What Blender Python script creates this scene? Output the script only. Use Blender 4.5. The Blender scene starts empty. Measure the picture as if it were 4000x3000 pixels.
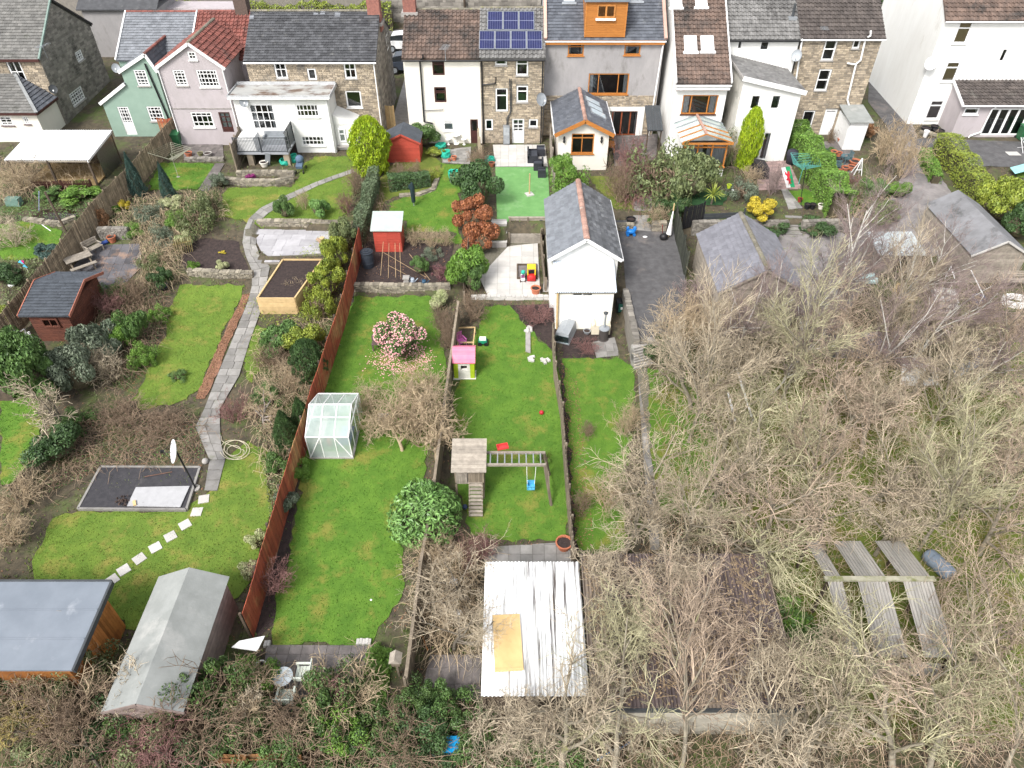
import bpy,math,random
import numpy as np
from mathutils import Vector,Matrix
from mathutils.geometry import delaunay_2d_cdt
# - camera, sky, sun, exposure
SC=bpy.context.scene
COL=SC.collection
CAMZ,PITCH,FPX=25.0,math.radians(42.0),2774.0
cam=bpy.data.cameras.new('camera')
cam.sensor_fit='HORIZONTAL';cam.sensor_width=36.0;cam.lens=36.0*FPX/4000.0
cam.clip_start=0.5;cam.clip_end=3000
camo=bpy.data.objects.new('camera',cam);COL.objects.link(camo)
camo.location=(0,0,CAMZ);camo.rotation_euler=(math.pi/2-PITCH,0,0)
SC.camera=camo
SUN_EL,SUN_AZ=math.radians(48),math.radians(215)
W=bpy.data.worlds.new('World');SC.world=W;W.use_nodes=True
nt=W.node_tree;nt.nodes.clear()
sky=nt.nodes.new('ShaderNodeTexSky');sky.sky_type='NISHITA';sky.sun_disc=False
sky.sun_elevation=SUN_EL;sky.sun_rotation=SUN_AZ
sky.air_density=1.0;sky.dust_density=3.0;sky.ozone_density=1.0
hsv=nt.nodes.new('ShaderNodeHueSaturation');hsv.inputs['Saturation'].default_value=0.22
bg=nt.nodes.new('ShaderNodeBackground');bg.inputs['Strength'].default_value=0.135
wo=nt.nodes.new('ShaderNodeOutputWorld')
nt.links.new(sky.outputs[0],hsv.inputs['Color']);nt.links.new(hsv.outputs[0],bg.inputs[0]);nt.links.new(bg.outputs[0],wo.inputs[0])
sl=bpy.data.lights.new('sun','SUN');sl.energy=1.5;sl.angle=math.radians(16);sl.color=(1,0.965,0.91)
slo=bpy.data.objects.new('sun',sl);COL.objects.link(slo)
sd=Vector((math.sin(SUN_AZ)*math.cos(SUN_EL),math.cos(SUN_AZ)*math.cos(SUN_EL),math.sin(SUN_EL)))
slo.rotation_euler=sd.to_track_quat('Z','Y').to_euler();slo.location=sd*80
vs=SC.view_settings
vs.view_transform='Standard';vs.look='None';vs.gamma=1.0;vs.use_curve_mapping=False
vs.exposure=1.22
SC.render.engine='CYCLES'
# - pixel (4000 x 3000 photo) -> ray -> place
CP,SP=math.cos(PITCH),math.sin(PITCH)
def ray(u,v):
 a=(u-2000)/FPX;b=(1500-v)/FPX
 return Vector((a,b*SP+CP,b*CP-SP))
def zp(u,v,z):
 d=ray(u,v);t=(z-CAMZ)/d.z
 return Vector((d.x*t,d.y*t,z))
def yp(u,v,Y):
 d=ray(u,v);t=Y/d.y
 return Vector((d.x*t,Y,CAMZ+d.z*t))
def xp(u,v,X):
 d=ray(u,v);t=X/d.x
 return Vector((X,d.y*t,CAMZ+d.z*t))
# - things, parts, meshes
R=random.Random(7)
PINV={}
def setp(o,parent):
 if parent is not None:
  o.parent=parent
  if parent.name in PINV:o.matrix_parent_inverse=PINV[parent.name]
def tag(o,label,cat,group=None,kind=None):
 if label:o['label']=label
 if cat:o['category']=cat
 if group:o['group']=group
 if kind:o['kind']=kind
 return o
def thing(name,label,cat,loc=(0,0,0),group=None):
 o=bpy.data.objects.new(name,None);COL.objects.link(o)
 o.location=loc;o.empty_display_size=.2
 PINV[o.name]=Matrix.Translation(-Vector(loc))
 return tag(o,label,cat,group)
class MB:
 def __init__(s):s.v=[];s.f=[]
 def poly(s,pts):
  n=len(s.v);s.v.extend([tuple(p)for p in pts]);s.f.append(tuple(range(n,n+len(pts))));return s
 def box(s,x0,x1,y0,y1,z0,z1):
  n=len(s.v)
  s.v.extend([(x0,y0,z0),(x1,y0,z0),(x1,y1,z0),(x0,y1,z0),(x0,y0,z1),(x1,y0,z1),(x1,y1,z1),(x0,y1,z1)])
  s.f.extend([tuple(n+i for i in q)for q in((0,3,2,1),(4,5,6,7),(0,1,5,4),(1,2,6,5),(2,3,7,6),(3,0,4,7))]);return s
 def xbox(s,M,sx,sy,sz):
  b=MB().box(-sx/2,sx/2,-sy/2,sy/2,-sz/2,sz/2);return s.add(b,M)
 def add(s,b,M=None):
  n=len(s.v)
  s.v.extend([tuple(M@Vector(p))for p in b.v]if M is not None else b.v)
  s.f.extend([tuple(n+i for i in q)for q in b.f]);return s
 def prism(s,pts,d):
  n=len(s.v);k=len(pts);d=Vector(d)
  s.v.extend([tuple(p)for p in pts]);s.v.extend([tuple(Vector(p)+d)for p in pts])
  s.f.append(tuple(range(n+k-1,n-1,-1)));s.f.append(tuple(range(n+k,n+2*k)))
  for i in range(k):
   j=(i+1)%k;s.f.append((n+i,n+j,n+k+j,n+k+i))
  return s
 def path(s,pts,rad,n=6,cap=True):
  pts=[Vector(p)for p in pts];k=len(pts)
  if not hasattr(rad,'__len__'):rad=[rad]*k
  b=len(s.v);ref=Vector((0.31,0.17,0.93))
  for i,p in enumerate(pts):
   t=(pts[min(i+1,k-1)]-pts[max(i-1,0)])
   if t.length<1e-9:t=Vector((0,0,1))
   t.normalize()
   a=t.cross(ref)
   if a.length<.05:a=t.cross(Vector((1,0,0)))
   a.normalize();c=t.cross(a)
   for j in range(n):
    an=2*math.pi*j/n
    s.v.append(tuple(p+(a*math.cos(an)+c*math.sin(an))*rad[i]))
  for i in range(k-1):
   for j in range(n):
    j2=(j+1)%n
    s.f.append((b+i*n+j,b+i*n+j2,b+(i+1)*n+j2,b+(i+1)*n+j))
  if cap:
   s.f.append(tuple(b+j for j in range(n-1,-1,-1)));s.f.append(tuple(b+(k-1)*n+j for j in range(n)))
  return s
 def bar(s,p,q,w,h=None,up=(0,0,1)):
  p=Vector(p);q=Vector(q);h=w if h is None else h
  t=(q-p);L=t.length;t.normalize();up=Vector(up)
  a=t.cross(up)
  if a.length<.02:a=t.cross(Vector((1,0,0)))
  a.normalize();c=a.cross(t)
  M=Matrix((a,t,c)).transposed().to_4x4();M.translation=(p+q)/2
  return s.xbox(M,w,L,h)
 def lathe(s,prof,n=14,c=(0,0,0),cap=True):
  b=len(s.v);c=Vector(c)
  for r,z in prof:
   for j in range(n):
    an=2*math.pi*j/n;s.v.append((c.x+r*math.cos(an),c.y+r*math.sin(an),c.z+z))
  for i in range(len(prof)-1):
   for j in range(n):
    j2=(j+1)%n;s.f.append((b+i*n+j,b+i*n+j2,b+(i+1)*n+j2,b+(i+1)*n+j))
  if cap:
   s.f.append(tuple(b+j for j in range(n-1,-1,-1)));k=len(prof)-1
   s.f.append(tuple(b+k*n+j for j in range(n)))
  return s
 def ball(s,c,rx,ry=None,rz=None,n=10,m=7):
  ry=rx if ry is None else ry;rz=rx if rz is None else rz
  prof=[(max(math.sin(math.pi*i/m),.02),-math.cos(math.pi*i/m))for i in range(m+1)]
  b=MB().lathe(prof,n);M=Matrix.Translation(c)@Matrix.Diagonal((rx,ry,rz,1));return s.add(b,M)
 def mesh(s,name,mat=None,smooth=False):
  me=bpy.data.meshes.new(name);me.from_pydata(s.v,[],s.f)
  if smooth:me.polygons.foreach_set('use_smooth',[True]*len(me.polygons))
  if mat:me.materials.append(mat)
  me.update();return me
 def build(s,name,mat,parent=None,smooth=False):
  o=bpy.data.objects.new(name,s.mesh(name,mat,smooth));COL.objects.link(o);setp(o,parent);return o
def inst(name,me,M,parent=None):
 o=bpy.data.objects.new(name,me);COL.objects.link(o);setp(o,parent);o.matrix_basis=M;return o
def pieces(name,items,parent,cap=300,far_name=None):
 """items: list of (mesh, Matrix world); the cap nearest the camera are parts, the rest one 'stuff' part"""
 items=sorted(items,key=lambda it:(it[1].translation-Vector((0,0,CAMZ))).length)
 for me,M in items[:cap]:inst(name,me,M,parent)
 if len(items)>cap:
  mb=MB();cache={}
  for me,M in items[cap:]:
   if me.name not in cache:
    b=MB();b.v=[tuple(v.co)for v in me.vertices];b.f=[tuple(p.vertices)for p in me.polygons];cache[me.name]=b
   mb.add(cache[me.name],M)
  o=mb.build(far_name or name+'s',items[0][0].materials[0],parent);o['kind']='stuff'
def copy_tree(o,parent=None):
 c=o.copy();COL.objects.link(c)
 if parent is not None:c.parent=parent
 for ch in o.children:copy_tree(ch,c)
 return c
def put(o,loc,rz=0,s=1.0):
 o.location=loc;o.rotation_euler=(0,0,rz);o.scale=(s,s,s)if not hasattr(s,'__len__')else s;return o
# - materials
MATS={}
def mat(name,c1,c2=None,rough=.85,sc=3.0,var=.12,bump=0.0,bsc=None,metal=0.0,spec=.3,detail=5,c3=None,sc3=.6,th3=.55,stretch=None,obj=False,alpha=None):
 """c1/c2 mixed by noise, c3 = blotches (stains, moss), every separate piece a little lighter or darker"""
 if name in MATS:return MATS[name]
 m=bpy.data.materials.new(name);m.use_nodes=True;t=m.node_tree;N=t.nodes;L=t.links
 p=N['Principled BSDF'];p.inputs['Roughness'].default_value=rough;p.inputs['Metallic'].default_value=metal
 p.inputs['Specular IOR Level'].default_value=spec
 g=N.new('ShaderNodeNewGeometry');oi=N.new('ShaderNodeObjectInfo')
 tc=N.new('ShaderNodeTexCoord')
 src=tc.outputs['Object']if obj else g.outputs['Position']
 if stretch:
  mp=N.new('ShaderNodeMapping');mp.inputs['Scale'].default_value=stretch;L.new(src,mp.inputs[0]);src=mp.outputs[0]
 n1=N.new('ShaderNodeTexNoise');n1.inputs['Scale'].default_value=sc;n1.inputs['Detail'].default_value=detail;n1.inputs['Roughness'].default_value=.62
 L.new(src,n1.inputs['Vector'])
 c2=c2 or tuple(x*.72 for x in c1)
 rp=N.new('ShaderNodeValToRGB');rp.color_ramp.elements[0].position=.36;rp.color_ramp.elements[1].position=.66
 rp.color_ramp.elements[0].color=(*c2,1);rp.color_ramp.elements[1].color=(*c1,1)
 L.new(n1.outputs[0],rp.inputs[0]);out=rp.outputs[0]
 if c3:
  n3=N.new('ShaderNodeTexNoise');n3.inputs['Scale'].default_value=sc3;n3.inputs['Detail'].default_value=7;n3.inputs['Roughness'].default_value=.68
  L.new(src,n3.inputs['Vector'])
  r3=N.new('ShaderNodeMapRange');r3.inputs[1].default_value=th3;r3.inputs[2].default_value=th3+.13;L.new(n3.outputs[0],r3.inputs[0])
  mx=N.new('ShaderNodeMix');mx.data_type='RGBA';L.new(r3.outputs[0],mx.inputs[0]);L.new(out,mx.inputs[6]);mx.inputs[7].default_value=(*c3,1);out=mx.outputs[2]
 if var:
  ad=N.new('ShaderNodeMath');ad.operation='ADD';L.new(g.outputs['Random Per Island'],ad.inputs[0]);L.new(oi.outputs['Random'],ad.inputs[1])
  fr=N.new('ShaderNodeMath');fr.operation='FRACT';L.new(ad.outputs[0],fr.inputs[0])
  mr=N.new('ShaderNodeMapRange');mr.inputs[3].default_value=1-var;mr.inputs[4].default_value=1+var;L.new(fr.outputs[0],mr.inputs[0])
  ml=N.new('ShaderNodeMix');ml.data_type='RGBA';ml.blend_type='MULTIPLY';ml.inputs[0].default_value=1
  L.new(out,ml.inputs[6]);cb=N.new('ShaderNodeCombineColor')
  for i in range(3):L.new(mr.outputs[0],cb.inputs[i])
  L.new(cb.outputs[0],ml.inputs[7]);out=ml.outputs[2]
 L.new(out,p.inputs['Base Color'])
 if bump:
  nb=N.new('ShaderNodeTexNoise');nb.inputs['Scale'].default_value=bsc or sc*6;nb.inputs['Detail'].default_value=4;L.new(src,nb.inputs['Vector'])
  bp=N.new('ShaderNodeBump');bp.inputs['Strength'].default_value=bump;bp.inputs['Distance'].default_value=.02
  L.new(nb.outputs[0],bp.inputs['Height']);L.new(bp.outputs[0],p.inputs['Normal'])
 if alpha is not None:p.inputs['Alpha'].default_value=alpha
 MATS[name]=m;return m
def leafmat(name,c1,c2,c3=None,rough=.5,var=.35,spec=.35):
 m=mat(name,c1,c2,rough=rough,sc=2.2,var=var,spec=spec,c3=c3,sc3=1.1,th3=.56)
 return m
def glass_mat(name,tint,gloss=.06,mixf=.12):
 if name in MATS:return MATS[name]
 m=bpy.data.materials.new(name);m.use_nodes=True;t=m.node_tree;N=t.nodes;L=t.links;N.clear()
 o=N.new('ShaderNodeOutputMaterial');tr=N.new('ShaderNodeBsdfTransparent');tr.inputs[0].default_value=(*tint,1)
 gl=N.new('ShaderNodeBsdfGlossy');gl.inputs[0].default_value=(.9,.93,.95,1);gl.inputs['Roughness'].default_value=gloss
 fr=N.new('ShaderNodeFresnel');fr.inputs[0].default_value=1.5
 ad=N.new('ShaderNodeMath');ad.operation='ADD';ad.use_clamp=True;ad.inputs[1].default_value=mixf;L.new(fr.outputs[0],ad.inputs[0])
 mx=N.new('ShaderNodeMixShader');L.new(ad.outputs[0],mx.inputs[0]);L.new(tr.outputs[0],mx.inputs[1]);L.new(gl.outputs[0],mx.inputs[2]);L.new(mx.outputs[0],o.inputs[0])
 MATS[name]=m;return m
M_GLASS=glass_mat('window glass',(.72,.76,.78),.03,.05)
M_GREENHOUSE=None
M_POLY=glass_mat('polycarbonate',(.62,.60,.56),.3,.12)
M_ROOM=mat('dark room',(.02,.02,.022),(.05,.045,.04),sc=1.5,var=0)
M_WHITE=mat('white plastic',(.80,.80,.80),(.72,.72,.71),rough=.4,var=.03)
M_RENDERW=mat('white render',(.76,.76,.74),(.71,.705,.68),sc=1.3,var=0,bump=.2,bsc=30,c3=(.55,.53,.48),sc3=.7,th3=.6,stretch=(1,1,.35))
M_CREAM=mat('cream render',(.74,.70,.63),(.69,.655,.585),sc=1.2,var=0,bump=.2,bsc=30,c3=(.52,.47,.39),sc3=.7,th3=.6,stretch=(1,1,.35))
M_GREYR=mat('grey render',(.335,.32,.32),(.275,.265,.265),sc=1.4,var=0,bump=.4,bsc=25,c3=(.20,.19,.185),sc3=.7,th3=.55,stretch=(1,1,.5))
M_PINK=mat('lavender pebbledash',(.43,.385,.40),(.375,.34,.345),sc=1.6,var=0,bump=.5,bsc=30,c3=(.26,.24,.23),sc3=.8,th3=.575,stretch=(1,1,.55))
M_SAGE=mat('sage render',(.25,.345,.285),(.22,.31,.255),sc=1.2,var=0,bump=.2,bsc=30)
M_GSTONE=mat('garden rubble stone',(.30,.265,.205),(.19,.17,.135),sc=3,var=.4,bump=.5,bsc=14,c3=(.12,.12,.07),sc3=1.4,th3=.58)
M_MORTAR=mat('mortar',(.24,.22,.19),(.18,.165,.145),sc=4,var=0,bump=.3)
M_STONE=mat('tan rubble stone',(.40,.33,.24),(.28,.235,.18),sc=1.8,var=.36,bump=.5,bsc=14,c3=(.16,.145,.125),sc3=.9,th3=.58)
M_STONEG=mat('grey rubble stone',(.25,.23,.20),(.18,.165,.145),sc=1.6,var=.34,bump=.5,bsc=14,c3=(.10,.093,.082),sc3=.7,th3=.55)
M_SLATE=mat('dark slate',(.088,.090,.096),(.06,.061,.066),sc=2.5,var=.30,rough=.6,c3=(.15,.15,.145),sc3=1.6,th3=.6)
M_SLATEL=mat('pale slate',(.21,.22,.24),(.155,.165,.18),sc=2,var=.16,rough=.5,c3=(.12,.125,.13),sc3=.9,th3=.6)
M_SLATEB=mat('blue slate',(.115,.125,.145),(.085,.092,.108),sc=2,var=.2,rough=.5,c3=(.21,.22,.23),sc3=.9,th3=.62)
M_TILEBR=mat('brown concrete tile',(.165,.115,.092),(.105,.078,.066),sc=1.5,var=.25,c3=(.055,.048,.044),sc3=.55,th3=.5)
M_TILERED=mat('red concrete tile',(.24,.085,.068),(.16,.065,.055),sc=1.5,var=.25,c3=(.09,.055,.048),sc3=.8,th3=.56)
M_TILEGR=mat('grey concrete tile',(.205,.20,.195),(.15,.147,.142),sc=1.5,var=.2,c3=(.085,.082,.08),sc3=.6,th3=.56)
M_TILEDK=mat('dark brown tile',(.10,.085,.077),(.07,.06,.056),sc=1.5,var=.25,c3=(.15,.14,.125),sc3=.8,th3=.6)
M_GREENHOUSE=mat('hazy greenhouse glass',(.62,.72,.68),(.52,.63,.59),rough=.1,sc=1.5,var=.15,spec=.6,alpha=.45)
M_RIDGE=mat('terracotta ridge',(.40,.24,.19),(.30,.19,.155),sc=5,var=.2,c3=(.5,.44,.38),sc3=3,th3=.58)
M_RIDGEG=mat('mossy ridge',(.21,.19,.15),(.14,.13,.10),sc=5,var=.2,c3=(.16,.16,.06),sc3=3,th3=.55)
M_ORANGE=mat('orange timber frame',(.46,.185,.045),(.36,.14,.035),sc=3,var=.08,rough=.45,stretch=(1,1,8))
M_DKBROWN=mat('dark brown frame',(.075,.03,.026),(.05,.022,.02),rough=.4,var=.05)
M_BLACK=mat('black plastic',(.02,.02,.022),(.014,.014,.016),rough=.45,var=.1)
M_CHAR=mat('charcoal rattan',(.035,.037,.045),(.022,.023,.03),rough=.7,sc=20,var=.15)
M_DGREY=mat('dark grey metal',(.06,.065,.07),(.045,.05,.055),rough=.45,var=.05)
M_GREYM=mat('grey metal',(.32,.34,.36),(.26,.28,.30),rough=.45,var=.06,metal=.3)
M_WOOD=mat('weathered wood',(.25,.205,.155),(.165,.135,.10),sc=5,var=.22,stretch=(1,1,.2),bump=.3,c3=(.11,.10,.075),sc3=1.2,th3=.6)
M_WOODG=mat('silver grey wood',(.34,.30,.25),(.24,.21,.175),sc=5,var=.18,bump=.3)
M_WOODD=mat('dark stained wood',(.105,.078,.056),(.062,.047,.036),sc=4,var=.3,bump=.3)
M_WOODN=mat('new timber',(.58,.42,.22),(.48,.34,.17),sc=4,var=.12,c3=(.36,.26,.14),sc3=2,th3=.62)
M_REDW=mat('red fence stain',(.34,.08,.042),(.24,.06,.035),sc=2,var=.3,c3=(.38,.215,.095),sc3=.4,th3=.5)
M_SHEDRED=mat('red painted shed',(.44,.075,.05),(.38,.065,.045),sc=2,var=.08,rough=.6)
M_CEDAR=mat('cedar cladding',(.48,.20,.06),(.32,.125,.04),sc=2,var=.35,rough=.5)
M_GRASS=None
M_SOIL=mat('dark soil',(.052,.036,.033),(.027,.020,.019),sc=6,var=0,bump=1.0,bsc=18,c3=(.09,.06,.045),sc3=14,th3=.6)
M_CONC=mat('concrete',(.36,.34,.32),(.28,.265,.25),sc=3,var=.1,bump=.25,c3=(.20,.19,.17),sc3=1.2,th3=.56)
M_PAVE=mat('pale grey paving',(.40,.39,.405),(.33,.32,.335),sc=2,var=.13,bump=.2,c3=(.34,.33,.33),sc3=1.5,th3=.6)
M_PAVEL=mat('cream paving',(.53,.51,.485),(.46,.445,.42),sc=2,var=.1,bump=.2,c3=(.47,.45,.41),sc3=1.2,th3=.58)
M_PAVEO=mat('old concrete paving',(.27,.258,.245),(.195,.187,.175),sc=2,var=.24,bump=.3,c3=(.17,.17,.13),sc3=1.3,th3=.57)
M_PAVED=mat('dark old paving',(.17,.15,.145),(.11,.10,.095),sc=3,var=.18,bump=.3,c3=(.24,.21,.19),sc3=1.3,th3=.6)
M_JOINT=mat('paving joints',(.17,.155,.125),(.11,.105,.075),sc=8,var=0)
M_TARMAC=mat('worn tarmac',(.115,.112,.115),(.075,.073,.075),sc=2.2,var=0,bump=.4,bsc=60,c3=(.17,.15,.14),sc3=.5,th3=.55)
M_TRACK=mat('gravel track',(.26,.24,.235),(.16,.148,.148),sc=1.2,var=0,bump=.6,bsc=30,c3=(.12,.11,.11),sc3=.45,th3=.54)
M_TERRA=mat('terracotta',(.48,.17,.09),(.38,.13,.075),sc=6,var=.12)
M_TEAL=mat('teal sack',(.03,.42,.30),(.025,.33,.24),sc=6,var=.1,rough=.5)
M_CORRW=mat('white corrugated sheet',(.84,.85,.86),(.76,.77,.78),sc=1.5,var=.03,rough=.35)
M_CORRB=mat('pale blue corrugated',(.52,.57,.63),(.46,.51,.57),sc=1.2,var=.04,rough=.4)
M_FELTG=mat('grey green felt',(.27,.28,.27),(.22,.23,.22),sc=1.5,var=.05,bump=.3,c3=(.33,.33,.315),sc3=.6,th3=.55)
M_FELTD=mat('dark felt',(.075,.085,.10),(.055,.062,.073),sc=3,var=.12,bump=.4,bsc=60)
M_FELTM=mat('blue grey membrane',(.19,.215,.25),(.155,.178,.21),sc=.9,var=.04,rough=.5,c3=(.27,.29,.32),sc3=.8,th3=.6)
M_BARK=mat('bark',(.17,.145,.115),(.10,.085,.065),sc=8,var=.1,bump=.6,c3=(.26,.25,.20),sc3=3,th3=.56)
M_TWIG=mat('pale twigs',(.49,.415,.305),(.33,.275,.20),sc=1.2,var=.5,c3=(.22,.17,.12),sc3=.5,th3=.56)
M_TWIGP=mat('silver birch twigs',(.30,.235,.22),(.22,.165,.155),sc=2,var=.3)
M_BIRCH=mat('birch bark',(.56,.54,.50),(.42,.40,.36),sc=5,var=.1,c3=(.10,.09,.08),sc3=6,th3=.62)
M_TWIGB=mat('brown twigs',(.27,.195,.135),(.18,.13,.09),sc=2,var=.3)
M_TWIGT=mat('tan twigs',(.46,.36,.24),(.34,.265,.175),sc=2,var=.3)
M_TWIGR=mat('reddish twigs',(.26,.14,.13),(.19,.10,.09),sc=2,var=.3)
# - terrain
ZB=[(-50,0),(16,0),(28,.45),(34.3,.72),(36,1.1),(41,2.2),(46,2.4),(52,2.5),(60,2.9),(70,3.4),(78.4,3.5),(79.2,6.0),(100,8.5),(130,16),(400,60),(2500,120)]
ZR=[(-50,0),(16,0),(30,.6),(36,1.2),(40.6,1.5),(41.0,2.3),(52,2.5),(60,2.9),(70,3.4),(78.4,3.5),(79.2,6.0),(100,8.5),(130,16),(400,60),(2500,120)]
ZT=[(-50,0),(16,0),(30,.6),(36,1.2),(40.6,1.5),(52,2.5),(60,2.9),(70,3.4),(78.4,3.5),(79.2,6.0),(100,8.5),(130,16),(400,60),(2500,120)]
def _np(t):return np.array([a for a,b in t],float),np.array([b for a,b in t],float)
NB,NR,NT_=_np(ZB),_np(ZR),_np(ZT)
def interp(t,y):
 return float(np.interp(y,t[0],t[1]))
def inpoly(x,y,P):
 c=False;j=len(P)-1
 for i in range(len(P)):
  xi,yi=P[i];xj,yj=P[j]
  if(yi>y)!=(yj>y)and x<(xj-xi)*(y-yi)/(yj-yi)+xi:c=not c
  j=i
 return c
PLOTS=[]
def plot(px,z,f=None):
 P=[tuple(zp(u,v,z)[:2])for u,v in px]
 xs=[p[0]for p in P];ys=[p[1]for p in P]
 PLOTS.append((P,min(xs),max(xs),min(ys),max(ys),f or(lambda x,y:z)))
def H(x,y):
 for P,x0,x1,y0,y1,f in PLOTS:
  if x0<=x<=x1 and y0<=y<=y1 and inpoly(x,y,P):return f(x,y)
 if x<10.2:z=interp(NB,y)
 elif x>22.3:z=interp(NT_,y)
 else:z=interp(NR,y)
 return z
plot([(1868,962),(1985,962),(1990,947),(2125,947),(2180,1160),(1845,1160)],.95)
plot([(2150,850),(2660,850),(2690,1070),(2700,1200),(2680,1335),(2490,1335),(2440,1130),(2150,1010)],1.8)
plot([(1008,893),(1330,900),(1300,1003),(1190,1010),(1040,1012),(1008,985),(996,940)],1.75)
plot([(1395,950),(1775,950),(1757,1118),(1385,1112)],1.3,lambda x,y:1.22+(y-35.5)*.13)
def G(u,v,dz=0.0):
 z=1.2
 for i in range(14):
  p=zp(u,v,z);z2=H(p.x,p.y);z=z2 if i<6 else(z+z2)/2
 p=zp(u,v,z);return Vector((p.x,p.y,H(p.x,p.y)+dz))
def GZ(x,y,dz=0.0):return Vector((x,y,H(x,y)+dz))
def ground_axis(a,b,st,fars):
 return np.array(sorted(set([round(v,3)for v in np.arange(a,b+st/2,st)]+fars)))
xs=ground_axis(-46,46,.3,[-2500,-900,-400,-200,-120,-80,-60,-52,52,60,80,120,200,400,900,2500])
ys=ground_axis(5,56,.3,[-1500,-400,-100,-30,-5,58,60,62,64,66,68,70,72,74,76,78.4,79.2,84,90,100,115,130,200,400,900,2500])
def nz(x,y,s=1.0):
 return(math.sin(x*1.7*s+y*.9*s)+math.sin(x*.83*s-y*1.31*s+1.3)+math.sin(x*2.9*s+y*2.3*s+4.1)*.5)/2.5
V=[(x,y,H(x,y)+(.012*nz(x,y,2.0)if 5<y<60 else 0))for y in ys for x in xs]
nx=len(xs);F=[(j*nx+i,j*nx+i+1,(j+1)*nx+i+1,(j+1)*nx+i)for j in range(len(ys)-1)for i in range(nx-1)]
M_GROUND=mat('earth with leaf litter',(.105,.085,.055),(.05,.043,.03),sc=3,var=0,bump=.9,bsc=14,c3=(.075,.10,.03),sc3=.5,th3=.5,detail=8)
gm=MB();gm.v=V;gm.f=F
go=gm.build('ground',M_GROUND,smooth=True);go['kind']='structure';go['label']='brown earth and rough ground under the gardens'
# - draped surfaces
def densify(P,st=.45,jit=0.0,rr=None):
 out=[]
 for i in range(len(P)):
  a=Vector(P[i]);b=Vector(P[(i+1)%len(P)]);n=max(1,int((b-a).length/st))
  for k in range(n):
   p=a.lerp(b,k/n)
   if jit:p=p+Vector((rr.uniform(-jit,jit),rr.uniform(-jit,jit)))
   out.append(p)
 return out
SURF=[]
def drape(name,P,material,dz=.03,st=.5,jit=.0,kind='structure',label=None,parent=None,seed=1):
 SURF.append((P,min(p[0]for p in P),max(p[0]for p in P),min(p[1]for p in P),max(p[1]for p in P)))
 rr=random.Random(seed);B=densify(P,st*.8,jit,rr);n=len(B)
 Bt=[tuple(p)for p in B];xs_=[p[0]for p in Bt];ys_=[p[1]for p in Bt]
 pts=list(B)
 y=min(ys_)
 while y<max(ys_):
  x=min(xs_)
  while x<max(xs_):
   if inpoly(x,y,Bt):pts.append(Vector((x,y)))
   x+=st
  y+=st
 r=delaunay_2d_cdt(pts,[(i,(i+1)%n)for i in range(n)],[],1,1e-4)
 m=MB();m.v=[(p.x,p.y,H(p.x,p.y)+dz)for p in r[0]]
 F=[]
 for f in r[2]:
  c=sum((r[0][i]for i in f),Vector((0,0)))/len(f)
  if inpoly(c.x,c.y,Bt):
   a,b,d=(r[0][i]for i in f[:3]);F.append(tuple(f)if(b-a).cross(d-a)>0 else tuple(reversed(f)))
 m.f=F
 o=m.build(name,material,parent,smooth=True)
 if kind:o['kind']=kind
 if label:o['label']=label
 return o
def pxw(px):return[tuple(G(u,v)[:2])for u,v in px]
GT=[]
def grass_material(name,a,b,c,d):
 m=mat(name,a,b,sc=1.5,var=0,rough=.9,bump=.7,bsc=45,c3=c,sc3=.7,th3=.52,detail=10,spec=.1)
 t=m.node_tree;N=t.nodes;L=t.links;p=N['Principled BSDF']
 src=p.inputs['Base Color'].links[0].from_socket
 g=N.new('ShaderNodeNewGeometry');n=N.new('ShaderNodeTexNoise');n.inputs['Scale'].default_value=26;n.inputs['Detail'].default_value=6;n.inputs['Roughness'].default_value=.7
 L.new(g.outputs['Position'],n.inputs['Vector'])
 r=N.new('ShaderNodeMapRange');r.inputs[1].default_value=.48;r.inputs[2].default_value=.7;r.inputs[4].default_value=.75;L.new(n.outputs[0],r.inputs[0])
 x=N.new('ShaderNodeMix');x.data_type='RGBA';L.new(r.outputs[0],x.inputs[0]);L.new(src,x.inputs[6]);x.inputs[7].default_value=(*d,1);L.new(x.outputs[2],p.inputs['Base Color'])
 n2=N.new('ShaderNodeTexNoise');n2.inputs['Scale'].default_value=1.9;n2.inputs['Detail'].default_value=8;n2.inputs['Roughness'].default_value=.75;L.new(g.outputs['Position'],n2.inputs['Vector'])
 r2=N.new('ShaderNodeMapRange');r2.inputs[1].default_value=.6;r2.inputs[2].default_value=.72;r2.inputs[4].default_value=.55;L.new(n2.outputs[0],r2.inputs[0])
 x2=N.new('ShaderNodeMix');x2.data_type='RGBA';L.new(r2.outputs[0],x2.inputs[0]);L.new(x.outputs[2],x2.inputs[6]);x2.inputs[7].default_value=(.19,.15,.06,1);L.new(x2.outputs[2],p.inputs['Base Color'])
 return m
M_G1=grass_material('lush grass',(.115,.215,.03),(.072,.155,.022),(.20,.205,.045),(.05,.095,.02))
M_G2=grass_material('mossy yellow grass',(.145,.215,.035),(.095,.16,.026),(.23,.215,.055),(.065,.105,.025))
M_G3=grass_material('coarse olive grass',(.15,.185,.035),(.10,.135,.028),(.21,.18,.06),(.07,.09,.025))  # coarser, more olive grass, mottled at random
M_TURF=mat('artificial turf',(.155,.32,.115),(.125,.275,.095),sc=2,var=0,bump=.5,bsc=60,rough=.95,spec=.1,c3=(.19,.34,.15),sc3=.8,th3=.55)
M_TURFD=mat('dark artificial turf',(.03,.085,.03),(.022,.065,.024),sc=3,var=0,bump=.4,bsc=60)
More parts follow.
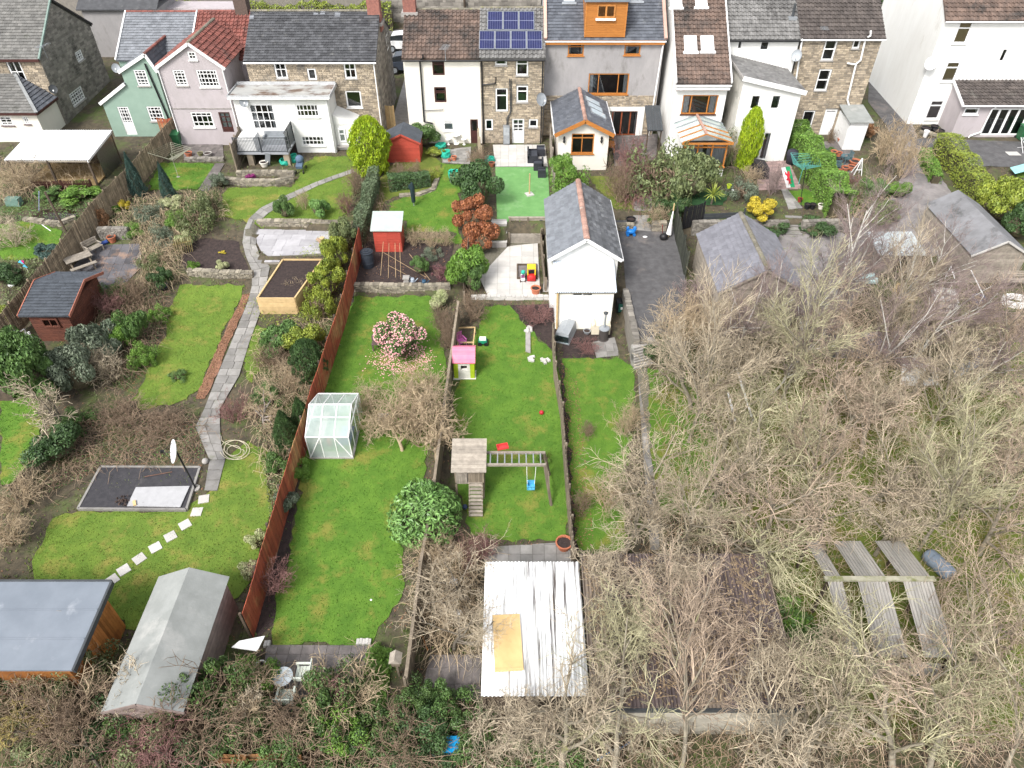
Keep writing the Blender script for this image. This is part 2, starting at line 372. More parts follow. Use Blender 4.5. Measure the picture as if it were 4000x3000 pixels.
def lawn(px,material,label,dens=70,seed=1,world=None):
 P=world or pxw(px)
 drape('lawn',P,material,.035,.4,.13,label=label,seed=seed)
 rr=random.Random(seed*7+1);xs_=[p[0]for p in P];ys_=[p[1]for p in P]
 n=int((max(xs_)-min(xs_))*(max(ys_)-min(ys_))*dens)
 for _ in range(n):
  x=rr.uniform(min(xs_),max(xs_));y=rr.uniform(min(ys_),max(ys_))
  if inpoly(x,y,P):GT.append((x,y,H(x,y)+.03,rr.uniform(.03,.07),material))
 for i in range(len(P)):
  a=Vector(P[i]);b=Vector(P[(i+1)%len(P)])
  for _ in range(int((b-a).length*22)):
   p=a.lerp(b,rr.random());p+=Vector((rr.gauss(0,.16),rr.gauss(0,.16)));GT.append((p.x,p.y,H(p.x,p.y),rr.uniform(.05,.12),material))
lawn([(0,880),(60,868),(120,862),(250,905),(235,960),(190,1005),(130,1012),(60,1020),(0,1015)],M_G1,'grass patch beside the garden pond at far left',seed=1)
lawn([(0,1545),(150,1545),(165,1660),(160,1760),(70,1880),(0,1905)],M_G1,'lawn below the dark timber decking at the left edge',seed=2)
lawn([(625,640),(640,636),(842,640),(805,700),(772,742),(590,742),(584,720)],M_G1,'small square lawn under the rotary clothes dryer',seed=3)
lawn([(870,760),(900,735),(1140,730),(1165,690),(1190,640),(1230,612),(1365,612),(1378,655),(1388,720),(1370,800),(1330,865),(1200,872),(1060,882),(1000,892),(960,870),(900,850),(850,850)],M_G2,'mossy upper lawn crossed by the curving paved path',seed=4)
lawn([(700,1118),(958,1112),(950,1150),(900,1240),(830,1400),(785,1520),(700,1580),(560,1600),(520,1560),(570,1480),(620,1370),(650,1290),(670,1190)],M_G2,'long yellowish lawn left of the paved path',seed=5)
lawn([(1000,1275),(1050,1285),(1065,1340),(1010,1450),(975,1500),(950,1440),(955,1390)],M_G2,'narrow grass strip between path and shrubs',seed=6)
lawn([(150,2150),(220,2020),(330,1995),(700,2000),(770,1960),(830,1900),(880,1790),(960,1730),(1040,1760),(1050,1850),(1060,1950),(1050,2060),(1000,2200),(960,2300),(900,2350),(700,2500),(500,2450),(300,2330),(120,2270),(115,2200)],M_G2,'lawn with stepping stones in front of the two grey sheds',seed=7)
lawn([(1722,640),(1832,645),(1820,720),(1790,760),(1790,880),(1810,950),(1780,950),(1600,930),(1585,860),(1500,850),(1530,790),(1600,765),(1690,745),(1715,710)],M_G1,'upper lawn behind the cream house',seed=8)
lawn([(1385,1160),(1690,1158),(1690,1200),(1720,1300),(1740,1400),(1745,1480),(1700,1700),(1640,1900),(1570,2100),(1580,2300),(1490,2440),(1445,2520),(1062,2520),(1068,2430),(1085,2330),(1135,2150),(1165,2000),(1185,1820),(1235,1600),(1295,1400),(1350,1250)],M_G1,'long lawn with the greenhouse and flowering camellia',seed=9)
lawn([(1895,1198),(1990,1192),(2040,1262),(2065,1290),(2172,1385),(2187,1500),(2202,1700),(2217,1900),(2222,2112),(1980,2115),(1840,2100),(1790,1900),(1765,1700),(1772,1560),(1830,1400),(1865,1280)],M_G1,'lawn with the climbing frame and playhouse',seed=10)
lawn([(2197,1402),(2400,1402),(2485,1425),(2472,1560),(2462,1700),(2445,1900),(2445,2150),(2252,2150),(2232,1800),(2212,1550)],M_G1,'lawn right of the rustic fence below the white garage',seed=11)
lawn([(2530,1442),(2690,1442),(2800,1700),(2860,2020),(2560,2020),(2540,1700)],M_G1,'grass strip beside the sunken path under bare trees',seed=12)
lawn([(2760,1450),(3300,1400),(3700,1500),(4060,1560),(4060,2900),(3150,2900),(3000,2150),(2900,2100),(2850,1900)],M_G3,'rough grass under the bare trees at right',dens=30,seed=13)
lawn([(3880,1330),(4060,1330),(4060,1500),(3930,1490)],M_G1,'grass patch at the right edge',seed=14)
lawn([(3068,745),(3160,742),(3205,800),(3112,803)],M_G1,'small lawn below the clothes dryer beside the flag',seed=15)
lawn([(2300,690),(2520,690),(2520,800),(2470,852),(2400,845)],M_G3,'grass beside the slate garage roof',seed=16)
lawn([(3960,660),(4080,665),(4080,700),(3980,695)],M_G1,'strip of grass by the asphalt yard',seed=17)
drape('artificial_turf',pxw([(1935,654),(2140,654),(2150,852),(1990,853),(1985,868),(1942,868)]),M_TURF,.04,.5,0,label='smooth pale green artificial turf below the patio')
drape('artificial_turf',pxw([(2680,738),(2810,735),(2850,760),(2820,803),(2690,803)]),M_TURFD,.04,.5,.05,label='dark green turf beside the round bare arbour')
def soil(px,label,seed=1,m=None):return drape('soil_bed',pxw(px),m or M_SOIL,.022,.5,.06,label=label,seed=seed)
soil([(1398,955),(1500,930),(1590,925),(1772,958),(1755,1112),(1390,1108)],'dark vegetable bed in front of the small red shed',1)
soil([(715,960),(800,930),(930,945),(950,1000),(985,1080),(850,1080),(740,1075),(700,1010)],'dark soil bed left of the curving path',2)
soil([(590,1180),(670,1130),(690,1190),(640,1330),(590,1480),(520,1560),(470,1500),(530,1350)],'dark border under the shrubs left of the long lawn',3,M_GROUND)
soil([(330,1620),(700,1600),(770,1640),(800,1760),(790,1850),(380,1850),(200,1980),(120,1950),(200,1800)],'bare earth behind the asphalt pad',4,M_GROUND)
soil([(1395,1000),(1380,1200),(1290,1390),(1180,1800),(1130,2150),(1075,2430),(1000,2510),(1010,2400),(1120,2000),(1200,1640),(1300,1300)],'narrow earth border along the red fence',5)
soil([(1500,790),(1540,770),(1700,740),(1725,640),(1650,570),(1560,620),(1480,700),(1400,900),(1480,880)],'mossy bank beside the upper red shed',6,M_G3)
soil([(2250,2150),(2320,2130),(2290,1850),(2250,1500),(2200,1420),(2190,1500),(2215,1800),(2230,2150)],'leaf strewn strip along the rustic fence',7)
soil([(1990,1195),(2175,1185),(2175,1380),(2060,1285)],'earth bed with dead stalks below the lower patio',8)
soil([(2190,1290),(2390,1290),(2395,1400),(2200,1405)],'earth heap beside the lean-to',9)
M_LITTER=mat('brown leaf litter',(.25,.125,.075),(.13,.07,.05),sc=9,var=.35,c3=(.32,.2,.12),sc3=12,th3=.6)
drape('leaf_litter_strip',pxw([(950,1155),(975,1150),(945,1230),(900,1330),(850,1460),(800,1560),(765,1560),(790,1500),(860,1340),(905,1240)]),M_LITTER,.045,.4,.05,label='strip of brown fallen leaves along the paved path')
drape('road',[(-60,69.5),(60,69.5),(60,77.6),(-60,77.6)],M_TARMAC,.03,3,0,label='road behind the row of houses')
drape('driveway',[tuple(zp(u,v,1.8)[:2])for u,v in[(2400,862),(2645,862),(2675,1070),(2685,1200),(2670,1328),(2495,1328),(2445,1130),(2435,1010)]],M_TARMAC,.03,.5,0,label='asphalt drive beside the white garage')
drape('track',pxw([(3455,470),(3560,470),(3590,560),(3640,640),(3720,760),(3760,850),(3800,1000),(3450,1000),(3300,1250),(3450,1400),(3200,1400),(3060,1150),(3000,900),(3330,910),(3470,780),(3530,680),(3500,600)]),M_TRACK,.03,.5,.05,label='gravel track climbing to the houses at right')
drape('yard',pxw([(3540,500),(3580,540),(4100,560),(4100,690),(3960,655),(3800,650),(3660,590),(3560,560)]),M_TARMAC,.045,.5,.05,label='asphalt yard behind the right white house')
drape('alley',pxw([(3395,290),(3450,300),(3560,500),(3500,540),(3390,400)]),M_TARMAC,.04,.5,0,label='asphalt alley between the stone and white houses')
drape('alley',[(-9.6,50),(-7.6,50),(-7.4,69),(-9.4,69)],M_CONC,.03,.6,0,label='concrete alley between the stone house and cream house')
# - paving, slab by slab
def clip_convex(sub,win):
 out=sub
 for i in range(len(win)):
  a=win[i];b=win[(i+1)%len(win)];inp=out;out=[]
  side=lambda p:(b[0]-a[0])*(p[1]-a[1])-(b[1]-a[1])*(p[0]-a[0])
  for k in range(len(inp)):
   p,q=inp[k-1],inp[k];sp_,sq=side(p),side(q)
   if sp_*sq<0:
    t=sp_/(sp_-sq);out.append((p[0]+(q[0]-p[0])*t,p[1]+(q[1]-p[1])*t))
   if sq>=0:out.append(q)
  if not out:return[]
 return out
def ccw(P):
 a=sum(P[i-1][0]*P[i][1]-P[i][0]*P[i-1][1]for i in range(len(P)));return P if a>0 else P[::-1]
def slab(P,z,th,material,parent,name='slab',zf=None):
 if len(P)<3:return
 ar=abs(sum(P[i-1][0]*P[i][1]-P[i][0]*P[i-1][1]for i in range(len(P))))/2
 if ar<.02:return
 c=(sum(p[0]for p in P)/len(P),sum(p[1]for p in P)/len(P));t=R.uniform(-.006,.006)
 m=MB().prism([(p[0],p[1],(zf(p[0],p[1])if zf else z)+t)for p in P],(0,0,th));m.build(name,material,parent)
def patio(name,label,P,z,sx,sy,material,gap=.012,ang=0.0,stagger=0,th=.035,dz=.02,joint=None,rnd=False):
 P=ccw(P);base=drape(name,P,joint or M_JOINT,dz,.6,0,label=label)
 ca,sa=math.cos(ang),math.sin(ang);c=P[0]
 loc=[((p[0]-c[0])*ca+(p[1]-c[1])*sa,-(p[0]-c[0])*sa+(p[1]-c[1])*ca)for p in P]
 x0,x1=min(p[0]for p in loc),max(p[0]for p in loc);y0,y1=min(p[1]for p in loc),max(p[1]for p in loc)
 j=0;y=y0
 while y<y1-.05:
  h=sy*(R.choice((.7,1,1.3))if rnd else 1);x=x0-(stagger*sx*(j%2)if not rnd else R.random()*sx)
  while x<x1-.03:
   w=sx*(R.choice((.7,1,1,1.4))if rnd else 1)
   q=clip_convex([(x+gap/2,y+gap/2),(x+w-gap/2,y+gap/2),(x+w-gap/2,y+h-gap/2),(x+gap/2,y+h-gap/2)],loc)
   if q:slab([(c[0]+a*ca-b*sa,c[1]+a*sa+b*ca)for a,b in q],z,th,material,base,zf=(None if z is not None else(lambda xx,yy:H(xx,yy)+dz+.002)))
   x+=w
  y+=h;j+=1
 return base
def zpw(px,z):return[tuple(zp(u,v,z)[:2])for u,v in px]
patio('patio','curved patio of pale grey slabs below the upper lawn',zpw([(1010,898),(1320,903),(1296,1000),(1100,1001),(1050,1004),(1022,985),(1004,950),(1002,920)],1.75),1.775,.9,.6,M_PAVE,rnd=True)
patio('patio','upper patio of pale slabs behind the solar panel house',[tuple(G(u,v)[:2])for u,v in[(1925,568),(2128,568),(2140,652),(1935,652)]],None,.6,.6,M_PAVEL)
patio('patio','lower patio of cream slabs beside the white garage',zpw([(1890,975),(1985,965),(2000,949),(2100,949),(2110,1155),(1905,1155),(1850,1040)],.95),.975,.75,.6,M_PAVEL)
patio('patio','brick paved patch with terracotta pots behind the cream house',[tuple(G(u,v)[:2])for u,v in[(1725,590),(1840,575),(1836,643),(1728,638)]],None,.45,.3,M_PAVEO,stagger=.5)
patio('patio','old concrete slab terrace with white chairs at the bottom',[tuple(G(u,v)[:2])for u,v in[(1040,2522),(1468,2524),(1455,2700),(1340,2860),(1020,2860)]],None,.46,.46,M_PAVED)
patio('patio','old slabs above the white corrugated roof',[tuple(G(u,v)[:2])for u,v in[(1895,2140),(2240,2118),(2250,2205),(1890,2205)]],None,.5,.45,M_PAVEO)
patio('patio','pink brick terrace behind the white rendered houses',[tuple(G(u,v)[:2])for u,v in[(2950,635),(3080,630),(3130,740),(2960,745)]],None,.4,.25,mat('pink block paving',(.34,.24,.225),(.25,.175,.165),sc=3,var=.2,c3=(.2,.16,.15),sc3=1,th3=.55),stagger=.5)
patio('patio','dark slab terrace with pots behind the right stone house',[tuple(G(u,v)[:2])for u,v in[(3180,560),(3330,545),(3340,700),(3210,700)]],None,.6,.6,M_PAVED)
patio('patio','dark flagstones in front of the glazed orange doors',[tuple(G(u,v)[:2])for u,v in[(2390,535),(2570,525),(2560,650),(2400,650)]],None,.6,.6,M_PAVED)
patio('patio','leaf strewn patio with the picnic table',[tuple(G(u,v)[:2])for u,v in[(370,960),(545,955),(560,1040),(450,1150),(270,1120),(290,1040)]],None,.6,.6,mat('slate paving',(.12,.115,.125),(.08,.078,.085),sc=2,var=.25,bump=.3,c3=(.22,.15,.115),sc3=1.1,th3=.54))
patio('patio','dark slabs with pots behind the lavender house',[tuple(G(u,v)[:2])for u,v in[(715,565),(870,560),(875,620),(720,625)]],None,.5,.5,M_PAVED)
patio('path','dark slab path beside the small square lawn',[tuple(G(u,v)[:2])for u,v in[(842,640),(880,638),(815,750),(775,745)]],None,.6,.4,M_PAVED)
patio('path','stone slab path beside the drive up to the houses',[tuple(G(u,v)[:2])for u,v in[(2470,690),(2545,690),(2545,905),(2475,900)]],None,.7,.5,M_PAVEO)
patio('path','slab path between the small lawns leading to garden steps',[tuple(G(u,v)[:2])for u,v in[(3050,740),(3072,738),(3135,815),(3080,820)]],None,.6,.5,M_PAVEO)
patio('path','sunken concrete path under the bare trees',[tuple(G(u,v)[:2])for u,v in[(2490,1440),(2530,1440),(2560,1900),(2600,2150),(2540,2150),(2520,1900)]],None,.5,.7,M_PAVEO)
patio('path','crazy paving beside the chiminea',[tuple(G(u,v)[:2])for u,v in[(2310,1340),(2400,1320),(2420,1390),(2330,1400)]],None,.6,.5,M_PAVEO,rnd=True)
PL=[(1400,655),(1240,712),(1120,765),(1020,815),(975,855),(955,900),(948,950),(960,1000),(985,1060),(985,1120),(950,1230),(905,1340),(850,1470),(800,1600),(765,1670),(790,1730),(820,1800),(800,1920)]
PR=[(1405,668),(1245,727),(1135,780),(1050,835),(1010,875),(1003,905),(1000,960),(1020,1012),(1055,1045),(1040,1120),(1015,1230),(975,1340),(935,1470),(860,1600),(860,1660),(865,1740),(880,1800),(850,1920)]
wl=[Vector(p)for p in pxw(PL)];wr=[Vector(p)for p in pxw(PR)]
path_o=drape('path',[tuple(p)for p in wl]+[tuple(p)for p in wr[::-1]],M_JOINT,.04,.5,0,label='curving path of old stone slabs down the garden')
k=0
for i in range(len(wl)-1):
 n=max(1,round((((wl[i+1]+wr[i+1])-(wl[i]+wr[i])).length/2)/.58))
 for j in range(n):
  a,b=(j+.03)/n,(j+.97)/n;k+=1
  A,B,C,D=wl[i].lerp(wl[i+1],a),wr[i].lerp(wr[i+1],a),wr[i].lerp(wr[i+1],b),wl[i].lerp(wl[i+1],b)
  w=(A-B).length;cuts=[0,R.uniform(.38,.62),1]if w>.72 else[0,1]
  for q in range(len(cuts)-1):
   s0=cuts[q]+(.012 if q else 0);s1=cuts[q+1]-(.012 if q+2<len(cuts)else 0)
   P=ccw([tuple(A.lerp(B,s0)),tuple(A.lerp(B,s1)),tuple(D.lerp(C,s1)),tuple(D.lerp(C,s0))])
   slab(P,None,.03,M_PAVEO,path_o,zf=lambda x,y:H(x,y)+.042)
STEPL=['touching the end of the curving path','second below the curving path','third below the curving path','fourth below the curving path','fourth above the dark grey shed roof','third above the dark grey shed roof','second above the dark grey shed roof','half hidden by the dark grey shed roof']
for(u,v),t in zip([(797,1952),(770,2002),(724,2052),(667,2098),(608,2141),(546,2185),(485,2229),(440,2268)],STEPL):
 c=G(u,v);a=R.uniform(-.1,.1)+(.75 if v>2030 else .15)
 m=MB().xbox(Matrix.Translation(c+Vector((0,0,.03)))@Matrix.Rotation(a,4,'Z'),.45,.45,.07)
 tag(m.build('stepping_stone',M_PAVEL),'square pale stepping stone in the lawn, '+t,'stepping stone','stepping stones across the lower lawn')
# - building helpers
def MF(Y):return Matrix.Translation((0,Y,0))
def MRt(X):return Matrix(((0,-1,0,X),(1,0,0,0),(0,0,1,0),(0,0,0,1)))
def MLt(X):return Matrix(((0,1,0,X),(1,0,0,0),(0,0,1,0),(0,0,0,1)))
def rect_px(r,Mw,kind,val):
 """photo rectangle on a wall -> (s0, s1, z0, z1)"""
 uL,vT,uR,vB=r;f=yp if kind=='y' else xp;i=0 if kind=='y' else 1
 vm=(vT+vB)/2;um=(uL+uR)/2
 a=f(uL,vm,val)[i];b=f(uR,vm,val)[i]
 return(min(a,b),max(a,b),f(um,vB,val).z,f(um,vT,val).z)
def wall(parent,Mw,outline,holes,material,name='wall',deep=.16):
 pts=[Vector(p)for p in outline];n=len(pts);edges=[(i,(i+1)%n)for i in range(n)]
 for s0,s1,z0,z1 in holes:
  k=len(pts);pts+=[Vector((s0,z0)),Vector((s1,z0)),Vector((s1,z1)),Vector((s0,z1))]
  edges+=[(k,k+1),(k+1,k+2),(k+2,k+3),(k+3,k)]
 r=delaunay_2d_cdt(pts,edges,[],1,1e-4);m=MB()
 m.v=[tuple(Mw@Vector((p.x,0,p.y)))for p in r[0]]
 ol=[tuple(p)for p in outline]
 for f in r[2]:
  c=sum((r[0][i]for i in f),Vector((0,0)))/len(f)
  if inpoly(c.x,c.y,ol)and not any(h[0]<c.x<h[1]and h[2]<c.y<h[3]for h in holes):m.f.append(tuple(f))
 for s0,s1,z0,z1 in holes:
  q=[(s0,z0),(s1,z0),(s1,z1),(s0,z1)]
  for i in range(4):
   a,b=q[i],q[(i+1)%4]
   m.poly([Mw@Vector((a[0],0,a[1])),Mw@Vector((b[0],0,b[1])),Mw@Vector((b[0],deep,b[1])),Mw@Vector((a[0],deep,a[1]))])
 return m.build(name,material,parent)
STONE_ME=[]
def stone_mesh(i,material):
 rr=random.Random(i);m=MB();c=.16
 p=[(-.5,-.5),(.5,-.5),(.5,.5),(-.5,.5)]
 j=lambda:rr.uniform(-.05,.05)
 b=[(x+j(),.5,z+j())for x,z in p];f=[(x*(1-c*.5)+j(),-.5+rr.uniform(0,.25),z*(1-c)+j())for x,z in p]
 m.v=b+f;m.f=[(4,5,6,7)]+[(k,(k+1)%4,4+(k+1)%4,4+k)for k in range(4)]
 return m.mesh('stone',material)
SM={}
def stones(parent,Mw,outline,holes,material,rh=.17,wmin=.22,wmax=.55,cap=300,proud=.03,seed=1):
 if material.name not in SM:SM[material.name]=[stone_mesh(i,material)for i in range(5)]
 rr=random.Random(seed);z0=min(p[1]for p in outline);z1=max(p[1]for p in outline);items=[]
 ol=[tuple(p)for p in outline];s_lo=min(p[0]for p in outline);s_hi=max(p[0]for p in outline)
 z=z0
 while z<z1-.05:
  h=min(rh*rr.uniform(.75,1.3),z1-z);s=s_lo-rr.random()*wmin
  while s<s_hi:
   w=rr.uniform(wmin,wmax);a,b=max(s,s_lo),min(s+w,s_hi);s+=w
   if b-a<.06:continue
   cs,cz=(a+b)/2,z+h/2
   if not(inpoly(a+.03,cz,ol)and inpoly(b-.03,cz,ol)):continue
   bad=False
   for g0,g1,q0,q1 in holes:
    if z+h>q0+.02 and z<q1-.02 and b>g0-.02 and a<g1+.02:
     if a<g0-.08:b=g0-.02
     elif b>g1+.08:a=g1+.02
     else:bad=True
   if bad or b-a<.06:continue
   cs=(a+b)/2;pr=proud*rr.uniform(.5,1.4)
   items.append((rr.choice(SM[material.name]),Mw@Matrix.Translation((cs,-pr/2,cz))@Matrix.Diagonal((b-a-.018,pr,h-.02,1))))
  z+=h
 if items:pieces('stone',items,parent,cap,'stonework')
def window(parent,Mw,r,fm=None,cols=1,rows=(),bar=.05,fr=.095,sill=None,curtain=None,glass=None,inner=None,name='window',blind=None,lower=None):
 """r=(s0,s1,z0,z1) in the wall frame; frame mesh with pane, room, sill as sub-parts"""
 fm=fm or M_WHITE;s0,s1,z0,z1=r;m=MB();d0,d1=.025,.11
 L=lambda a,b,c,d,e,f:m.add(MB().box(a,b,c,d,e,f),Mw)
 L(s0,s1,d0,d1,z0,z0+fr);L(s0,s1,d0,d1,z1-fr,z1);L(s0,s0+fr,d0,d1,z0+fr,z1-fr);L(s1-fr,s1,d0,d1,z0+fr,z1-fr)
 cl=cols if hasattr(cols,'__len__')else[i/cols for i in range(1,cols)]
 for c in cl:
  x=s0+(s1-s0)*c;L(x-bar/2,x+bar/2,d0+.005,d1-.005,z0+fr,z1-fr)
 for q in rows:
  z=z0+(z1-z0)*q;L(s0+fr,s1-fr,d0+.008,d1-.008,z-bar/2,z+bar/2)
 if lower:
  L(s0+fr,s1-fr,d0+.012,d1-.012,z0+fr,z0+(z1-z0)*lower)
 w=m.build(name,fm,parent)
 g=MB().poly([Mw@Vector(p)for p in((s0+.02,.085,z0+.02),(s1-.02,.085,z0+.02),(s1-.02,.085,z1-.02),(s0+.02,.085,z1-.02))]);g.build('pane',glass or M_GLASS,w)
 b=MB()
 for q in([(s0,.4,z0),(s1,.4,z0),(s1,.4,z1),(s0,.4,z1)],[(s0,.155,z0),(s1,.155,z0),(s1,.4,z0),(s0,.4,z0)],[(s0,.155,z1),(s1,.155,z1),(s1,.4,z1),(s0,.4,z1)],[(s0,.155,z0),(s0,.4,z0),(s0,.4,z1),(s0,.155,z1)],[(s1,.155,z0),(s1,.4,z0),(s1,.4,z1),(s1,.155,z1)]):b.poly([Mw@Vector(p)for p in q])
 b.build('room_recess',inner or M_ROOM,w)
 if curtain is None and blind is None and glass is None and R.random()<.5:curtain=R.uniform(.12,.22)
 if curtain:
  for side in((0,curtain),(1-curtain,1)):
   c=MB();n=6
   for i in range(n):
    a=s0+(s1-s0)*(side[0]+(side[1]-side[0])*i/n);e=s0+(s1-s0)*(side[0]+(side[1]-side[0])*(i+1)/n)
    d=.2+.03*(i%2);d2=.2+.03*((i+1)%2)
    c.poly([Mw@Vector(p)for p in((a,d,z0+.03),(e,d2,z0+.03),(e,d2,z1-.03),(a,d,z1-.03))])
   c.build('curtain',mat('curtain cloth',(.62,.61,.60),(.5,.49,.49),sc=8,var=.08),w)
 if blind:
  MB().poly([Mw@Vector(p)for p in((s0,.13,z0+.02),(s1,.13,z0+.02),(s1,.13,z1),(s0,.13,z1))]).build('blind',blind,w)
 if sill:
  sm=MB();sm.add(MB().box(s0-.06,s1+.06,-.09,.05,z0-.07,z0),Mw);sm.build('sill',sill,w)
 return w
SILLG=M_CONC
TILE_ME={}
def tile_mesh(kind,w,l,material):
 key=(kind,round(w,3),round(l,3),material.name)
 if key in TILE_ME:return TILE_ME[key]
 m=MB()
 if kind=='pan':
  pr=[(-.5,.01),(-.34,.065),(-.08,.065),(.08,.01),(.5,.006)]
  rows=[(0,.065),(l*1.12,-.006)]
  for y,dz in rows:
   for x,z in pr:m.v.append((x*w,y,z+dz))
  n=len(pr)
  for i in range(n-1):m.f.append((i,i+1,n+i+1,n+i))
  k=len(m.v)
  for x,z in pr:m.v.append((x*w,.004,z-.05))
  for i in range(n-1):m.f.append((k+i,k+i+1,i+1,i))
 else:
  t=.022
  m.box(-w/2+.004,w/2-.004,0,l*1.15,-t,0)
  m.v=[(x,y,z+.055-(.05*y/(l*1.15)))for x,y,z in m.v]
 me=m.mesh('tile',material);TILE_ME[key]=me;return me
def roof_plane(parent,eL,eR,rR,rL,kind,material,tw=.3,tl=.3,cap=300,tiles=True,name='roof',deck=.09,holes=(),seed=3):
 eL,eR,rR,rL=map(Vector,(eL,eR,rR,rL));rr=random.Random(seed)
 X=(eR-eL).normalized();N=X.cross(rL-eL).normalized();Yv=N.cross(X).normalized()
 if N.z<0:N=-N
 m=MB().prism([eL-N*deck,eR-N*deck,rR-N*deck,rL-N*deck],N*(deck-.004));ro=m.build(name,material,parent)
 if not tiles:return ro
 Lr=(rL-eL).dot(Yv);Rm=Matrix((X,Yv,N)).transposed().to_4x4();nrow=max(1,int(Lr/tl));tl=Lr/nrow;items=[]
 me=tile_mesh(kind,tw,tl,material)
 for j in range(nrow):
  t=(j+.5)/nrow;a=eL.lerp(rL,t);b=eR.lerp(rR,t);sa=(a-eL).dot(X);sb=(b-eL).dot(X)
  if sb<sa:sa,sb=sb,sa
  off=(tw/2 if(kind!='pan' and j%2)else 0)
  k0=math.floor((sa-off)/tw)-1;k1=math.ceil((sb-off)/tw)+1
  for k in range(k0,k1):
   lo,hi=max(k*tw+off,sa),min((k+1)*tw+off,sb)
   if hi-lo<tw*.2:continue
   sc_=(hi-lo)/tw;p=eL+X*((lo+hi)/2)+Yv*(j*tl)
   if any(h(p+Yv*tl*.5)for h in holes):continue
   items.append((me,Matrix.Translation(p)@Rm@Matrix.Rotation(rr.uniform(-.008,.008),4,'Z')@Matrix.Diagonal((sc_,1,rr.uniform(.9,1.2),1))))
 pieces('tile' if kind!='slate' else 'slate',items,ro,cap,'tiling')
 return ro
def ridge(parent,a,b,material,r=.13,seg=.42):
 a,b=Vector(a),Vector(b);L=(b-a).length;n=max(1,int(L/seg));d=(b-a)/n
 t=d.normalized();s=t.cross(Vector((0,0,1))).normalized();up=s.cross(t)
 m=MB();k=7
 for e in(0,.96):
  for i in range(k):
   an=math.pi*i/(k-1);m.v.append((math.cos(an)*1.0,e,math.sin(an)*.75))
 for i in range(k-1):m.f.append((i,i+1,k+i+1,k+i))
 m.f.append(tuple(range(k)));m.f.append(tuple(range(2*k-1,k-1,-1)))
 me=m.mesh('ridge_tile',material);Rm=Matrix((s,t,up)).transposed().to_4x4()
 pieces('ridge_tile',[(me,Matrix.Translation(a+d*i)@Rm@Matrix.Diagonal((r*R.uniform(.95,1.08),d.length,r,1)))for i in range(n)],parent)
def on_plane(u,v,p0,n):
 d=ray(u,v);o=Vector((0,0,CAMZ));t=(Vector(p0)-o).dot(n)/d.dot(n);return o+d*t
def plane_n(eL,eR,rL):
 n=(Vector(eR)-Vector(eL)).cross(Vector(rL)-Vector(eL)).normalized();return n if n.z>0 else-n
def panel_on(u0,v0,u1,v1,eL,eR,rL):
 """photo rectangle on a roof plane -> centre, width, height, rotation matrix"""
 n=plane_n(eL,eR,rL);X=(Vector(eR)-Vector(eL)).normalized();Yv=n.cross(X).normalized();um,vm=(u0+u1)/2,(v0+v1)/2
 a=on_plane(u0,vm,eL,n);b=on_plane(u1,vm,eL,n);c=on_plane(um,v0,eL,n);d=on_plane(um,v1,eL,n)
 cen=(c+d)/2;cen=cen+X*(((a+b)/2-cen).dot(X));Mx=Matrix((X,Yv,n)).transposed().to_4x4();Mx.translation=cen
 return Mx,abs((b-a).dot(X)),abs((c-d).dot(Yv))
def skylight(roof,px,eL,eR,rL,frame=None):
 Mx,w,h=panel_on(*px,eL,eR,rL);m=MB();f=.06
 for bx in((-w/2,w/2,-h/2,-h/2+f),(-w/2,w/2,h/2-f,h/2),(-w/2,-w/2+f,-h/2+f,h/2-f),(w/2-f,w/2,-h/2+f,h/2-f)):
  m.add(MB().box(bx[0],bx[1],bx[2],bx[3],.0,.17),Mx)
 m.add(MB().box(-w/2-.1,w/2+.1,-h/2-.18,-h/2,.03,.15),Mx)
 s=m.build('skylight',frame or M_GREYM,roof)
 return s,MB().add(MB().box(-w/2+f,w/2-f,-h/2+f,h/2-f,.03,.15),Mx),Mx
M_SKYGLASS=mat('skylight glass',(.55,.62,.66),(.5,.57,.62),rough=.08,spec=.8,var=.05)
def gutter(parent,a,b,material=None,r=.06):
 return MB().path([a,b],r,6).build('gutter',material or M_WHITE,parent)
def pipe(parent,pts,material,r=.045,name='downpipe'):
 return MB().path(pts,r,6).build(name,material,parent)
def chimney(roof,x0,x1,y0,y1,z0,z1,pots=2,m=None):
 b=MB().box(x0,x1,y0,y1,z0,z1).box(x0-.06,x1+.06,y0-.06,y1+.06,z1,z1+.14)
 c=b.build('chimney',m or mat('red brick',(.30,.13,.10),(.20,.09,.075),sc=9,var=.1,bump=.4),roof)
 return c
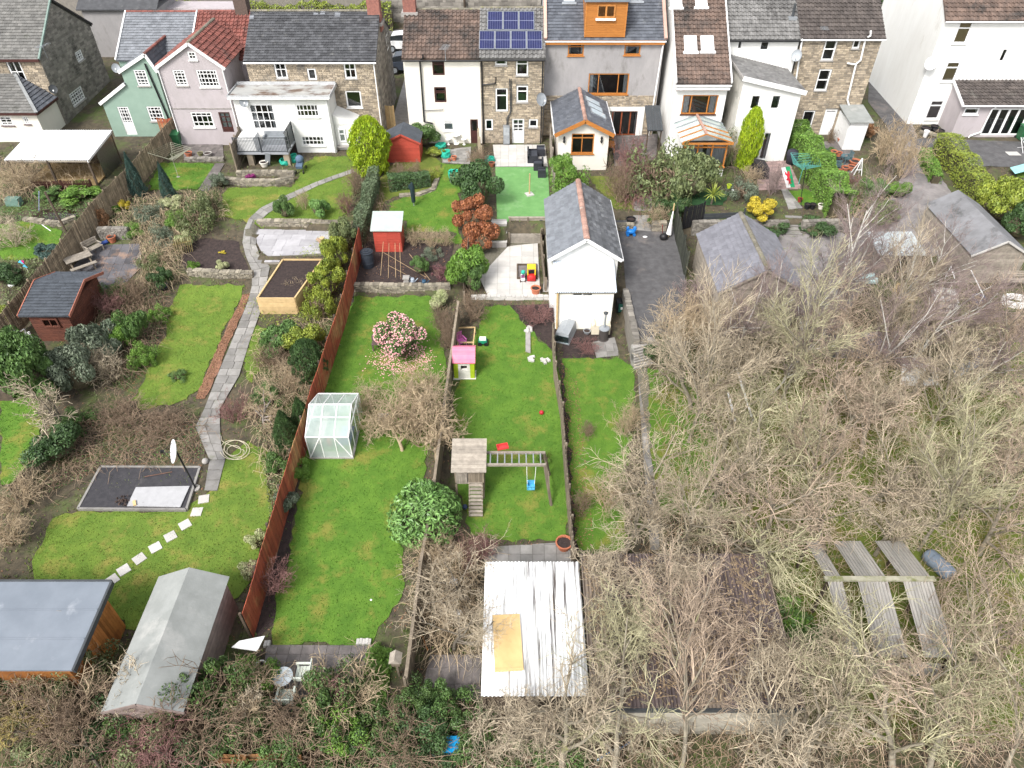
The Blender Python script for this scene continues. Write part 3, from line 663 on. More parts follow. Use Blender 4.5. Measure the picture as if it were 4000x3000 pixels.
class House:
 """box body with a ridge along x: facade (towards the camera) at Y"""
 def __init__(s,name,label,x0,x1,Y,dep,zb,ze,zr,material,cat='house',yr=None):
  s.x0,s.x1,s.Y,s.dep,s.zb,s.ze,s.zr,s.m=x0,x1,Y,dep,zb,ze,zr,material
  s.yr=yr or Y+dep/2;s.holes=[];s.t=thing(name,label,cat,((x0+x1)/2,Y,zb))
 def hole(s,px):
  r=rect_px(px,None,'y',s.Y);s.holes.append(r);return r
 def win(s,px,**k):
  r=s.hole(px);return window(s.t,MF(s.Y),r,**k)
 def body(s,front=True,left=True,right=True,fmat=None,smat=None):
  x0,x1,Y,d,zb,ze,zr=s.x0,s.x1,s.Y,s.dep,s.zb-.6,s.ze,s.zr
  if front:wall(s.t,MF(Y),[(x0,zb),(x1,zb),(x1,ze),(x0,ze)],s.holes,fmat or s.m)
  g=[(Y,zb),(Y+d,zb),(Y+d,ze),(s.yr,zr-.08),(Y,ze)]
  if left:wall(s.t,MLt(x0),g,[],smat or s.m,'side_wall')
  if right:wall(s.t,MRt(x1),g,[],smat or s.m,'side_wall')
  MB().poly([(x0,Y+d,zb),(x1,Y+d,zb),(x1,Y+d,ze),(x0,Y+d,ze)]).build('front_wall',s.m,s.t)
 def roof(s,kind,material,tw,tl,over=.22,side=.06,ridgem=None,holes=(),z0=None,back=True,cap=300):
  sl=(s.zr-s.ze)/(s.yr-s.Y);x0,x1=s.x0-side,s.x1+side
  s.eL=Vector((x0,s.Y-over,s.ze-sl*over+.1));s.eR=Vector((x1,s.Y-over,s.ze-sl*over+.1))
  s.rL=Vector((x0,s.yr,s.zr+.1));s.rR=Vector((x1,s.yr,s.zr+.1))
  ro=roof_plane(s.t,s.eL,s.eR,s.rR,s.rL,kind,material,tw,tl,holes=holes,cap=cap)
  if back:
   yb=s.Y+s.dep+over;zb=s.ze-(s.zr-s.ze)/(s.Y+s.dep-s.yr)*over+.1
   MB().prism([(x0,yb,zb-.09),(x1,yb,zb-.09),(x1,s.yr+.01,s.zr+.0),(x0,s.yr+.01,s.zr+.0)],(0,0,.09)).build('far_slope',material,ro)
  if ridgem:ridge(ro,s.rL+Vector((0,0,.0)),s.rR,ridgem)
  s.ro=ro;return ro
def dish(u,v,Y,label,parent=None,r=.3,face=(.3,-1,.35),m=None,zz=None):
 c=yp(u,v,Y);t=thing('satellite_dish',label,'satellite dish',c);f=Vector(face).normalized()
 a=f.cross(Vector((0,0,1))).normalized();b=a.cross(f)
 Mx=Matrix((a,b,f)).transposed().to_4x4();Mx.translation=c
 prof=[(.02,0),(.5,.05),(.8,.11),(1,.19)]
 d=MB().lathe(prof,16,cap=False).lathe([(.02,-.03),(.5,.02),(.8,.08),(1,.19)],16,cap=False)
 MB().add(d,Mx@Matrix.Diagonal((r,r*1.1,r,1))).build('reflector',m or M_GREYM,t,True)
 tip=c+f*r*1.2-b*r*.3
 MB().path([c-b*r,tip],.015,5).build('feed_arm',M_DGREY,t);MB().xbox(Matrix.Translation(tip),.08,.08,.1).build('receiver',M_WHITE,t)
 MB().path([c-f*.05,c-f*.12,Vector((c.x,Y,c.z-.1))],.025,5).build('bracket',M_DGREY,t)
 return t
def aerial(u,v,Y,h,label):
 c=yp(u,v,Y);t=thing('television_aerial',label,'aerial',c-Vector((0,0,h)))
 MB().path([c-Vector((0,0,h)),c],.02,5).build('mast',M_GREYM,t)
 m=MB().path([c+Vector((-.1,-.5,0)),c+Vector((.1,.6,0))],.014,4)
 for i in range(7):
  p=c+Vector((-.1+.2*i/6,-.5+1.1*i/6,0));m.path([p-Vector((.28,-.05,0)),p+Vector((.28,-.05,0))],.009,4)
 m.build('elements',M_GREYM,t);return t
# - the houses
X=lambda u,v,Y:yp(u,v,Y).x
Z=lambda v,Y:yp(2000,v,Y).z
GEO=dict(cols=3,rows=(.2,.4,.6,.8),bar=.042)
# --- stone house with solar panels
h=House('terraced_house','tan stone terraced house with solar panels on its roof',X(1880,400,52.3),X(2122,400,52.3),52.3,7.4,2.5,Z(224,52.3),Z(30,56.0)-.1,M_MORTAR,'house')
W_=dict(sill=SILLG)
h.win((1934,226,1980,255),**W_);h.win((2016,227,2063,295),rows=(.66,),bar=.06,curtain=.0,**W_);h.win((1936,344,1983,435),rows=(.68,),bar=.06,curtain=.12)
h.win((2018,335,2062,399),rows=(.66,),bar=.06,**W_);h.win((1895,466,1925,508));h.win((2066,466,2100,497),**W_)
h.win((2001,464,2047,561),name='door',cols=2,rows=(.62,.77),lower=.52,fr=.1)
h.body();stones(h.t,MF(h.Y),[(h.x0,2.1),(h.x1,2.1),(h.x1,h.ze-.05),(h.x0,h.ze-.05)],h.holes,M_STONE,seed=6,rh=.12,wmin=.16,wmax=.42)
h.roof('pan',M_TILEGR,.3,.33,ridgem=M_RIDGEG)
gutter(h.t,h.eL+Vector((0,-.05,-.1)),h.eR+Vector((0,-.05,-.1)),M_BLACK)
pipe(h.t,[(h.x1-.12,h.Y-.1,h.ze-.2),(h.x1-.12,h.Y-.1,2.5)],M_BLACK);pipe(h.t,[(h.x0+.1,h.Y-.1,h.ze-.2),(h.x0+.1,h.Y-.1,2.5)],M_BLACK,.055)
q=lambda u,v,Y=52.2:yp(u,v,Y)
pipe(h.t,[q(1886,332),q(1915,329),q(1935,326),q(1937,302)],M_BLACK,.05,'waste_pipe')
pipe(h.t,[q(1990,308),q(1994,435),q(1980,462),q(1980,500)],M_DGREY,.03,'cable');pipe(h.t,[q(1996,308),q(1998,400),q(1997,435),q(1984,462),q(1984,500)],M_DGREY,.03,'cable')
solarH=h
M_CELL=mat('solar cells',(.016,.02,.085),(.012,.015,.065),rough=.18,spec=.7,var=.06)
LBL=['upper row left','upper row middle','upper row right','lower row first from left','lower row second from left','lower row third from left','lower row rightmost']
SP_PX=[(1904+i*61.5,51,1904+i*61.5+60,124)for i in range(3)]+[(1872+i*61.8,127,1872+i*61.8+60.5,199)for i in range(4)]
for px,lb in zip(SP_PX,LBL):
 Mx,w,hh=panel_on(*px,h.eL,h.eR,h.rL);Mx=Mx@Matrix.Translation((0,0,.16))
 t=thing('solar_panel','dark blue solar panel on tiled roof, '+lb,'solar panel',Mx.translation,'solar panels on one roof')
 MB().add(MB().box(-w/2,w/2,-hh/2,hh/2,-.03,0),Mx).build('backing',mat('panel grid lines',(.22,.24,.34),(.2,.22,.32),rough=.3,var=0),t)
 fm=MB()
 for b in((-w/2,w/2,-hh/2,-hh/2+.035),(-w/2,w/2,hh/2-.035,hh/2),(-w/2,-w/2+.035,-hh/2,hh/2),(w/2-.035,w/2,-hh/2,hh/2)):fm.add(MB().box(b[0],b[1],b[2],b[3],0,.03),Mx)
 fm.build('frame',M_GREYM,t)
 for half in(0,1):
  for c in range(6):
   a=-w/2+.05+(w-.1)*c/6;b=-w/2+.05+(w-.1)*(c+1)/6;y0=-hh/2+.05 if not half else .025;y1=-.025 if not half else hh/2-.05
   MB().add(MB().box(a+.007,b-.007,y0,y1,.002,.012),Mx).build('cell',M_CELL,t)
t=thing('meter_cabinet','tall grey metal cabinet against the stone wall beside the white door','cabinet',(yp(1978,556,52.2).x,51.95,2.5))
a=yp(1966,525,52.0).x;b=yp(1991,525,52.0).x
MB().box(a,b,51.85,52.24,2.62,3.95).build('case',M_GREYM,t);MB().box(a+.04,b-.04,51.83,51.849,2.7,3.25).build('door',mat('cabinet door',(.36,.38,.4),rough=.5),t);MB().box(a+.04,b-.04,51.83,51.849,3.3,3.88).build('door',MATS['cabinet door'],t)
for q_ in(a+.05,b-.05):MB().path([(q_,52.05,2.4),(q_,52.05,2.62)],.03,5).build('leg',M_DGREY,t)
dish(2113,389,52.0,'grey satellite dish at the right corner of the solar panel house',face=(.6,-1,.5),r=.42)
# --- cream rendered house
h=House('terraced_house','cream rendered terraced house with brown tiled roof and dark brown windows',X(1590,400,52.3),X(1879,400,52.3),52.3,7.4,2.5,Z(226,52.3),Z(36,56.0)-.1,M_CREAM)
B_=dict(fm=M_DKBROWN,bar=.05)
h.win((1689,228,1736,294),rows=(.62,.72),**B_);h.win((1697,340,1743,400),rows=(.62,.72),**B_);h.win((1732,471,1773,511),rows=(.75,),sill=M_RENDERW,blind=mat('pale blind',(.5,.5,.5)))
h.win((1838,466,1868,560),name='door',lower=.5,fr=.09,**{**B_,'rows':(.5,)})
h.body();h.roof('pan',M_TILEBR,.3,.33,ridgem=M_RIDGEG);gutter(h.t,h.eL+Vector((0,-.05,-.1)),h.eR+Vector((0,-.05,-.1)),M_BLACK)
pipe(h.t,[q(1652,212,51.9),q(1652,226,51.9),q(1640,236,52.15),q(1657,475,52.2),q(1690,482,52.2)],M_BLACK,.06);pipe(h.t,[q(1659,432),q(1730,429),q(1731,424)],M_DGREY,.025,'waste_pipe')
c=yp(1601,30,56.0);chimney(h.ro,c.x-.45,c.x+.45,55.6,56.4,c.z-.8,c.z+1.4)
MB().add(MB().box(c.x-.6,c.x+.6,55.4,56.6,c.z-.45,c.z-.2)).build('chimney_flashing',M_CONC,h.ro)
aerial(1738,185,51.6,.9,'pale television aerial above the cream house gutter')
# --- stone house, left, with white flat-roofed extension
h=House('stone_house','tan stone house with long dark slate roof and brick chimney',X(958,240,53),X(1466,240,53),53.0,7.6,2.5,Z(235,53),Z(42,56.8)-.1,M_MORTAR)
S2=dict(cols=2,rows=(.5,),bar=.05,sill=SILLG)
h.win((1073,236,1119,307),**S2);h.win((1344,236,1390,307),**S2);h.win((1202,268,1235,312));h.win((1352,355,1412,420),curtain=.0,sill=M_RENDERW)
h.body();stones(h.t,MF(53),[(h.x0,3.4),(h.x1,3.4),(h.x1,h.ze-.05),(h.x0,h.ze-.05)],h.holes,M_STONE,rh=.12,wmin=.16,wmax=.42,seed=4)
g=[(53.0,2.1),(60.6,2.1),(60.6,h.ze),(h.yr,h.zr-.08),(53.0,h.ze)]
sw=[c for c in h.t.children if c.name.startswith('side_wall')][-1]
stones(sw,MRt(h.x1),g,[],M_STONEG,rh=.2,wmin=.3,wmax=.6,seed=5)
h.roof('slate',M_SLATE,.32,.24,ridgem=M_RIDGEG,side=.08);gutter(h.t,h.eL+Vector((0,-.05,-.1)),h.eR+Vector((0,-.05,-.1)))
pipe(h.t,[(h.x1-.12,52.9,h.ze-.15),(h.x1-.12,52.9,2.6)],M_WHITE)
c=yp(1466,50,56.8);chimney(h.ro,c.x-.5,c.x+.4,56.4,57.3,c.z-1.2,c.z+1.6);MB().box(c.x-.7,c.x+.5,56.15,57.5,c.z-.75,c.z-.55).build('chimney_flashing',M_CONC,h.ro)
for px in((1225,50,1243,62),(1252,45,1270,58),(1308,48,1330,66),(975,62,992,75)):
 Mx,w,hh=panel_on(*px,h.eL,h.eR,h.rL);MB().add(MB().box(-w/2,w/2,-hh/2,hh/2,.03,.045),Mx).build('replacement_slate',M_SLATEL,h.ro)
wx=xp(1512,160,h.x1)
window(h.t,MRt(h.x1+.05),(wx.y-.5,wx.y+.5,wx.z-.6,wx.z+.5),rows=(.5,))
YE=50.7;xl,xr=X(932,480,YE),X(1296,480,YE);zt=6.55
e=thing('flat_roof_extension','white rendered flat roofed extension with georgian windows','extension',((xl+xr)/2,YE,2.45))
rs=[rect_px(p,None,'y',YE)for p in((981,407,1076,506),(1157,407,1245,457),(1178,531,1267,569))]
wall(e,MF(YE),[(xl,1.9),(xr,1.9),(xr,zt),(xl,zt)],rs,M_RENDERW)
wall(e,MRt(xr),[(YE,1.9),(53,1.9),(53,zt),(YE,zt)],[],M_RENDERW,'side_wall');wall(e,MLt(xl),[(YE,1.9),(53,1.9),(53,zt),(YE,zt)],[],M_RENDERW,'side_wall')
window(e,MF(YE),rs[0],cols=[.26,.5,.74],rows=(.35,.68),bar=.05,curtain=.2,name='patio_door');window(e,MF(YE),rs[1],cols=[.17,.33,.5,.67,.83],rows=(.5,),bar=.045,sill=M_RENDERW);window(e,MF(YE),rs[2],cols=[.17,.33,.5,.67,.83],rows=(.5,),bar=.045,sill=M_RENDERW)
M_PUDDLE=mat('flat roof felt with puddles',(.42,.42,.40),(.34,.34,.33),sc=.8,var=0,rough=.3,c3=(.13,.085,.065),sc3=.7,th3=.47,stretch=(1,1.6,1))
MB().box(xl-.2,xr+.2,YE-.25,52.95,zt,zt+.12).build('roof',M_PUDDLE,e)
cb=MB().box(xl-.2,xr+.2,YE-.3,YE-.25,zt-.05,zt+.2).box(xl-.25,xl-.2,YE-.3,52.95,zt-.05,zt+.22).box(xr+.2,xr+.25,YE-.3,52.95,zt-.05,zt+.22).box(xl-.2,xr+.2,52.8,52.95,zt+.12,zt+.3);cb.build('roof_edge_trim',mat('pale lead',(.5,.51,.52),rough=.4),e)
gutter(e,(xl-.2,YE-.36,zt),(xr+.2,YE-.36,zt));pipe(e,[(xr-.15,YE-.3,zt),(xr-.1,YE-.08,zt-.3),(xr-.1,YE-.08,2.5)],M_WHITE)
MB().box(xr+.02,xr+1.55,51.2,52.99,1.9,4.4).build('porch',M_RENDERW,e);MB().prism([(xr+.02,51.15,4.4),(xr+1.6,51.15,4.4),(xr+.02,51.15,5.1)],(0,1.85,0)).build('porch_roof',M_RENDERW,e)
window(e,MF(51.1),(xr+.25,xr+.75,3.1,4.1),rows=(.6,));MB().box(xr+.05,xr+.9,50.9,51.19,2.75,2.85).build('ledge',M_CONC,e)
dish(952,400,YE-.25,'grey satellite dish on the white extension wall',face=(.5,-1,.5))
YB=48.5;bl,br=X(920,597,YB),X(1126,597,YB);zd=3.45
b=thing('balcony','grey metal balcony with vertical bars and glass end in front of white extension','balcony',((bl+br)/2,YB,2.4))
MB().box(bl,br,YB,YE-.02,zd-.14,zd).build('deck',mat('balcony deck',(.30,.31,.33),(.25,.26,.28),sc=2),b)
rt=zd+1.08;m=MB().box(bl,br,YB+.02,YB+.07,rt-.05,rt).box(bl,br,YB+.02,YB+.06,zd+.06,zd+.1);m.build('rail',M_DGREY,b)
n=36;bm=MB().box(-.011,.011,-.011,.011,0,1).mesh('baluster',M_DGREY)
for i in range(n):inst('baluster',bm,Matrix.Translation((bl+(br-bl)*(i+.5)/n,YB+.045,zd+.1))@Matrix.Diagonal((1,1,rt-zd-.15,1)),b)
for x in(bl+.03,(bl+br)/2,br-.03):MB().box(x-.035,x+.035,YB,YB+.08,zd,rt+.03).build('post',M_DGREY,b)
MB().box(br-.03,br-.015,YB+.1,YE-.1,zd+.08,rt+.3).build('glass_screen',glass_mat('smoked screen',(.35,.38,.42),.05,.1),b)
for y in(YB+.8,YE-.15):MB().box(br-.06,br+.01,y,y+.06,zd,rt+.35).build('post',M_DGREY,b)
MB().box(br-.06,br+.01,YB,YE-.1,rt+.3,rt+.35).build('rail',M_DGREY,b)
for x in(br-.25,bl+.9):
 p=MB().box(x-.2,x+.2,YB+.1,YB+.5,1.9,zd-.14);p.build('pillar',M_STONE,b)
MB().box(bl+.02,br,YE-.12,YE-.02,2.0,zd-.14).build('undercroft_wall',M_SOIL,b)  # dark panel: shade of the void under the deck put into colour
t=thing('covered_table','garden furniture under a white cover on the balcony','furniture cover',(bl+.9,YB+1,zd))
MB().prism([(bl+.12,YB+.2,zd),(bl+1.5,YB+.2,zd),(bl+1.35,YB+.28,zd+.85),(bl+.25,YB+.28,zd+.9)],(0,1.4,0)).build('cover',M_WHITE,t);MB().prism([(bl+.25,YB+.3,zd+.88),(bl+1.35,YB+.3,zd+.84),(bl+.8,YB+.3,zd+1.0)],(0,1.1,0)).build('cover_top',M_WHITE,t)
t=thing('sofa','grey cushioned bench on the balcony against the patio door','sofa',(bl+2.6,YE-.6,zd))
MB().box(bl+1.7,bl+3.6,YE-.9,YE-.3,zd,zd+.4).build('seat',M_GREYM,t);MB().box(bl+1.7,bl+3.6,YE-.3,YE-.15,zd,zd+.75).build('backrest',M_GREYM,t)
for x in(bl+1.7,bl+3.5):MB().box(x,x+.1,YE-.9,YE-.3,zd+.4,zd+.6).build('armrest',M_GREYM,t)
# --- lavender house: rear wing with gable, main block behind
YP_=52.0;xl,xr=X(640,350,YP_),X(895,350,YP_);ze=Z(263,YP_);za=Z(172,YP_);xm=X(737,172,YP_)
e=thing('gabled_house','lavender pebbledashed house with gabled wing and red tiled roof','house',((xl+xr)/2,YP_,2.5))
rs=[rect_px(p,None,'y',YP_)for p in((734,201,766,234),(680,273,727,335),(773,273,852,340),(750,438,832,497),(862,438,906,516))]
wall(e,MF(YP_),[(xl,1.9),(xr,1.9),(xr,ze),(xm,za),(xl,ze)],rs,M_PINK)
wall(e,MRt(xr),[(YP_,1.9),(57,1.9),(57,ze),(YP_,ze)],[],M_PINK,'side_wall');wall(e,MLt(xl),[(YP_,1.9),(57,1.9),(57,ze),(YP_,ze)],[],M_PINK,'side_wall')
window(e,MF(YP_),rs[0],cols=2,rows=(.5,),sill=M_RENDERW,bar=.04);window(e,MF(YP_),rs[1],cols=3,rows=(.2,.4,.6,.8),bar=.042,sill=SILLG);window(e,MF(YP_),rs[2],cols=[.16,.32,.5,.68,.84],rows=(.25,.5,.75),bar=.042,sill=M_RENDERW)
window(e,MF(YP_),rs[3],cols=4,rows=(.33,.75),bar=.045,sill=M_RENDERW);window(e,MF(YP_),rs[4],name='door',fm=M_DKBROWN,cols=2,rows=(.5,.75),lower=.25,blind=mat('net curtain',(.55,.56,.58)))
MB().box(xl,xr,YP_-.03,YP_+.02,Z(424,YP_)-.04,Z(424,YP_)+.03).build('band',mat('dirty band',(.3,.28,.26)),e)
yf=57.6;ov=.15
mk=lambda x,y,z:Vector((x,y,z))
rl=roof_plane(e,mk(xl-ov,yf,ze-.02),mk(xl-ov,YP_-.15,ze-.02),mk(xm,YP_-.15,za+.12),mk(xm,yf,za+.12),'pan',M_TILERED,.3,.33)
rr_=roof_plane(e,mk(xr+ov,YP_-.15,ze-.02),mk(xr+ov,yf,ze-.02),mk(xm,yf,za+.12),mk(xm,YP_-.15,za+.12),'pan',M_TILERED,.3,.33)
ridge(rr_,mk(xm,YP_-.15,za+.12),mk(xm,yf,za+.12),M_RIDGEG)
for s,x in((-1,xl-ov),(1,xr+ov)):MB().bar((x,YP_-.17,ze-.08),(xm,YP_-.17,za+.06),.05,.2).build('bargeboard',M_WHITE,e)
pipe(e,[(xl+.08,YP_-.08,ze),(xl+.08,YP_-.08,2.6)],M_WHITE);pipe(e,[(xr-.08,YP_-.08,ze),(xr-.08,YP_-.08,2.6)],M_WHITE)
hp=House('house_main_block','main block of the lavender house under red tiles',X(735,176,55.6),X(957,176,55.6),55.6,7.4,2.6,7.6,Z(43,59.3)-.1,M_PINK)
hp.body();hp.roof('pan',M_TILERED,.3,.33,ridgem=M_TILERED)
c=yp(950,40,59.3);chimney(hp.ro,c.x-.5,c.x+.45,58.9,59.8,c.z-1,c.z+1.7,m=mat('sooty brick',(.12,.085,.07),(.08,.06,.05),sc=9,var=.1))
# --- sage green house
YG=53.4;xl,xr=X(513,300,YG),X(634,300,YG);ze=Z(275,YG);za=Z(214,YG);xm=X(549,214,YG)
xr=X(655,420,YG);xl=X(522,420,YG)
e=thing('gabled_house','sage green house with narrow gabled wing and sloping lean-to','house',((xl+xr)/2,YG,2.6))
rs=[rect_px(p,None,'y',YG)for p in((530,273,576,335),(476,417,518,526),(580,416,636,474))]
xll=X(425,470,YG);zl=Z(404,YG);zl2=Z(330,YG)
wall(e,MF(YG),[(xll,2.0),(xr,2.0),(xr,ze),(xm+.35,za),(xl,ze-.05),(xl,zl2),(xll,zl)],rs,M_SAGE)
wall(e,MRt(xr),[(YG,2),(57,2),(57,ze),(YG,ze)],[],M_SAGE,'side_wall');wall(e,MLt(xll),[(YG,2),(57,2),(57,zl),(YG,zl)],[],M_SAGE,'side_wall');wall(e,MLt(xl),[(YG,zl),(57,zl),(57,ze),(YG,ze)],[],M_SAGE,'side_wall')
window(e,MF(YG),rs[0],cols=3,rows=(.2,.4,.6,.8),bar=.042,sill=SILLG);window(e,MF(YG),rs[1],name='door',cols=4,rows=(.5,.63,.77,.88),lower=.45,bar=.042,fr=.09);window(e,MF(YG),rs[2],cols=4,rows=(.25,.5,.75),bar=.042,sill=SILLG)
xa=xm+.35
roof_plane(e,mk(xl-ov,58,ze-.05),mk(xl-ov,YG-.12,ze-.05),mk(xa,YG-.12,za+.12),mk(xa,58,za+.12),'slate',M_SLATEL,.3,.25)
rr_=roof_plane(e,mk(xr+ov,YG-.12,ze-.05),mk(xr+ov,58,ze-.05),mk(xa,58,za+.12),mk(xa,YG-.12,za+.12),'slate',M_SLATEB,.3,.25)
ridge(rr_,mk(xa,YG-.12,za+.12),mk(xa,58,za+.12),M_TILERED)
roof_plane(e,mk(xll-.1,57,zl+.02),mk(xll-.1,YG-.15,zl+.02),mk(xl,YG-.15,zl2+.12),mk(xl,57,zl2+.12),'slate',M_SLATEL,.3,.25)
for a,b in(((xl-ov,ze-.1),(xa,za+.05)),((xr+ov,ze-.1),(xa,za+.05)),((xll-.15,zl),(xl,zl2+.08))):MB().bar((a[0],YG-.15,a[1]),(b[0],YG-.15,b[1]),.05,.22).build('bargeboard',M_WHITE,e)
pipe(e,[(xr-.6,YG-.09,ze+.5),(xr-.05,YG-.09,2.7)],M_BLACK,.06)
hg=House('house_main_block','main block of the sage house under pale grey slates',X(462,237,55.6),X(725,176,55.6),55.6,7.4,2.6,7.55,Z(45,59.3)-.1,M_SAGE)
hg.body();hg.roof('slate',M_SLATEL,.32,.25,ridgem=M_TILERED)
for x in(hg.x0-.06,hg.x1+.02):MB().bar((x,hg.Y-.25,hg.ze+.05),(x,hg.yr,hg.zr+.17),.1,.08).build('verge',M_WHITE,hg.t)
dish(453,266,55.3,'grey satellite dish on the sage house corner',face=(.4,-1,.4))
# --- far-left grey stone house with gable, and cream hip-roofed annexe
YH,XH=55.5,-35.2;zea=7.6;yr_=59.7;zrr=10.5
h=House('stone_house','large grey rubble stone house with tall gable at far left',-56,XH,YH,8.5,2.6,zea,zrr,M_MORTAR,yr=yr_)
h.win((40,237,92,325),cols=2,rows=(.5,),bar=.05,sill=SILLG)
ol=[(YH,2.0),(64,2.0),(64,zea),(yr_,zrr-.08),(YH,zea)]
gh=[]
for px in((296,194,325,242),(271,344,332,409)):
 gh.append(rect_px(px,None,'x',XH))
h.body(right=False);sw=wall(h.t,MRt(XH),ol,gh,M_MORTAR,'side_wall')
stones(sw,MRt(XH),ol,gh,M_STONEG,rh=.2,wmin=.25,wmax=.6,seed=8)
window(h.t,MRt(XH),gh[0],cols=3,rows=(.25,.5,.75),bar=.045,sill=SILLG);window(h.t,MRt(XH),gh[1],cols=[.17,.33,.5,.67,.83],rows=(.25,.5,.75),bar=.045,sill=SILLG)
stones(h.t,MF(YH),[(-44,4.8),(XH,4.8),(XH,zea-.05),(-44,zea-.05)],h.holes,M_STONE,seed=9,rh=.17)
h.roof('slate',mat('mossy grey slate',(.17,.165,.155),(.12,.118,.112),sc=2,var=.22,c3=(.09,.09,.08),sc3=.8,th3=.55),.34,.26,ridgem=None)
MB().bar((XH+.08,YH-.2,zea+.05),(XH+.08,yr_,zrr+.1),.12,.12).build('verge',mat('verdigris lead',(.20,.27,.24)),h.t);MB().bar((XH+.1,yr_,zrr+.1),(XH+.1,64.2,zea+.05),.14,.14).build('verge',M_BLACK,h.t)
MB().box(-56,XH+.1,YH-.32,YH-.22,zea-.12,zea+.05).build('fascia',M_DKBROWN,h.t)
aerial(165,178,56.2,.9,'pale television aerial on the far left stone house roof');dish(207,348,55.0,'dark satellite dish beside the cream annexe roof',face=(.6,-1,.3),m=M_DGREY)
YA=52.5;xa=-35.3;za=4.8
e=thing('annexe','cream rendered single storey annexe with hipped slate roof','annexe',(-38,YA,2.5))
rs=[rect_px(p,None,'y',YA)for p in((0,455,48,490),(90,455,114,485))]
wall(e,MF(YA),[(-52,1.9),(xa,1.9),(xa,za),(-52,za)],rs,M_CREAM);wall(e,MRt(xa),[(YA,1.9),(YH-.01,1.9),(YH-.01,za),(YA,za)],[],M_CREAM,'side_wall')
for r in rs:window(e,MF(YA),r,cols=2,rows=(.33,.66),bar=.05,sill=mat('brown sill',(.2,.15,.15)))
p=mk(xa-2.2,YH-.05,za+1.75)
M_MS=MATS['mossy grey slate']
ro=roof_plane(e,mk(-52,YA-.25,za),mk(xa+.25,YA-.25,za),mk(xa-2.2,YH-.05,za+1.75),mk(-52,YH-.05,za+1.75),'slate',M_MS,.34,.26)
roof_plane(e,mk(xa+.25,YA-.25,za),mk(xa+.25,YH-.05,za),p,p,'slate',M_SLATEB,.34,.26)
MB().bar((xa+.25,YA-.25,za+.05),p,.22,.07).build('hip',mat('lead hip',(.3,.31,.31)),ro)
MB().box(-52,xa+.3,YA-.32,YA-.26,za-.14,za+.02).build('fascia',M_DKBROWN,e);MB().box(xa+.26,xa+.32,YA-.32,YH-.06,za-.14,za+.02).build('fascia',M_DKBROWN,e)
# --- grey rendered house with orange dormer
YQ=53.6;h=House('rendered_house','tall grey rendered house with orange clad dormer',X(2127,260,YQ),X(2578,300,YQ),YQ,8.6,2.5,Z(152,YQ),Z(152,YQ)+3.0,M_GREYR)
O_=dict(fm=M_ORANGE,bar=.06,fr=.08)
h.win((2219,160,2281,217),rows=(.6,),sill=M_ORANGE,**O_);h.win((2440,156,2503,215),rows=(.6,),sill=M_ORANGE,**O_)
h.win((2298,287,2455,368),cols=[.25,.74],rows=(),curtain=.12,sill=M_ORANGE,**O_);h.win((2388,433,2490,529),name='patio_door',cols=[.37,.7],fm=mat('red brown frame',(.27,.075,.03),(.2,.055,.025)),bar=.1,fr=.09,curtain=.1)
h.body();zs=Z(372,YQ);h7=h
stones(h.t,MF(YQ),[(h.x0+.05,2.1),(h.x1-.05,2.1),(h.x1-.05,zs),(h.x0+.05,zs)],h.holes,M_STONE,seed=11,proud=.05,rh=.13,wmin=.16,wmax=.42)
MB().box(h.x0,h.x1,YQ-.25,YQ-.02,h.ze-.32,h.ze-.05).build('fascia',M_ORANGE,h.t)
a=X(2370,425,YQ);b=X(2518,425,YQ)
MB().box(a,b,YQ-.12,YQ-.06,Z(432,YQ),Z(416,YQ)).box(b-.5,b,YQ-.12,YQ-.06,2.5,Z(432,YQ)).build('door_surround',M_RENDERW,h.t)
h.roof('slate',M_SLATEB,.32,.26,ridgem=None);gutter(h.t,h.eL+Vector((0,-.04,-.06)),h.eR+Vector((0,-.04,-.06)))
for x in(h.x0,h.x1):MB().bar((x,YQ-.3,h.ze+.1),(x,h.yr,h.zr+.2),.22,.16).build('parapet',mat('salmon verge',(.52,.34,.28),(.44,.29,.24)),h.t)
pipe(h.t,[(h.x1-.1,YQ-.1,h.ze-.2),(h.x1-.3,YQ-.1,2.6)],M_WHITE,.06)
dl,dr=X(2287,70,YQ-.1),X(2447,70,YQ-.1);z0,z1=h.ze+.15,Z(5,YQ-.1)
dm=MB().box(dl,dr,YQ-.1,h.yr+1,z0,z1).build('dormer',M_ORANGE,h.ro);n=15;bm=MB().box(0,1,-.015,0,0,(z1-z0)/n-.012).mesh('cladding_board',M_ORANGE)
for i in range(n):inst('cladding_board',bm,Matrix.Translation((dl+.05,YQ-.102,z0+(z1-z0)*i/n))@Matrix.Diagonal((dr-dl-.1,1,1,1)),dm)
MB().box(dl-.15,dr+.15,YQ-.3,h.yr+1.2,z1,z1+.12).build('dormer_roof',M_FELTM,h.ro)
MB().box(dl-.02,dl+.08,YQ-.14,YQ-.104,z0,z1).box(dr-.08,dr+.02,YQ-.14,YQ-.104,z0,z1).build('corner_trim',M_ORANGE,h.ro)
r=rect_px((2332,18,2404,70),None,'y',YQ-.15);window(h.t,MF(YQ-.22),r,cols=2,bar=.12,fr=.1,fm=mat('orange window',(.52,.22,.06)))
MB().box(r[0]-.06,r[1]+.06,YQ-.28,YQ-.1,r[2]-.14,r[2]-.02).build('sill',M_WHITE,h.t)
for px in((2200,-18,2245,14),(2462,-20,2508,9)):
 s,g_,Mx=skylight(h.ro,px,h.eL,h.eR,h.rL);g_.build('skylight_glass',M_SKYGLASS,h.ro)
YS=47.9;xl,xr=X(2180,590,YS),X(2374,590,YS);ze=5.2;xm=(xl+xr)/2;za=6.0;yf=53.55
e=thing('sunroom_extension','cream rendered single storey extension with slate roof and terracotta ridge','extension',(xm,YS,2.4))
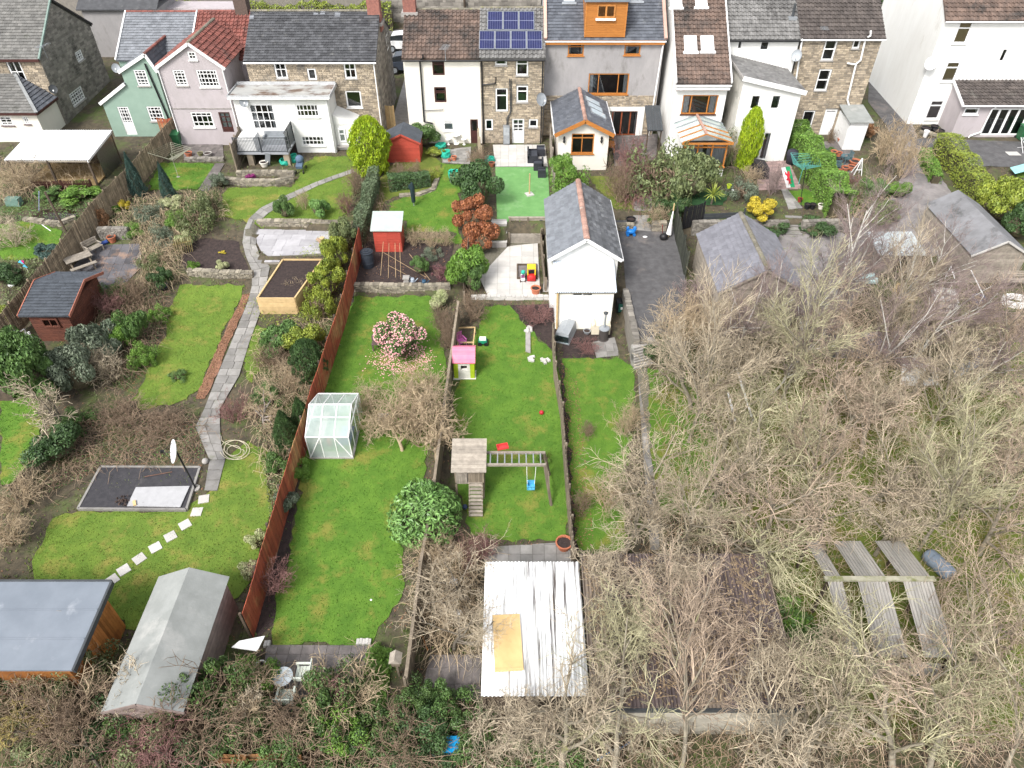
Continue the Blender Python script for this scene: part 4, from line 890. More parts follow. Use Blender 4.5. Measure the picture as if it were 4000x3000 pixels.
rs=[rect_px((2232,522,2320,600),None,'y',YS)]
wall(e,MF(YS),[(xl,1.9),(xr,1.9),(xr,ze),(xm,za),(xl,ze)],rs,M_CREAM)
wall(e,MRt(xr),[(YS,1.9),(yf,1.9),(yf,ze),(YS,ze)],[],M_CREAM,'side_wall');wall(e,MLt(xl),[(YS,1.9),(yf,1.9),(yf,ze),(YS,ze)],[],M_CREAM,'side_wall')
window(e,MF(YS),rs[0],cols=[.47],rows=(.78,),curtain=.0,sill=M_ORANGE,**O_)
o2=.3
roof_plane(e,mk(xl-o2,yf,ze-.05),mk(xl-o2,YS-.35,ze-.05),mk(xm,YS-.35,za+.15),mk(xm,yf,za+.15),'slate',M_SLATEB,.3,.24)
A,B,C_=mk(xr+o2,YS-.35,ze-.05),mk(xr+o2,yf,ze-.05),mk(xm,yf,za+.15)
rr_=roof_plane(e,A,B,C_,mk(xm,YS-.35,za+.15),'slate',M_SLATEB,.3,.24)
ridge(rr_,mk(xm,YS-.35,za+.16),mk(xm,yf,za+.16),M_RIDGE)
for x in(xl-o2,xr+o2):MB().bar((x,YS-.38,ze-.12),(xm,YS-.38,za+.08),.05,.26).build('bargeboard',M_ORANGE,e);
gutter(e,(xl-o2-.04,YS-.35,ze-.05),(xl-o2-.04,yf,ze-.05));gutter(e,(xr+o2+.04,YS-.35,ze-.05),(xr+o2+.04,yf,ze-.05))
nn=plane_n(A,B,mk(xm,YS-.35,za+.15))
for(u,v)in((2313,399),(2323,422),(2335,446)):
 c=on_plane(u,v,A,nn);Xv=Vector((0,1,0));Yv=nn.cross(Xv);Mx=Matrix((Xv,Yv,nn)).transposed().to_4x4();Mx.translation=c
 s=MB().add(MB().box(-.42,.42,-.62,.62,0,.1),Mx).build('skylight',M_GREYM,rr_);MB().add(MB().box(-.34,.34,-.54,.54,.1,.112),Mx).build('skylight_glass',M_SKYGLASS,rr_)
for u in(2204,2350):
 c=yp(u,546,YS-.12);MB().lathe([(.05,-.22),(.09,-.1),(.05,0),(.09,.1),(.05,.22)],8,c).build('wall_lantern',M_BLACK,e)
# --- white house with long brown catslide roof, conservatory in front
Y8=50.0;xl,xr=X(2632,400,Y8),X(2832,400,Y8);ze=Z(315,Y8);zrd=ze+.72*7.2;yrd=Y8+7.2
h=House('catslide_house','white rendered house with long brown catslide tiled roof and skylights',xl,xr,Y8,11.5,2.5,ze,zrd,M_RENDERW,yr=yrd)
h.win((2664,371,2801,446),cols=[.25,.74],rows=(),fm=M_ORANGE,bar=.08,fr=.08,curtain=.2,sill=M_DKBROWN)
h.body();h.roof('pan',M_TILEBR,.3,.33,over=.3,ridgem=None);
MB().box(xl-.05,xr+.05,Y8-.4,Y8-.02,ze-.5,ze-.2).build('fascia',M_WHITE,h.t);gutter(h.t,(xl-.1,Y8-.45,ze-.2),(xr+.1,Y8-.45,ze-.2));MB().box(xl,xr,Y8-.1,Y8-.02,ze-.62,ze-.5).build('timber_band',M_ORANGE,h.t)
for x in(xl-.1,xr+.1):MB().bar((x,Y8-.35,ze-.05),(x,yrd,zrd+.12),.08,.2).build('verge',M_WHITE,h.t)
for px in((2671,145,2720,205),(2736,145,2786,204),(2616,-8,2662,33),(2714,-8,2760,31)):
 s,g_,Mx=skylight(h.ro,px,h.eL,h.eR,h.rL,M_WHITE);g_.build('skylight_glass',M_SKYGLASS,h.ro)
YC=46.9;cl,cr=X(2668,600,YC),X(2838,600,YC);zc=4.95;zt=5.55;xm=X(2756,520,YC)
e=thing('conservatory','small glass roofed conservatory with orange frames','conservatory',(xm,YC,2.4))
MB().box(cl,cr,YC,YC+.2,1.9,3.15).box(cl,cl+.2,YC+.2,Y8-.01,1.9,3.15).box(cr-.2,cr,YC+.2,Y8-.01,1.9,3.15).build('dwarf_wall',M_RENDERW,e)
M_BLIND=mat('striped blind',(.55,.55,.53),(.2,.2,.2),sc=5,var=0,stretch=(8,1,.1))
window(e,MF(YC),(cl,cr,3.15,zc-.1),cols=[.33,.66],rows=(.8,),fm=M_ORANGE,bar=.08,fr=.1,curtain=.45,sill=M_ORANGE)
wall(e,MRt(cr),[(YC,3.15),(Y8-.01,3.15),(Y8-.01,zc),(YC,zc)],[],M_GREENHOUSE,'side_glazing')
MB().poly([(cl,YC-.03,zc),(cr,YC-.03,zc),(xm,YC-.03,zt)]).build('gable_glazing',M_GLASS,e)
for x0_,x1_ in((cl-.25,xm),(cr+.25,xm)):
 MB().poly([(x0_,YC-.3,zc),(x0_,Y8-.02,zc),(x1_,Y8-.02,zt),(x1_,YC-.3,zt)]).build('roof_glazing',M_GREENHOUSE,e)
 for i in range(5):
  y=YC-.3+(Y8-YC+.25)*i/4;MB().bar((x0_,y,zc+.03),(x1_,y,zt+.03),.07,.07).build('glazing_bar',M_ORANGE if i<3 else M_GREYM,e)
MB().bar((xm,YC-.3,zt+.05),(xm,Y8-.02,zt+.05),.16,.1).build('ridge_bar',M_RIDGE,e)
MB().box(cl-.25,cr+.25,YC-.33,YC-.27,zc-.1,zc+.02).build('eaves_beam',M_ORANGE,e)
t=thing('lean_to_canopy','dark corrugated lean-to canopy between grey and white houses','canopy',(X(2560,500,50.5),50.5,2.5))
a,b=X(2530,450,51),X(2592,450,51)
for i in range(6):MB().prism([(a+(b-a)*i/6,52.6,5.2),(a+(b-a)*(i+.9)/6,52.6,5.22),(a+(b-a)*(i+.9)/6,50.3,4.3),(a+(b-a)*i/6,50.3,4.28)],(0,0,.05)).build('roof_sheet',M_DGREY,t)
for x in(a+.1,b-.1):MB().box(x-.05,x+.05,50.5,50.6,2.0,4.28).build('post',M_WOODD,t)
MB().bar((a,50.5,4.25),(b,50.5,4.25),.1).build('beam',M_WOODD,t)
# --- white house with grey tiles and white wing
Y9=53.6;h=House('terraced_house','white rendered house with grey tiled roof behind its wing',X(2840,200,Y9),X(3112,200,Y9),Y9,7.8,2.5,Z(150,Y9),Z(150,Y9)+2.6,M_RENDERW)
h.win((2880,155,2901,194));h.win((2968,160,3005,199),curtain=.0)
h.body();h.roof('pan',M_TILEGR,.3,.33);gutter(h.t,h.eL+Vector((0,-.05,-.06)),h.eR+Vector((0,-.05,-.06)),M_BLACK)
c=on_plane(3094,70,h.eL,plane_n(h.eL,h.eR,h.rL));MB().path([c,c+Vector((0,0,.9))],.09,8).build('flue',M_DGREY,h.ro);MB().xbox(Matrix.Translation(c),.6,.5,.2).build('flue_flashing',M_GREYM,h.ro)
YW=49.3;xl,xr=X(2888,400,YW),X(3108,450,YW);zl,zr_=Z(303,YW),Z(352,YW)
e=thing('house_wing','white rendered wing with sloping mono-pitch slate roof','extension',((xl+xr)/2,YW,2.45))
rs=[rect_px(p,None,'y',YW)for p in((2933,373,2967,427),(3013,373,3047,426),(2944,516,3006,624))]
wall(e,MF(YW),[(xl,1.9),(xr,1.9),(xr,zr_),(xl,zl)],rs,M_RENDERW)
wall(e,MLt(xl),[(YW,1.9),(Y9,1.9),(Y9,zl),(YW,zl)],[],mat('stained render',(.62,.60,.55),(.5,.485,.44),sc=1,var=0,c3=(.22,.22,.19),sc3=.6,th3=.52),'side_wall');wall(e,MRt(xr),[(YW,1.9),(Y9,1.9),(Y9,zr_),(YW,zr_)],[],M_RENDERW,'side_wall')
for r in rs[:2]:window(e,MF(YW),r,fr=.05,curtain=.15)
window(e,MF(YW),rs[2],name='patio_door',cols=2,bar=.14,fr=.09)
roof_plane(e,mk(xr+.2,YW-.2,zr_-.03),mk(xr+.2,Y9-.02,zr_-.03),mk(xl-.1,Y9-.02,zl+.14),mk(xl-.1,YW-.2,zl+.14),'slate',M_TILEGR,.28,.22)
MB().bar((xl-.15,YW-.24,zl+.02),(xr+.25,YW-.24,zr_-.12),.07,.3).build('fascia',M_WHITE,e);MB().bar((xl-.12,YW-.2,zl+.05),(xl-.12,Y9,zl+.05),.15,.18).build('verge',M_CONC,e)
dish(3112,217,53.2,'grey satellite dish between the white house and stone house',face=(-.5,-1,.5),r=.36)
# --- right stone house
YT=53.6;h=House('terraced_house','tan stone terraced house with white downpipe and dark grey tiles',X(3120,200,YT),X(3415,250,YT),YT,7.8,2.5,Z(146,YT),Z(146,YT)+2.6,M_MORTAR)
h.win((3217,148,3264,236),rows=(.5,),bar=.07,curtain=.1,sill=SILLG);h.win((3191,271,3239,354),rows=(.5,),bar=.07,sill=SILLG);h.win((3333,146,3361,190),sill=SILLG)
h.win((3130,433,3173,522),name='glazed_door',fr=.07);h.win((3212,428,3258,526),name='door',fr=.1,lower=.9)
h.body();stones(h.t,MF(YT),[(h.x0,2.1),(h.x1,2.1),(h.x1,h.ze-.05),(h.x0,h.ze-.05)],h.holes,M_STONE,seed=21,rh=.12,wmin=.16,wmax=.42)
h.roof('pan',M_TILEDK,.3,.33,side=.15);gutter(h.t,h.eL+Vector((0,-.05,-.06)),h.eR+Vector((0,-.05,-.06)))
pipe(h.t,[q(3402,120,53.3),q(3400,140,53.3),q(3381,150,53.45),q(3362,235,53.45),q(3344,250,53.45),q(3310,390,53.45),q(3318,418,53.45)],M_WHITE,.07);pipe(h.t,[q(3310,247,53.45),q(3343,252,53.45)],M_WHITE,.06,'waste_pipe');pipe(h.t,[q(3134,150,53.4),q(3110,310,53.4)],M_WHITE,.06)
aerial(3220,108,53.9,1.2,'white television aerial above the right stone house')
t=thing('outhouse','small white boarded outhouse with grey felt roof by the stone house','outhouse',(X(3310,560,51.3),51.3,2.5))
a,b=X(3305,540,51.2),X(3375,540,51.2);zt=4.55
for i in range(9):
 z=2.3+i*.25;MB().box(a,b,51.2,51.28,z,z+.24).build('board',M_WHITE,t)
 MB().box(a-.03,a+.05,51.28,53.5,z,z+.24).build('board',M_WHITE,t);MB().box(b-.05,b+.03,51.28,53.5,z,z+.24).build('board',M_WHITE,t)
MB().prism([(a-.2,51.0,zt),(b+.25,51.0,zt),(b+.25,53.5,zt+.35),(a-.2,53.5,zt+.35)],(0,0,.08)).build('roof',M_FELTG,t)
# --- big white house at right
YV=55.5;xv=zp(3530,488,2.5).x;ze=Z(74,YV)
h=House('white_house','tall white rendered house with blank gable and brown tiled roof',xv,xv+22,YV,10.3,2.5,ze,ze+4.2,M_RENDERW)
BL=mat('beige blind',(.42,.31,.16),(.38,.28,.14),rough=.8,sc=6)
h.win((3735,84,3789,170),rows=(.7,),bar=.08,blind=BL,sill=M_RENDERW);h.win((3688,241,3741,319),rows=(.7,),bar=.08,blind=BL,sill=M_RENDERW);h.win((3625,392,3677,466),rows=(.72,),bar=.08,sill=M_RENDERW,blind=mat('grey blind',(.16,.12,.11)));h.win((3908,189,3932,242))
h.body();h.roof('pan',M_TILEBR,.3,.33,ridgem=None);gutter(h.t,h.eL+Vector((0,-.05,-.06)),h.eR+Vector((0,-.05,-.06)))
dish(3637,248,55.2,'white satellite dish on the big white house',face=(-.6,-1,.5),r=.42,m=M_WHITE)
YX=53.3;xl=X(3738,470,YX);zx=Z(408,YX)
e=thing('rear_extension','lavender rendered rear extension with brown tiled roof and folding doors','extension',(xl+5,YX,2.5))
rs=[rect_px(p,None,'y',YX)for p in((3766,422,3824,447),(3850,424,4040,528))]
wall(e,MF(YX),[(xl,1.9),(xl+16,1.9),(xl+16,zx),(xl,zx)],rs,M_PINK);wall(e,MLt(xl),[(YX,1.9),(YV-.01,1.9),(YV-.01,zx+.8),(YX,zx)],[],M_PINK,'side_wall')
window(e,MF(YX),rs[0],sill=M_RENDERW);window(e,MF(YX),rs[1],name='folding_door',cols=5,bar=.16,fr=.1,curtain=.0)
roof_plane(e,mk(xl-.15,YX-.3,zx),mk(xl+16,YX-.3,zx),mk(xl+16,YV-.02,zx+1.0),mk(xl-.15,YV-.02,zx+1.0),'pan',M_TILEDK,.3,.33)
gutter(e,(xl-.2,YX-.35,zx),(xl+16,YX-.35,zx));MB().bar((xl-.18,YX-.3,zx),(xl-.18,YV-.02,zx+1.0),.06,.22).build('verge',M_WHITE,e);a=X(3838,480,YX);pipe(e,[(a+.3,YX-.3,zx-.1),(a+.2,YX-.1,zx-.3),(a+.1,YX-.1,3.0),(a-.6,YX-.1,2.7),(a-.65,YX-.1,2.5)],M_WHITE,.06)
# --- background beyond the road
w=thing('retaining_wall','stone retaining wall along the far side of the road','wall',(0,78.5,3.4))
MB().box(-60,60,78.55,79.3,3.2,6.1).build('wall',M_MORTAR,w)
stones(w,MF(78.55),[(-14,3.3),(4,3.3),(4,6.05),(-14,6.05)],[],M_STONEG,rh=.25,wmin=.3,wmax=.8,seed=31)
t=thing('outbuilding','grey rendered outbuilding with open porch behind the stone house','outbuilding',(-33,69,3.3))
MB().box(-38.5,-31.8,69.5,74,3.0,7.4).build('wall',M_GREYR,t);MB().box(-31.8,-24.8,71.5,74,3.0,7.0).build('porch_wall',M_PINK,t);MB().box(-31.6,-31.2,69.6,69.9,3.0,6.4).build('post',M_WHITE,t);MB().box(-27,-26.7,69.6,69.9,3.0,6.4).build('post',M_WHITE,t);MB().box(-31.8,-24.8,69.4,71.5,6.4,6.7).build('porch_roof',M_CONC,t);MB().prism([(-38.8,69.2,7.4),(-31.6,69.2,7.4),(-31.6,71.7,8.8),(-38.8,71.7,8.8)],(0,0,.1)).build('roof',M_SLATE,t);MB().prism([(-38.8,74.2,7.4),(-31.6,74.2,7.4),(-31.6,71.7,8.8),(-38.8,71.7,8.8)],(0,0,.1)).build('roof',M_SLATE,t)
for u,lb in((1235,'wooden utility pole rising from the hedge behind the slate roof'),(1815,'wooden utility pole by the stone wall behind the solar panel house')):
 c=yp(u,20,78.2);t=thing('utility_pole',lb,'utility pole',(c.x,78.2,3.4));MB().path([(c.x,78.2,3.3),(c.x,78.2,11)],[.14,.1],8).build('pole',M_WOODD,t);MB().box(c.x-.6,c.x+.6,78.12,78.2,10.3,10.42).build('crossarm',M_WOODD,t)
# - fences, walls, steps
def MS(p,q):
 p,q=Vector(p),Vector(q);x=Vector((q.x-p.x,q.y-p.y,0));L=x.length;x/=L;y=Vector((-x.y,x.x,0))
 M=Matrix((x,y,Vector((0,0,1)))).transposed().to_4x4();M.translation=Vector((p.x,p.y,0));return M,L
def polyline(px):return[G(u,v)if not isinstance(u,Vector)else u for u,v in px]
def fence(label,px,h,bw,material,th=.02,gap=.012,post=1.9,postm=None,side=1,name='fence',jit=.02,lean=.02,rails=2,topcap=False,cat='fence',horiz=0,pts=None,hvar=.0):
 P=pts or polyline(px);t=thing(name,label,cat,P[0]);me=MB().box(-.5,.5,-.5,.5,0,1).mesh('board',material);pm=postm or material;rr=random.Random(len(label))
 k=0
 for a,b in zip(P[:-1],P[1:]):
  Mw,L=MS(a,b)
  zz=lambda s:a.z+(b.z-a.z)*s/L
  if horiz:
   n=int(h/bw)
   for i in range(n):
    m=(a+b)/2;ang=math.atan2(b.z-a.z,L)
    inst('board',me,Mw@Matrix.Translation((L/2,-.03*side+.012*(i%2),m.z+i*bw+.03))@Matrix.Rotation(-ang,4,'Y')@Matrix.Diagonal((L/math.cos(ang),th,bw-gap,1)),t)
  else:
   n=max(1,int(L/bw))
   for i in range(n):
    s=(i+.5)*L/n
    inst('board',me,Mw@Matrix.Translation((s,-.03*side+rr.uniform(-.006,.006),zz(s)+.02))@Matrix.Rotation(rr.uniform(-lean,lean),4,'Y')@Matrix.Diagonal((L/n-gap,th,h+rr.uniform(-jit,jit)+(hvar*math.sin(s*1.7+k)if hvar else 0),1)),t)
   for r in range(rails):
    z=.3+(h-.55)*r/max(1,rails-1);MB().bar(Mw@Vector((0,.03*side,a.z+z)),Mw@Vector((L,.03*side,b.z+z)),.04,.07).build('rail',pm,t)
  np_=max(1,round(L/post))
  for i in range(np_+(1 if b is P[-1]else 0)):
   s=i*L/np_;c=Mw@Vector((s,.05*side,zz(s)-.1));MB().box(c.x-.045,c.x+.045,c.y-.045,c.y+.045,c.z,c.z+h+.16).build('post',pm,t)
  if topcap:MB().bar(a+Vector((0,0,h+.04)),b+Vector((0,0,h+.04)),.12,.04).build('capping',pm,t)
  k+=1
 return t
def stone_wall(label,px,h,th=.3,material=None,rh=.085,wmin=.1,wmax=.3,cap=150,pts=None,drop=.15,ztop=None,name='stone_wall',capst=True,cat='wall'):
 P=pts or polyline(px);t=thing(name,label,cat,P[0]);material=material or M_GSTONE
 for i,(a,b)in enumerate(zip(P[:-1],P[1:])):
  Mw,L=MS(a,b);z0=min(a.z,b.z)-drop;z1=ztop if ztop is not None else(a.z+b.z)/2+h
  m=MB();m.add(MB().box(-.01,L+.01,0,th,z0,z1),Mw);m.build('core',M_MORTAR,t)
  stones(t,Mw,[(0,z0),(L,z0),(L,z1),(0,z1)],[],material,rh,wmin,wmax,cap,.04,seed=i+len(label))
  if capst:
   s=0;rr=random.Random(i)
   while s<L-.05:
    w=min(rr.uniform(.15,.4),L-s);q=Mw@Matrix.Translation((s+w/2,th/2,z1+.03))@Matrix.Rotation(rr.uniform(-.06,.06),4,'Z')
    MB().xbox(q,w-.02,th+rr.uniform(-.08,.08),rr.uniform(.03,.08)).build('coping_stone',material,t);s+=w
 return t
fence('tall weathered brown slat fence running down the left garden',[(700,548),(540,740),(393,894),(230,1110),(-60,1478)],1.75,.085,mat('weathered slats',(.27,.215,.15),(.165,.13,.09),sc=3,var=.3,c3=(.10,.085,.06),sc3=.8,th3=.56),gap=.02,lean=.015,jit=.03,rails=3,side=-1)
fence('red stained board fence with pale bleached patches',[(1416,985),(1354,1250),(1240,1610),(1125,1996),(988,2492)],1.7,.125,M_REDW,th=.025,gap=.006,postm=M_WOODD,lean=.006,hvar=.03,side=-1)
fence('grey timber fence behind the pale bare shrubs, right of the greenhouse lawn',[(1795,1255),(1765,1480),(1733,1730),(1690,2080),(1655,2270),(1600,2720)],1.35,.14,M_WOOD,topcap=True,side=-1)
fence('leaning rustic fence between the play lawn and the right lawn',[(2158,1330),(2165,1480),(2192,1640),(2203,1800),(2215,1960),(2236,2210)],1.15,.1,M_WOOD,gap=.03,lean=.07,jit=.12,rails=3,hvar=.1)
fence('red brown board fence at the bottom edge',[(770,2990),(1190,2985)],.75,.13,mat('brown fence',(.25,.12,.05),(.17,.085,.035),sc=3,var=.25),side=-1)
fence('short old lattice fence by the lower left lawn',[(70,1945),(190,1790)],.8,.12,M_WOOD,gap=.04)
fence('low dark brown picket fence below the white canopy',[(140,750),(365,745)],.75,.07,M_DKBROWN,gap=.03,side=1)
fence('tall woven screen fence beside the balcony',[(930,668),(972,572)],2.0,.13,M_WOOD,horiz=1,post=1.2)
fence('grey paling fence along the artificial turf, right side',[(2148,565),(2160,760)],1.5,.12,M_WOODG,gap=.03,lean=.03,jit=.06)
fence('pale stake fence between the cream and solar panel houses',[(1868,570),(1880,640)],1.3,.11,mat('pale stakes',(.45,.38,.27),(.34,.28,.2),sc=3,var=.2),gap=.05,lean=.05,jit=.15)
fence('reddish fence panel beside the sage house',[(640,545),(700,545)],1.6,.12,M_REDW,side=1)
fence('new pale timber gate in the alley',[(1506,508),(1545,512)],1.9,.14,M_WOODN,name='timber_gate',cat='gate')
fence('dark pierced metal gate standing open beside the drive',None,1.55,.16,mat('dark green paint',(.055,.06,.045),(.035,.038,.03),sc=4,var=.3,c3=(.12,.11,.08),sc3=2,th3=.6),pts=[zp(2630,880,1.8),zp(2640,940,1.8),zp(2660,1010,1.8),zp(2672,1075,1.8)],name='metal_gate',cat='gate',gap=.03,hvar=.15)
fence('black stained gate at the top of the garden wall',[(2665,895),(2735,895)],1.5,.12,M_BLACK,name='garden_gate',cat='gate',side=1)
fence('black board fence above the timber garage roof',[(2745,860),(2905,850)],.6,.2,M_DGREY,horiz=1)
fence('pale timber fence along the left edge of the lower patio',[(1835,950),(1812,1180)],.7,.13,M_WOOD)
fence('timber rail fence between the lower patio and the garage',None,.95,.14,M_WOOD,pts=[zp(2112,945,.95),zp(2120,1050,.95),zp(2128,1140,.95)],rails=2)
stone_wall('dry stone wall behind the curved grey patio',[(1010,900),(1180,897),(1335,905)],.5,pts=[zp(1008,893,1.75)+Vector((0,0,0)),zp(1180,893,1.75),zp(1340,898,1.75)])
stone_wall('low rough stone wall below the dark soil bed, left of path',[(735,1078),(860,1088),(990,1088)],.38)
stone_wall('stone wall in front of the vegetable bed',[(1385,1140),(1570,1145),(1760,1142)],.45,ztop=1.32)
stone_wall('curved stone bed wall in front of the balcony',[(865,718),(960,728),(1080,727),(1150,712)],.38);stone_wall('upper course of the stone bed below the balcony',[(925,690),(1050,688),(1150,690)],.3)
stone_wall('grey stone wall behind the picnic patio',[(392,935),(510,935)],.7,material=M_STONEG)
stone_wall('low stone wall under the lavender house patio',[(722,632),(875,632)],.2,material=M_STONEG)
stone_wall('low stone retaining wall at the end of the drive path',[(2410,905),(2475,905)],.45,pts=[zp(2405,905,1.8),zp(2478,905,1.8)]);stone_wall('low stone pier and wall right of the slab path',[(2545,905),(2600,905)],.6,pts=[zp(2545,905,1.8),zp(2602,905,1.8)])
stone_wall('mossy stone wall above the timber garage',[(2700,905),(2890,900),(3070,900)],.9,pts=[zp(2700,920,1.5),zp(2890,918,1.5),zp(3070,918,1.5)],material=M_STONEG);stone_wall('mossy stone wall right of the garden steps',None,.9,pts=[zp(3125,918,1.5),zp(3340,912,1.5)],material=M_STONEG)
stone_wall('concrete retaining wall along the drive edge',None,.0,pts=[zp(2497,1340,1.8),zp(2452,1140,1.8)],ztop=2.0,drop=1.5,capst=True,material=M_STONEG,th=.3);stone_wall('stone retaining wall at the drive end',None,0,pts=[zp(2500,1338,1.8),zp(2680,1338,1.8)],ztop=1.86,drop=1.5,material=M_STONEG)
stone_wall('mossy stone edge around the far left pond',[(90,865),(170,880),(240,885),(300,855)],.2,rh=.1);stone_wall('small stone edge of the mossy bank',[(1560,772),(1640,768),(1700,745),(1718,700)],.12,rh=.08,capst=True,cap=30)
stone_wall('low concrete kerb below the lower patio',None,.0,pts=[zp(1840,1163,.95),zp(2160,1163,.95)],ztop=.98,drop=.4,material=M_PAVEL,rh=.2,wmin=.4,wmax=.7,cap=60,th=.2);stone_wall('long stone kerb above the right stone house pots',[(3590,520),(3680,540),(3740,545)],.15,cap=30)
def stepped(label,pa,pb,n,wide,z0,z1,material,name='garden_steps'):
 """pa bottom centre, pb top centre (world)"""
 t=thing(name,label,'steps',pa);d=(pb-pa);d.z=0;L=d.length;d.normalize();s=Vector((-d.y,d.x,0))
 for i in range(n):
  a=pa+d*(L*i/n);z=z0+(z1-z0)*(i+1)/n
  pts=[a-s*wide/2,a+s*wide/2,a+s*wide/2+d*(L/n+.3),a-s*wide/2+d*(L/n+.3)]
  MB().prism([(p.x,p.y,z-(z1-z0)/n-.25)for p in pts][::-1],(0,0,(z1-z0)/n+.2)).build('riser',M_CONC,t)
  pts=[a-s*(wide/2+.03)-d*.03,a+s*(wide/2+.03)-d*.03,a+s*(wide/2+.03)+d*(L/n),a-s*(wide/2+.03)+d*(L/n)]
  MB().prism([(p.x,p.y,z-.05)for p in pts][::-1],(0,0,.05)).build('tread',material,t)
 return t
stepped('old stone steps from the drive down to the right lawn',G(2512,1436),zp(2512,1345,1.8),8,1.05,G(2512,1440).z,1.75,M_CONC)
stepped('pale slab steps between the turf and lower patio',zp(1950,968,.95),zp(1950,862,2.3),3,.95,.95,2.3,M_PAVEL)
stepped('stone garden steps through the mossy wall',zp(3100,922,1.5),zp(3098,845,2.3),5,1.0,1.5,2.35,M_PAVEO)
stepped('weathered pale steps in the rough ground at far right',G(3700,1260),G(3680,1160),5,1.2,G(3700,1260).z,G(3680,1160).z+.5,M_PAVEL)
t=thing('timber_retaining_wall','weathered timber retaining wall with planter ledge between turf and lower patio','retaining wall',zp(2060,900,1.6))
xa,xb=zp(1992,900,1.6).x,zp(2132,900,1.6).x
for i in range(5):MB().box(xa,xb,41.05+.01*(i%2),41.15,1.55+i*.165,1.55+i*.165+.155).build('board',M_WOODG,t)
for i in range(4):MB().box(xa,xb-.3,40.35+.01*(i%2),40.45,.9+i*.18,.9+i*.18+.17).build('board',mat('concrete grey board',(.30,.27,.23),(.22,.2,.17),sc=4,var=.15),t)
MB().box(xa,xb,40.45,41.05,1.2,1.52).build('planter_soil',M_SOIL,t)
for x in(xa,(xa+xb)/2,xb):MB().box(x-.05,x+.05,40.95,41.05,1.4,2.45).build('post',M_WOOD,t)
for x in(xa-.05,xb-.3):MB().box(x-.06,x+.06,40.25,40.35,.9,1.75).build('post',M_WOOD,t)
MB().box(xa-.1,xb+.05,41.0,41.2,2.38,2.43).build('capping',M_WOODG,t)
def raised_bed(label,corners,h,material,soilm):
 P=[c.copy()for c in corners];t=thing('raised_bed',label,'raised bed',P[0]);zt=max(p.z for p in P)+h;n=4
 for i in range(4):
  a,b=P[i],P[(i+1)%4];zb=min(a.z,b.z)-.1
  for k in range(n):
   z0=zb+(zt-zb)*k/n;MB().bar(Vector((a.x,a.y,(z0+(zt-zb)/n/2)+.0)),Vector((b.x,b.y,z0+(zt-zb)/n/2)),.09,(zt-zb)/n-.012).build('sleeper',material,t)
 MB().prism([(p.x,p.y,zt-.5)for p in P],(0,0,.42)).build('soil',soilm,t);return t
raised_bed('long new timber raised bed filled with dark soil beside the path',[G(1022,1225),G(1165,1225),G(1262,1035),G(1110,1035)],.42,M_WOODN,M_SOIL)
# - sheds, garages, garden buildings
def gable_shed(name,label,cat,x0,x1,y0,y1,zb,ze,zr,wallm,roofm,board=.13,over=.12,horizontal=True,ridgem=None,kind=None,trim=None):
 """ridge along y, gable facing the camera"""
 t=thing(name,label,cat,((x0+x1)/2,y0,zb));xm=(x0+x1)/2
 MB().box(x0+.03,x1-.03,y0+.03,y1-.03,zb-.1,ze).prism([(x0+.03,y0+.03,ze),(x1-.03,y0+.03,ze),(xm,y0+.03,zr-.03)],(0,y1-y0-.06,0)).build('wall',wallm,t)
 me=MB().box(-.5,.5,-.5,.5,0,1).mesh('board',wallm);n=int((zr-zb)/board)
 for i in range(n):
  z=zb+i*board;hw=(x1-x0)/2 if z+board*.6<ze else(x1-x0)/2*(zr-z-board*.7)/(zr-ze)
  if hw>.08:inst('board',me,Matrix.Translation((xm,y0+.01,z))@Matrix.Rotation(.09,4,'X')@Matrix.Diagonal((hw*2,.02,board,1)),t)
  if z+board*.6<ze:
   for x,s in((x0,1),(x1,-1)):inst('board',me,Matrix.Translation((x+.01*s,(y0+y1)/2,z))@Matrix.Rotation(.09*s,4,'Y')@Matrix.Diagonal((.02,y1-y0,board,1)),t)
 f=mk
 for s in(-1,1):
  xe=xm+s*((x1-x0)/2+over);zz=ze-(zr-ze)/((x1-x0)/2)*over
  a,b=f(xe,y0-over,zz),f(xe,y1+over,zz);c,d=f(xm,y1+over,zr+.0),f(xm,y0-over,zr+.0)
  if s<0:a,b,c,d=b,a,d,c
  ro=roof_plane(t,a+Vector((0,0,.06)),b+Vector((0,0,.06)),c+Vector((0,0,.06)),d+Vector((0,0,.06)),kind or 'slate',roofm,.34,.27,tiles=bool(kind),deck=.05)
  if not kind:
   for q in range(5):
    ya_,yb_=y0-over+(y1-y0+2*over)*q/5,y0-over+(y1-y0+2*over)*(q+1)/5+.04;ln=.063+.004*(q%2);MB().prism([(xe,ya_,zz+ln),(xm,ya_,zr+ln),(xm,yb_,zr+ln),(xe,yb_,zz+ln)],(0,0,.006)).build('felt_strip',roofm,t)
  MB().bar((xe,y0-over-.02,zz),(xm,y0-over-.02,zr),.03,.12).build('bargeboard',trim or wallm,t)
 if ridgem:ridge(t,(xm,y0-over,zr+.06),(xm,y1+over,zr+.06),ridgem)
 return t
gx0,gx1=X(2155,1005,33.4),X(2418,1005,33.4);gy0,gy1=33.6,40.0;gze=4.15;gzr=5.3
t=thing('garage','white rendered garage with slate roof and terracotta ridge','garage',((gx0+gx1)/2,gy0,1.8));gm_=(gx0+gx1)/2
wall(t,MF(gy0),[(gx0,.6),(gx1,.6),(gx1,gze),(gm_,gzr),(gx0,gze)],[],M_RENDERW);wall(t,MRt(gx1),[(gy0,.6),(gy1,.6),(gy1,gze),(gy0,gze)],[],M_RENDERW,'side_wall');wall(t,MLt(gx0),[(gy0,.6),(gy1,.6),(gy1,gze),(gy0,gze)],[],M_RENDERW,'side_wall')
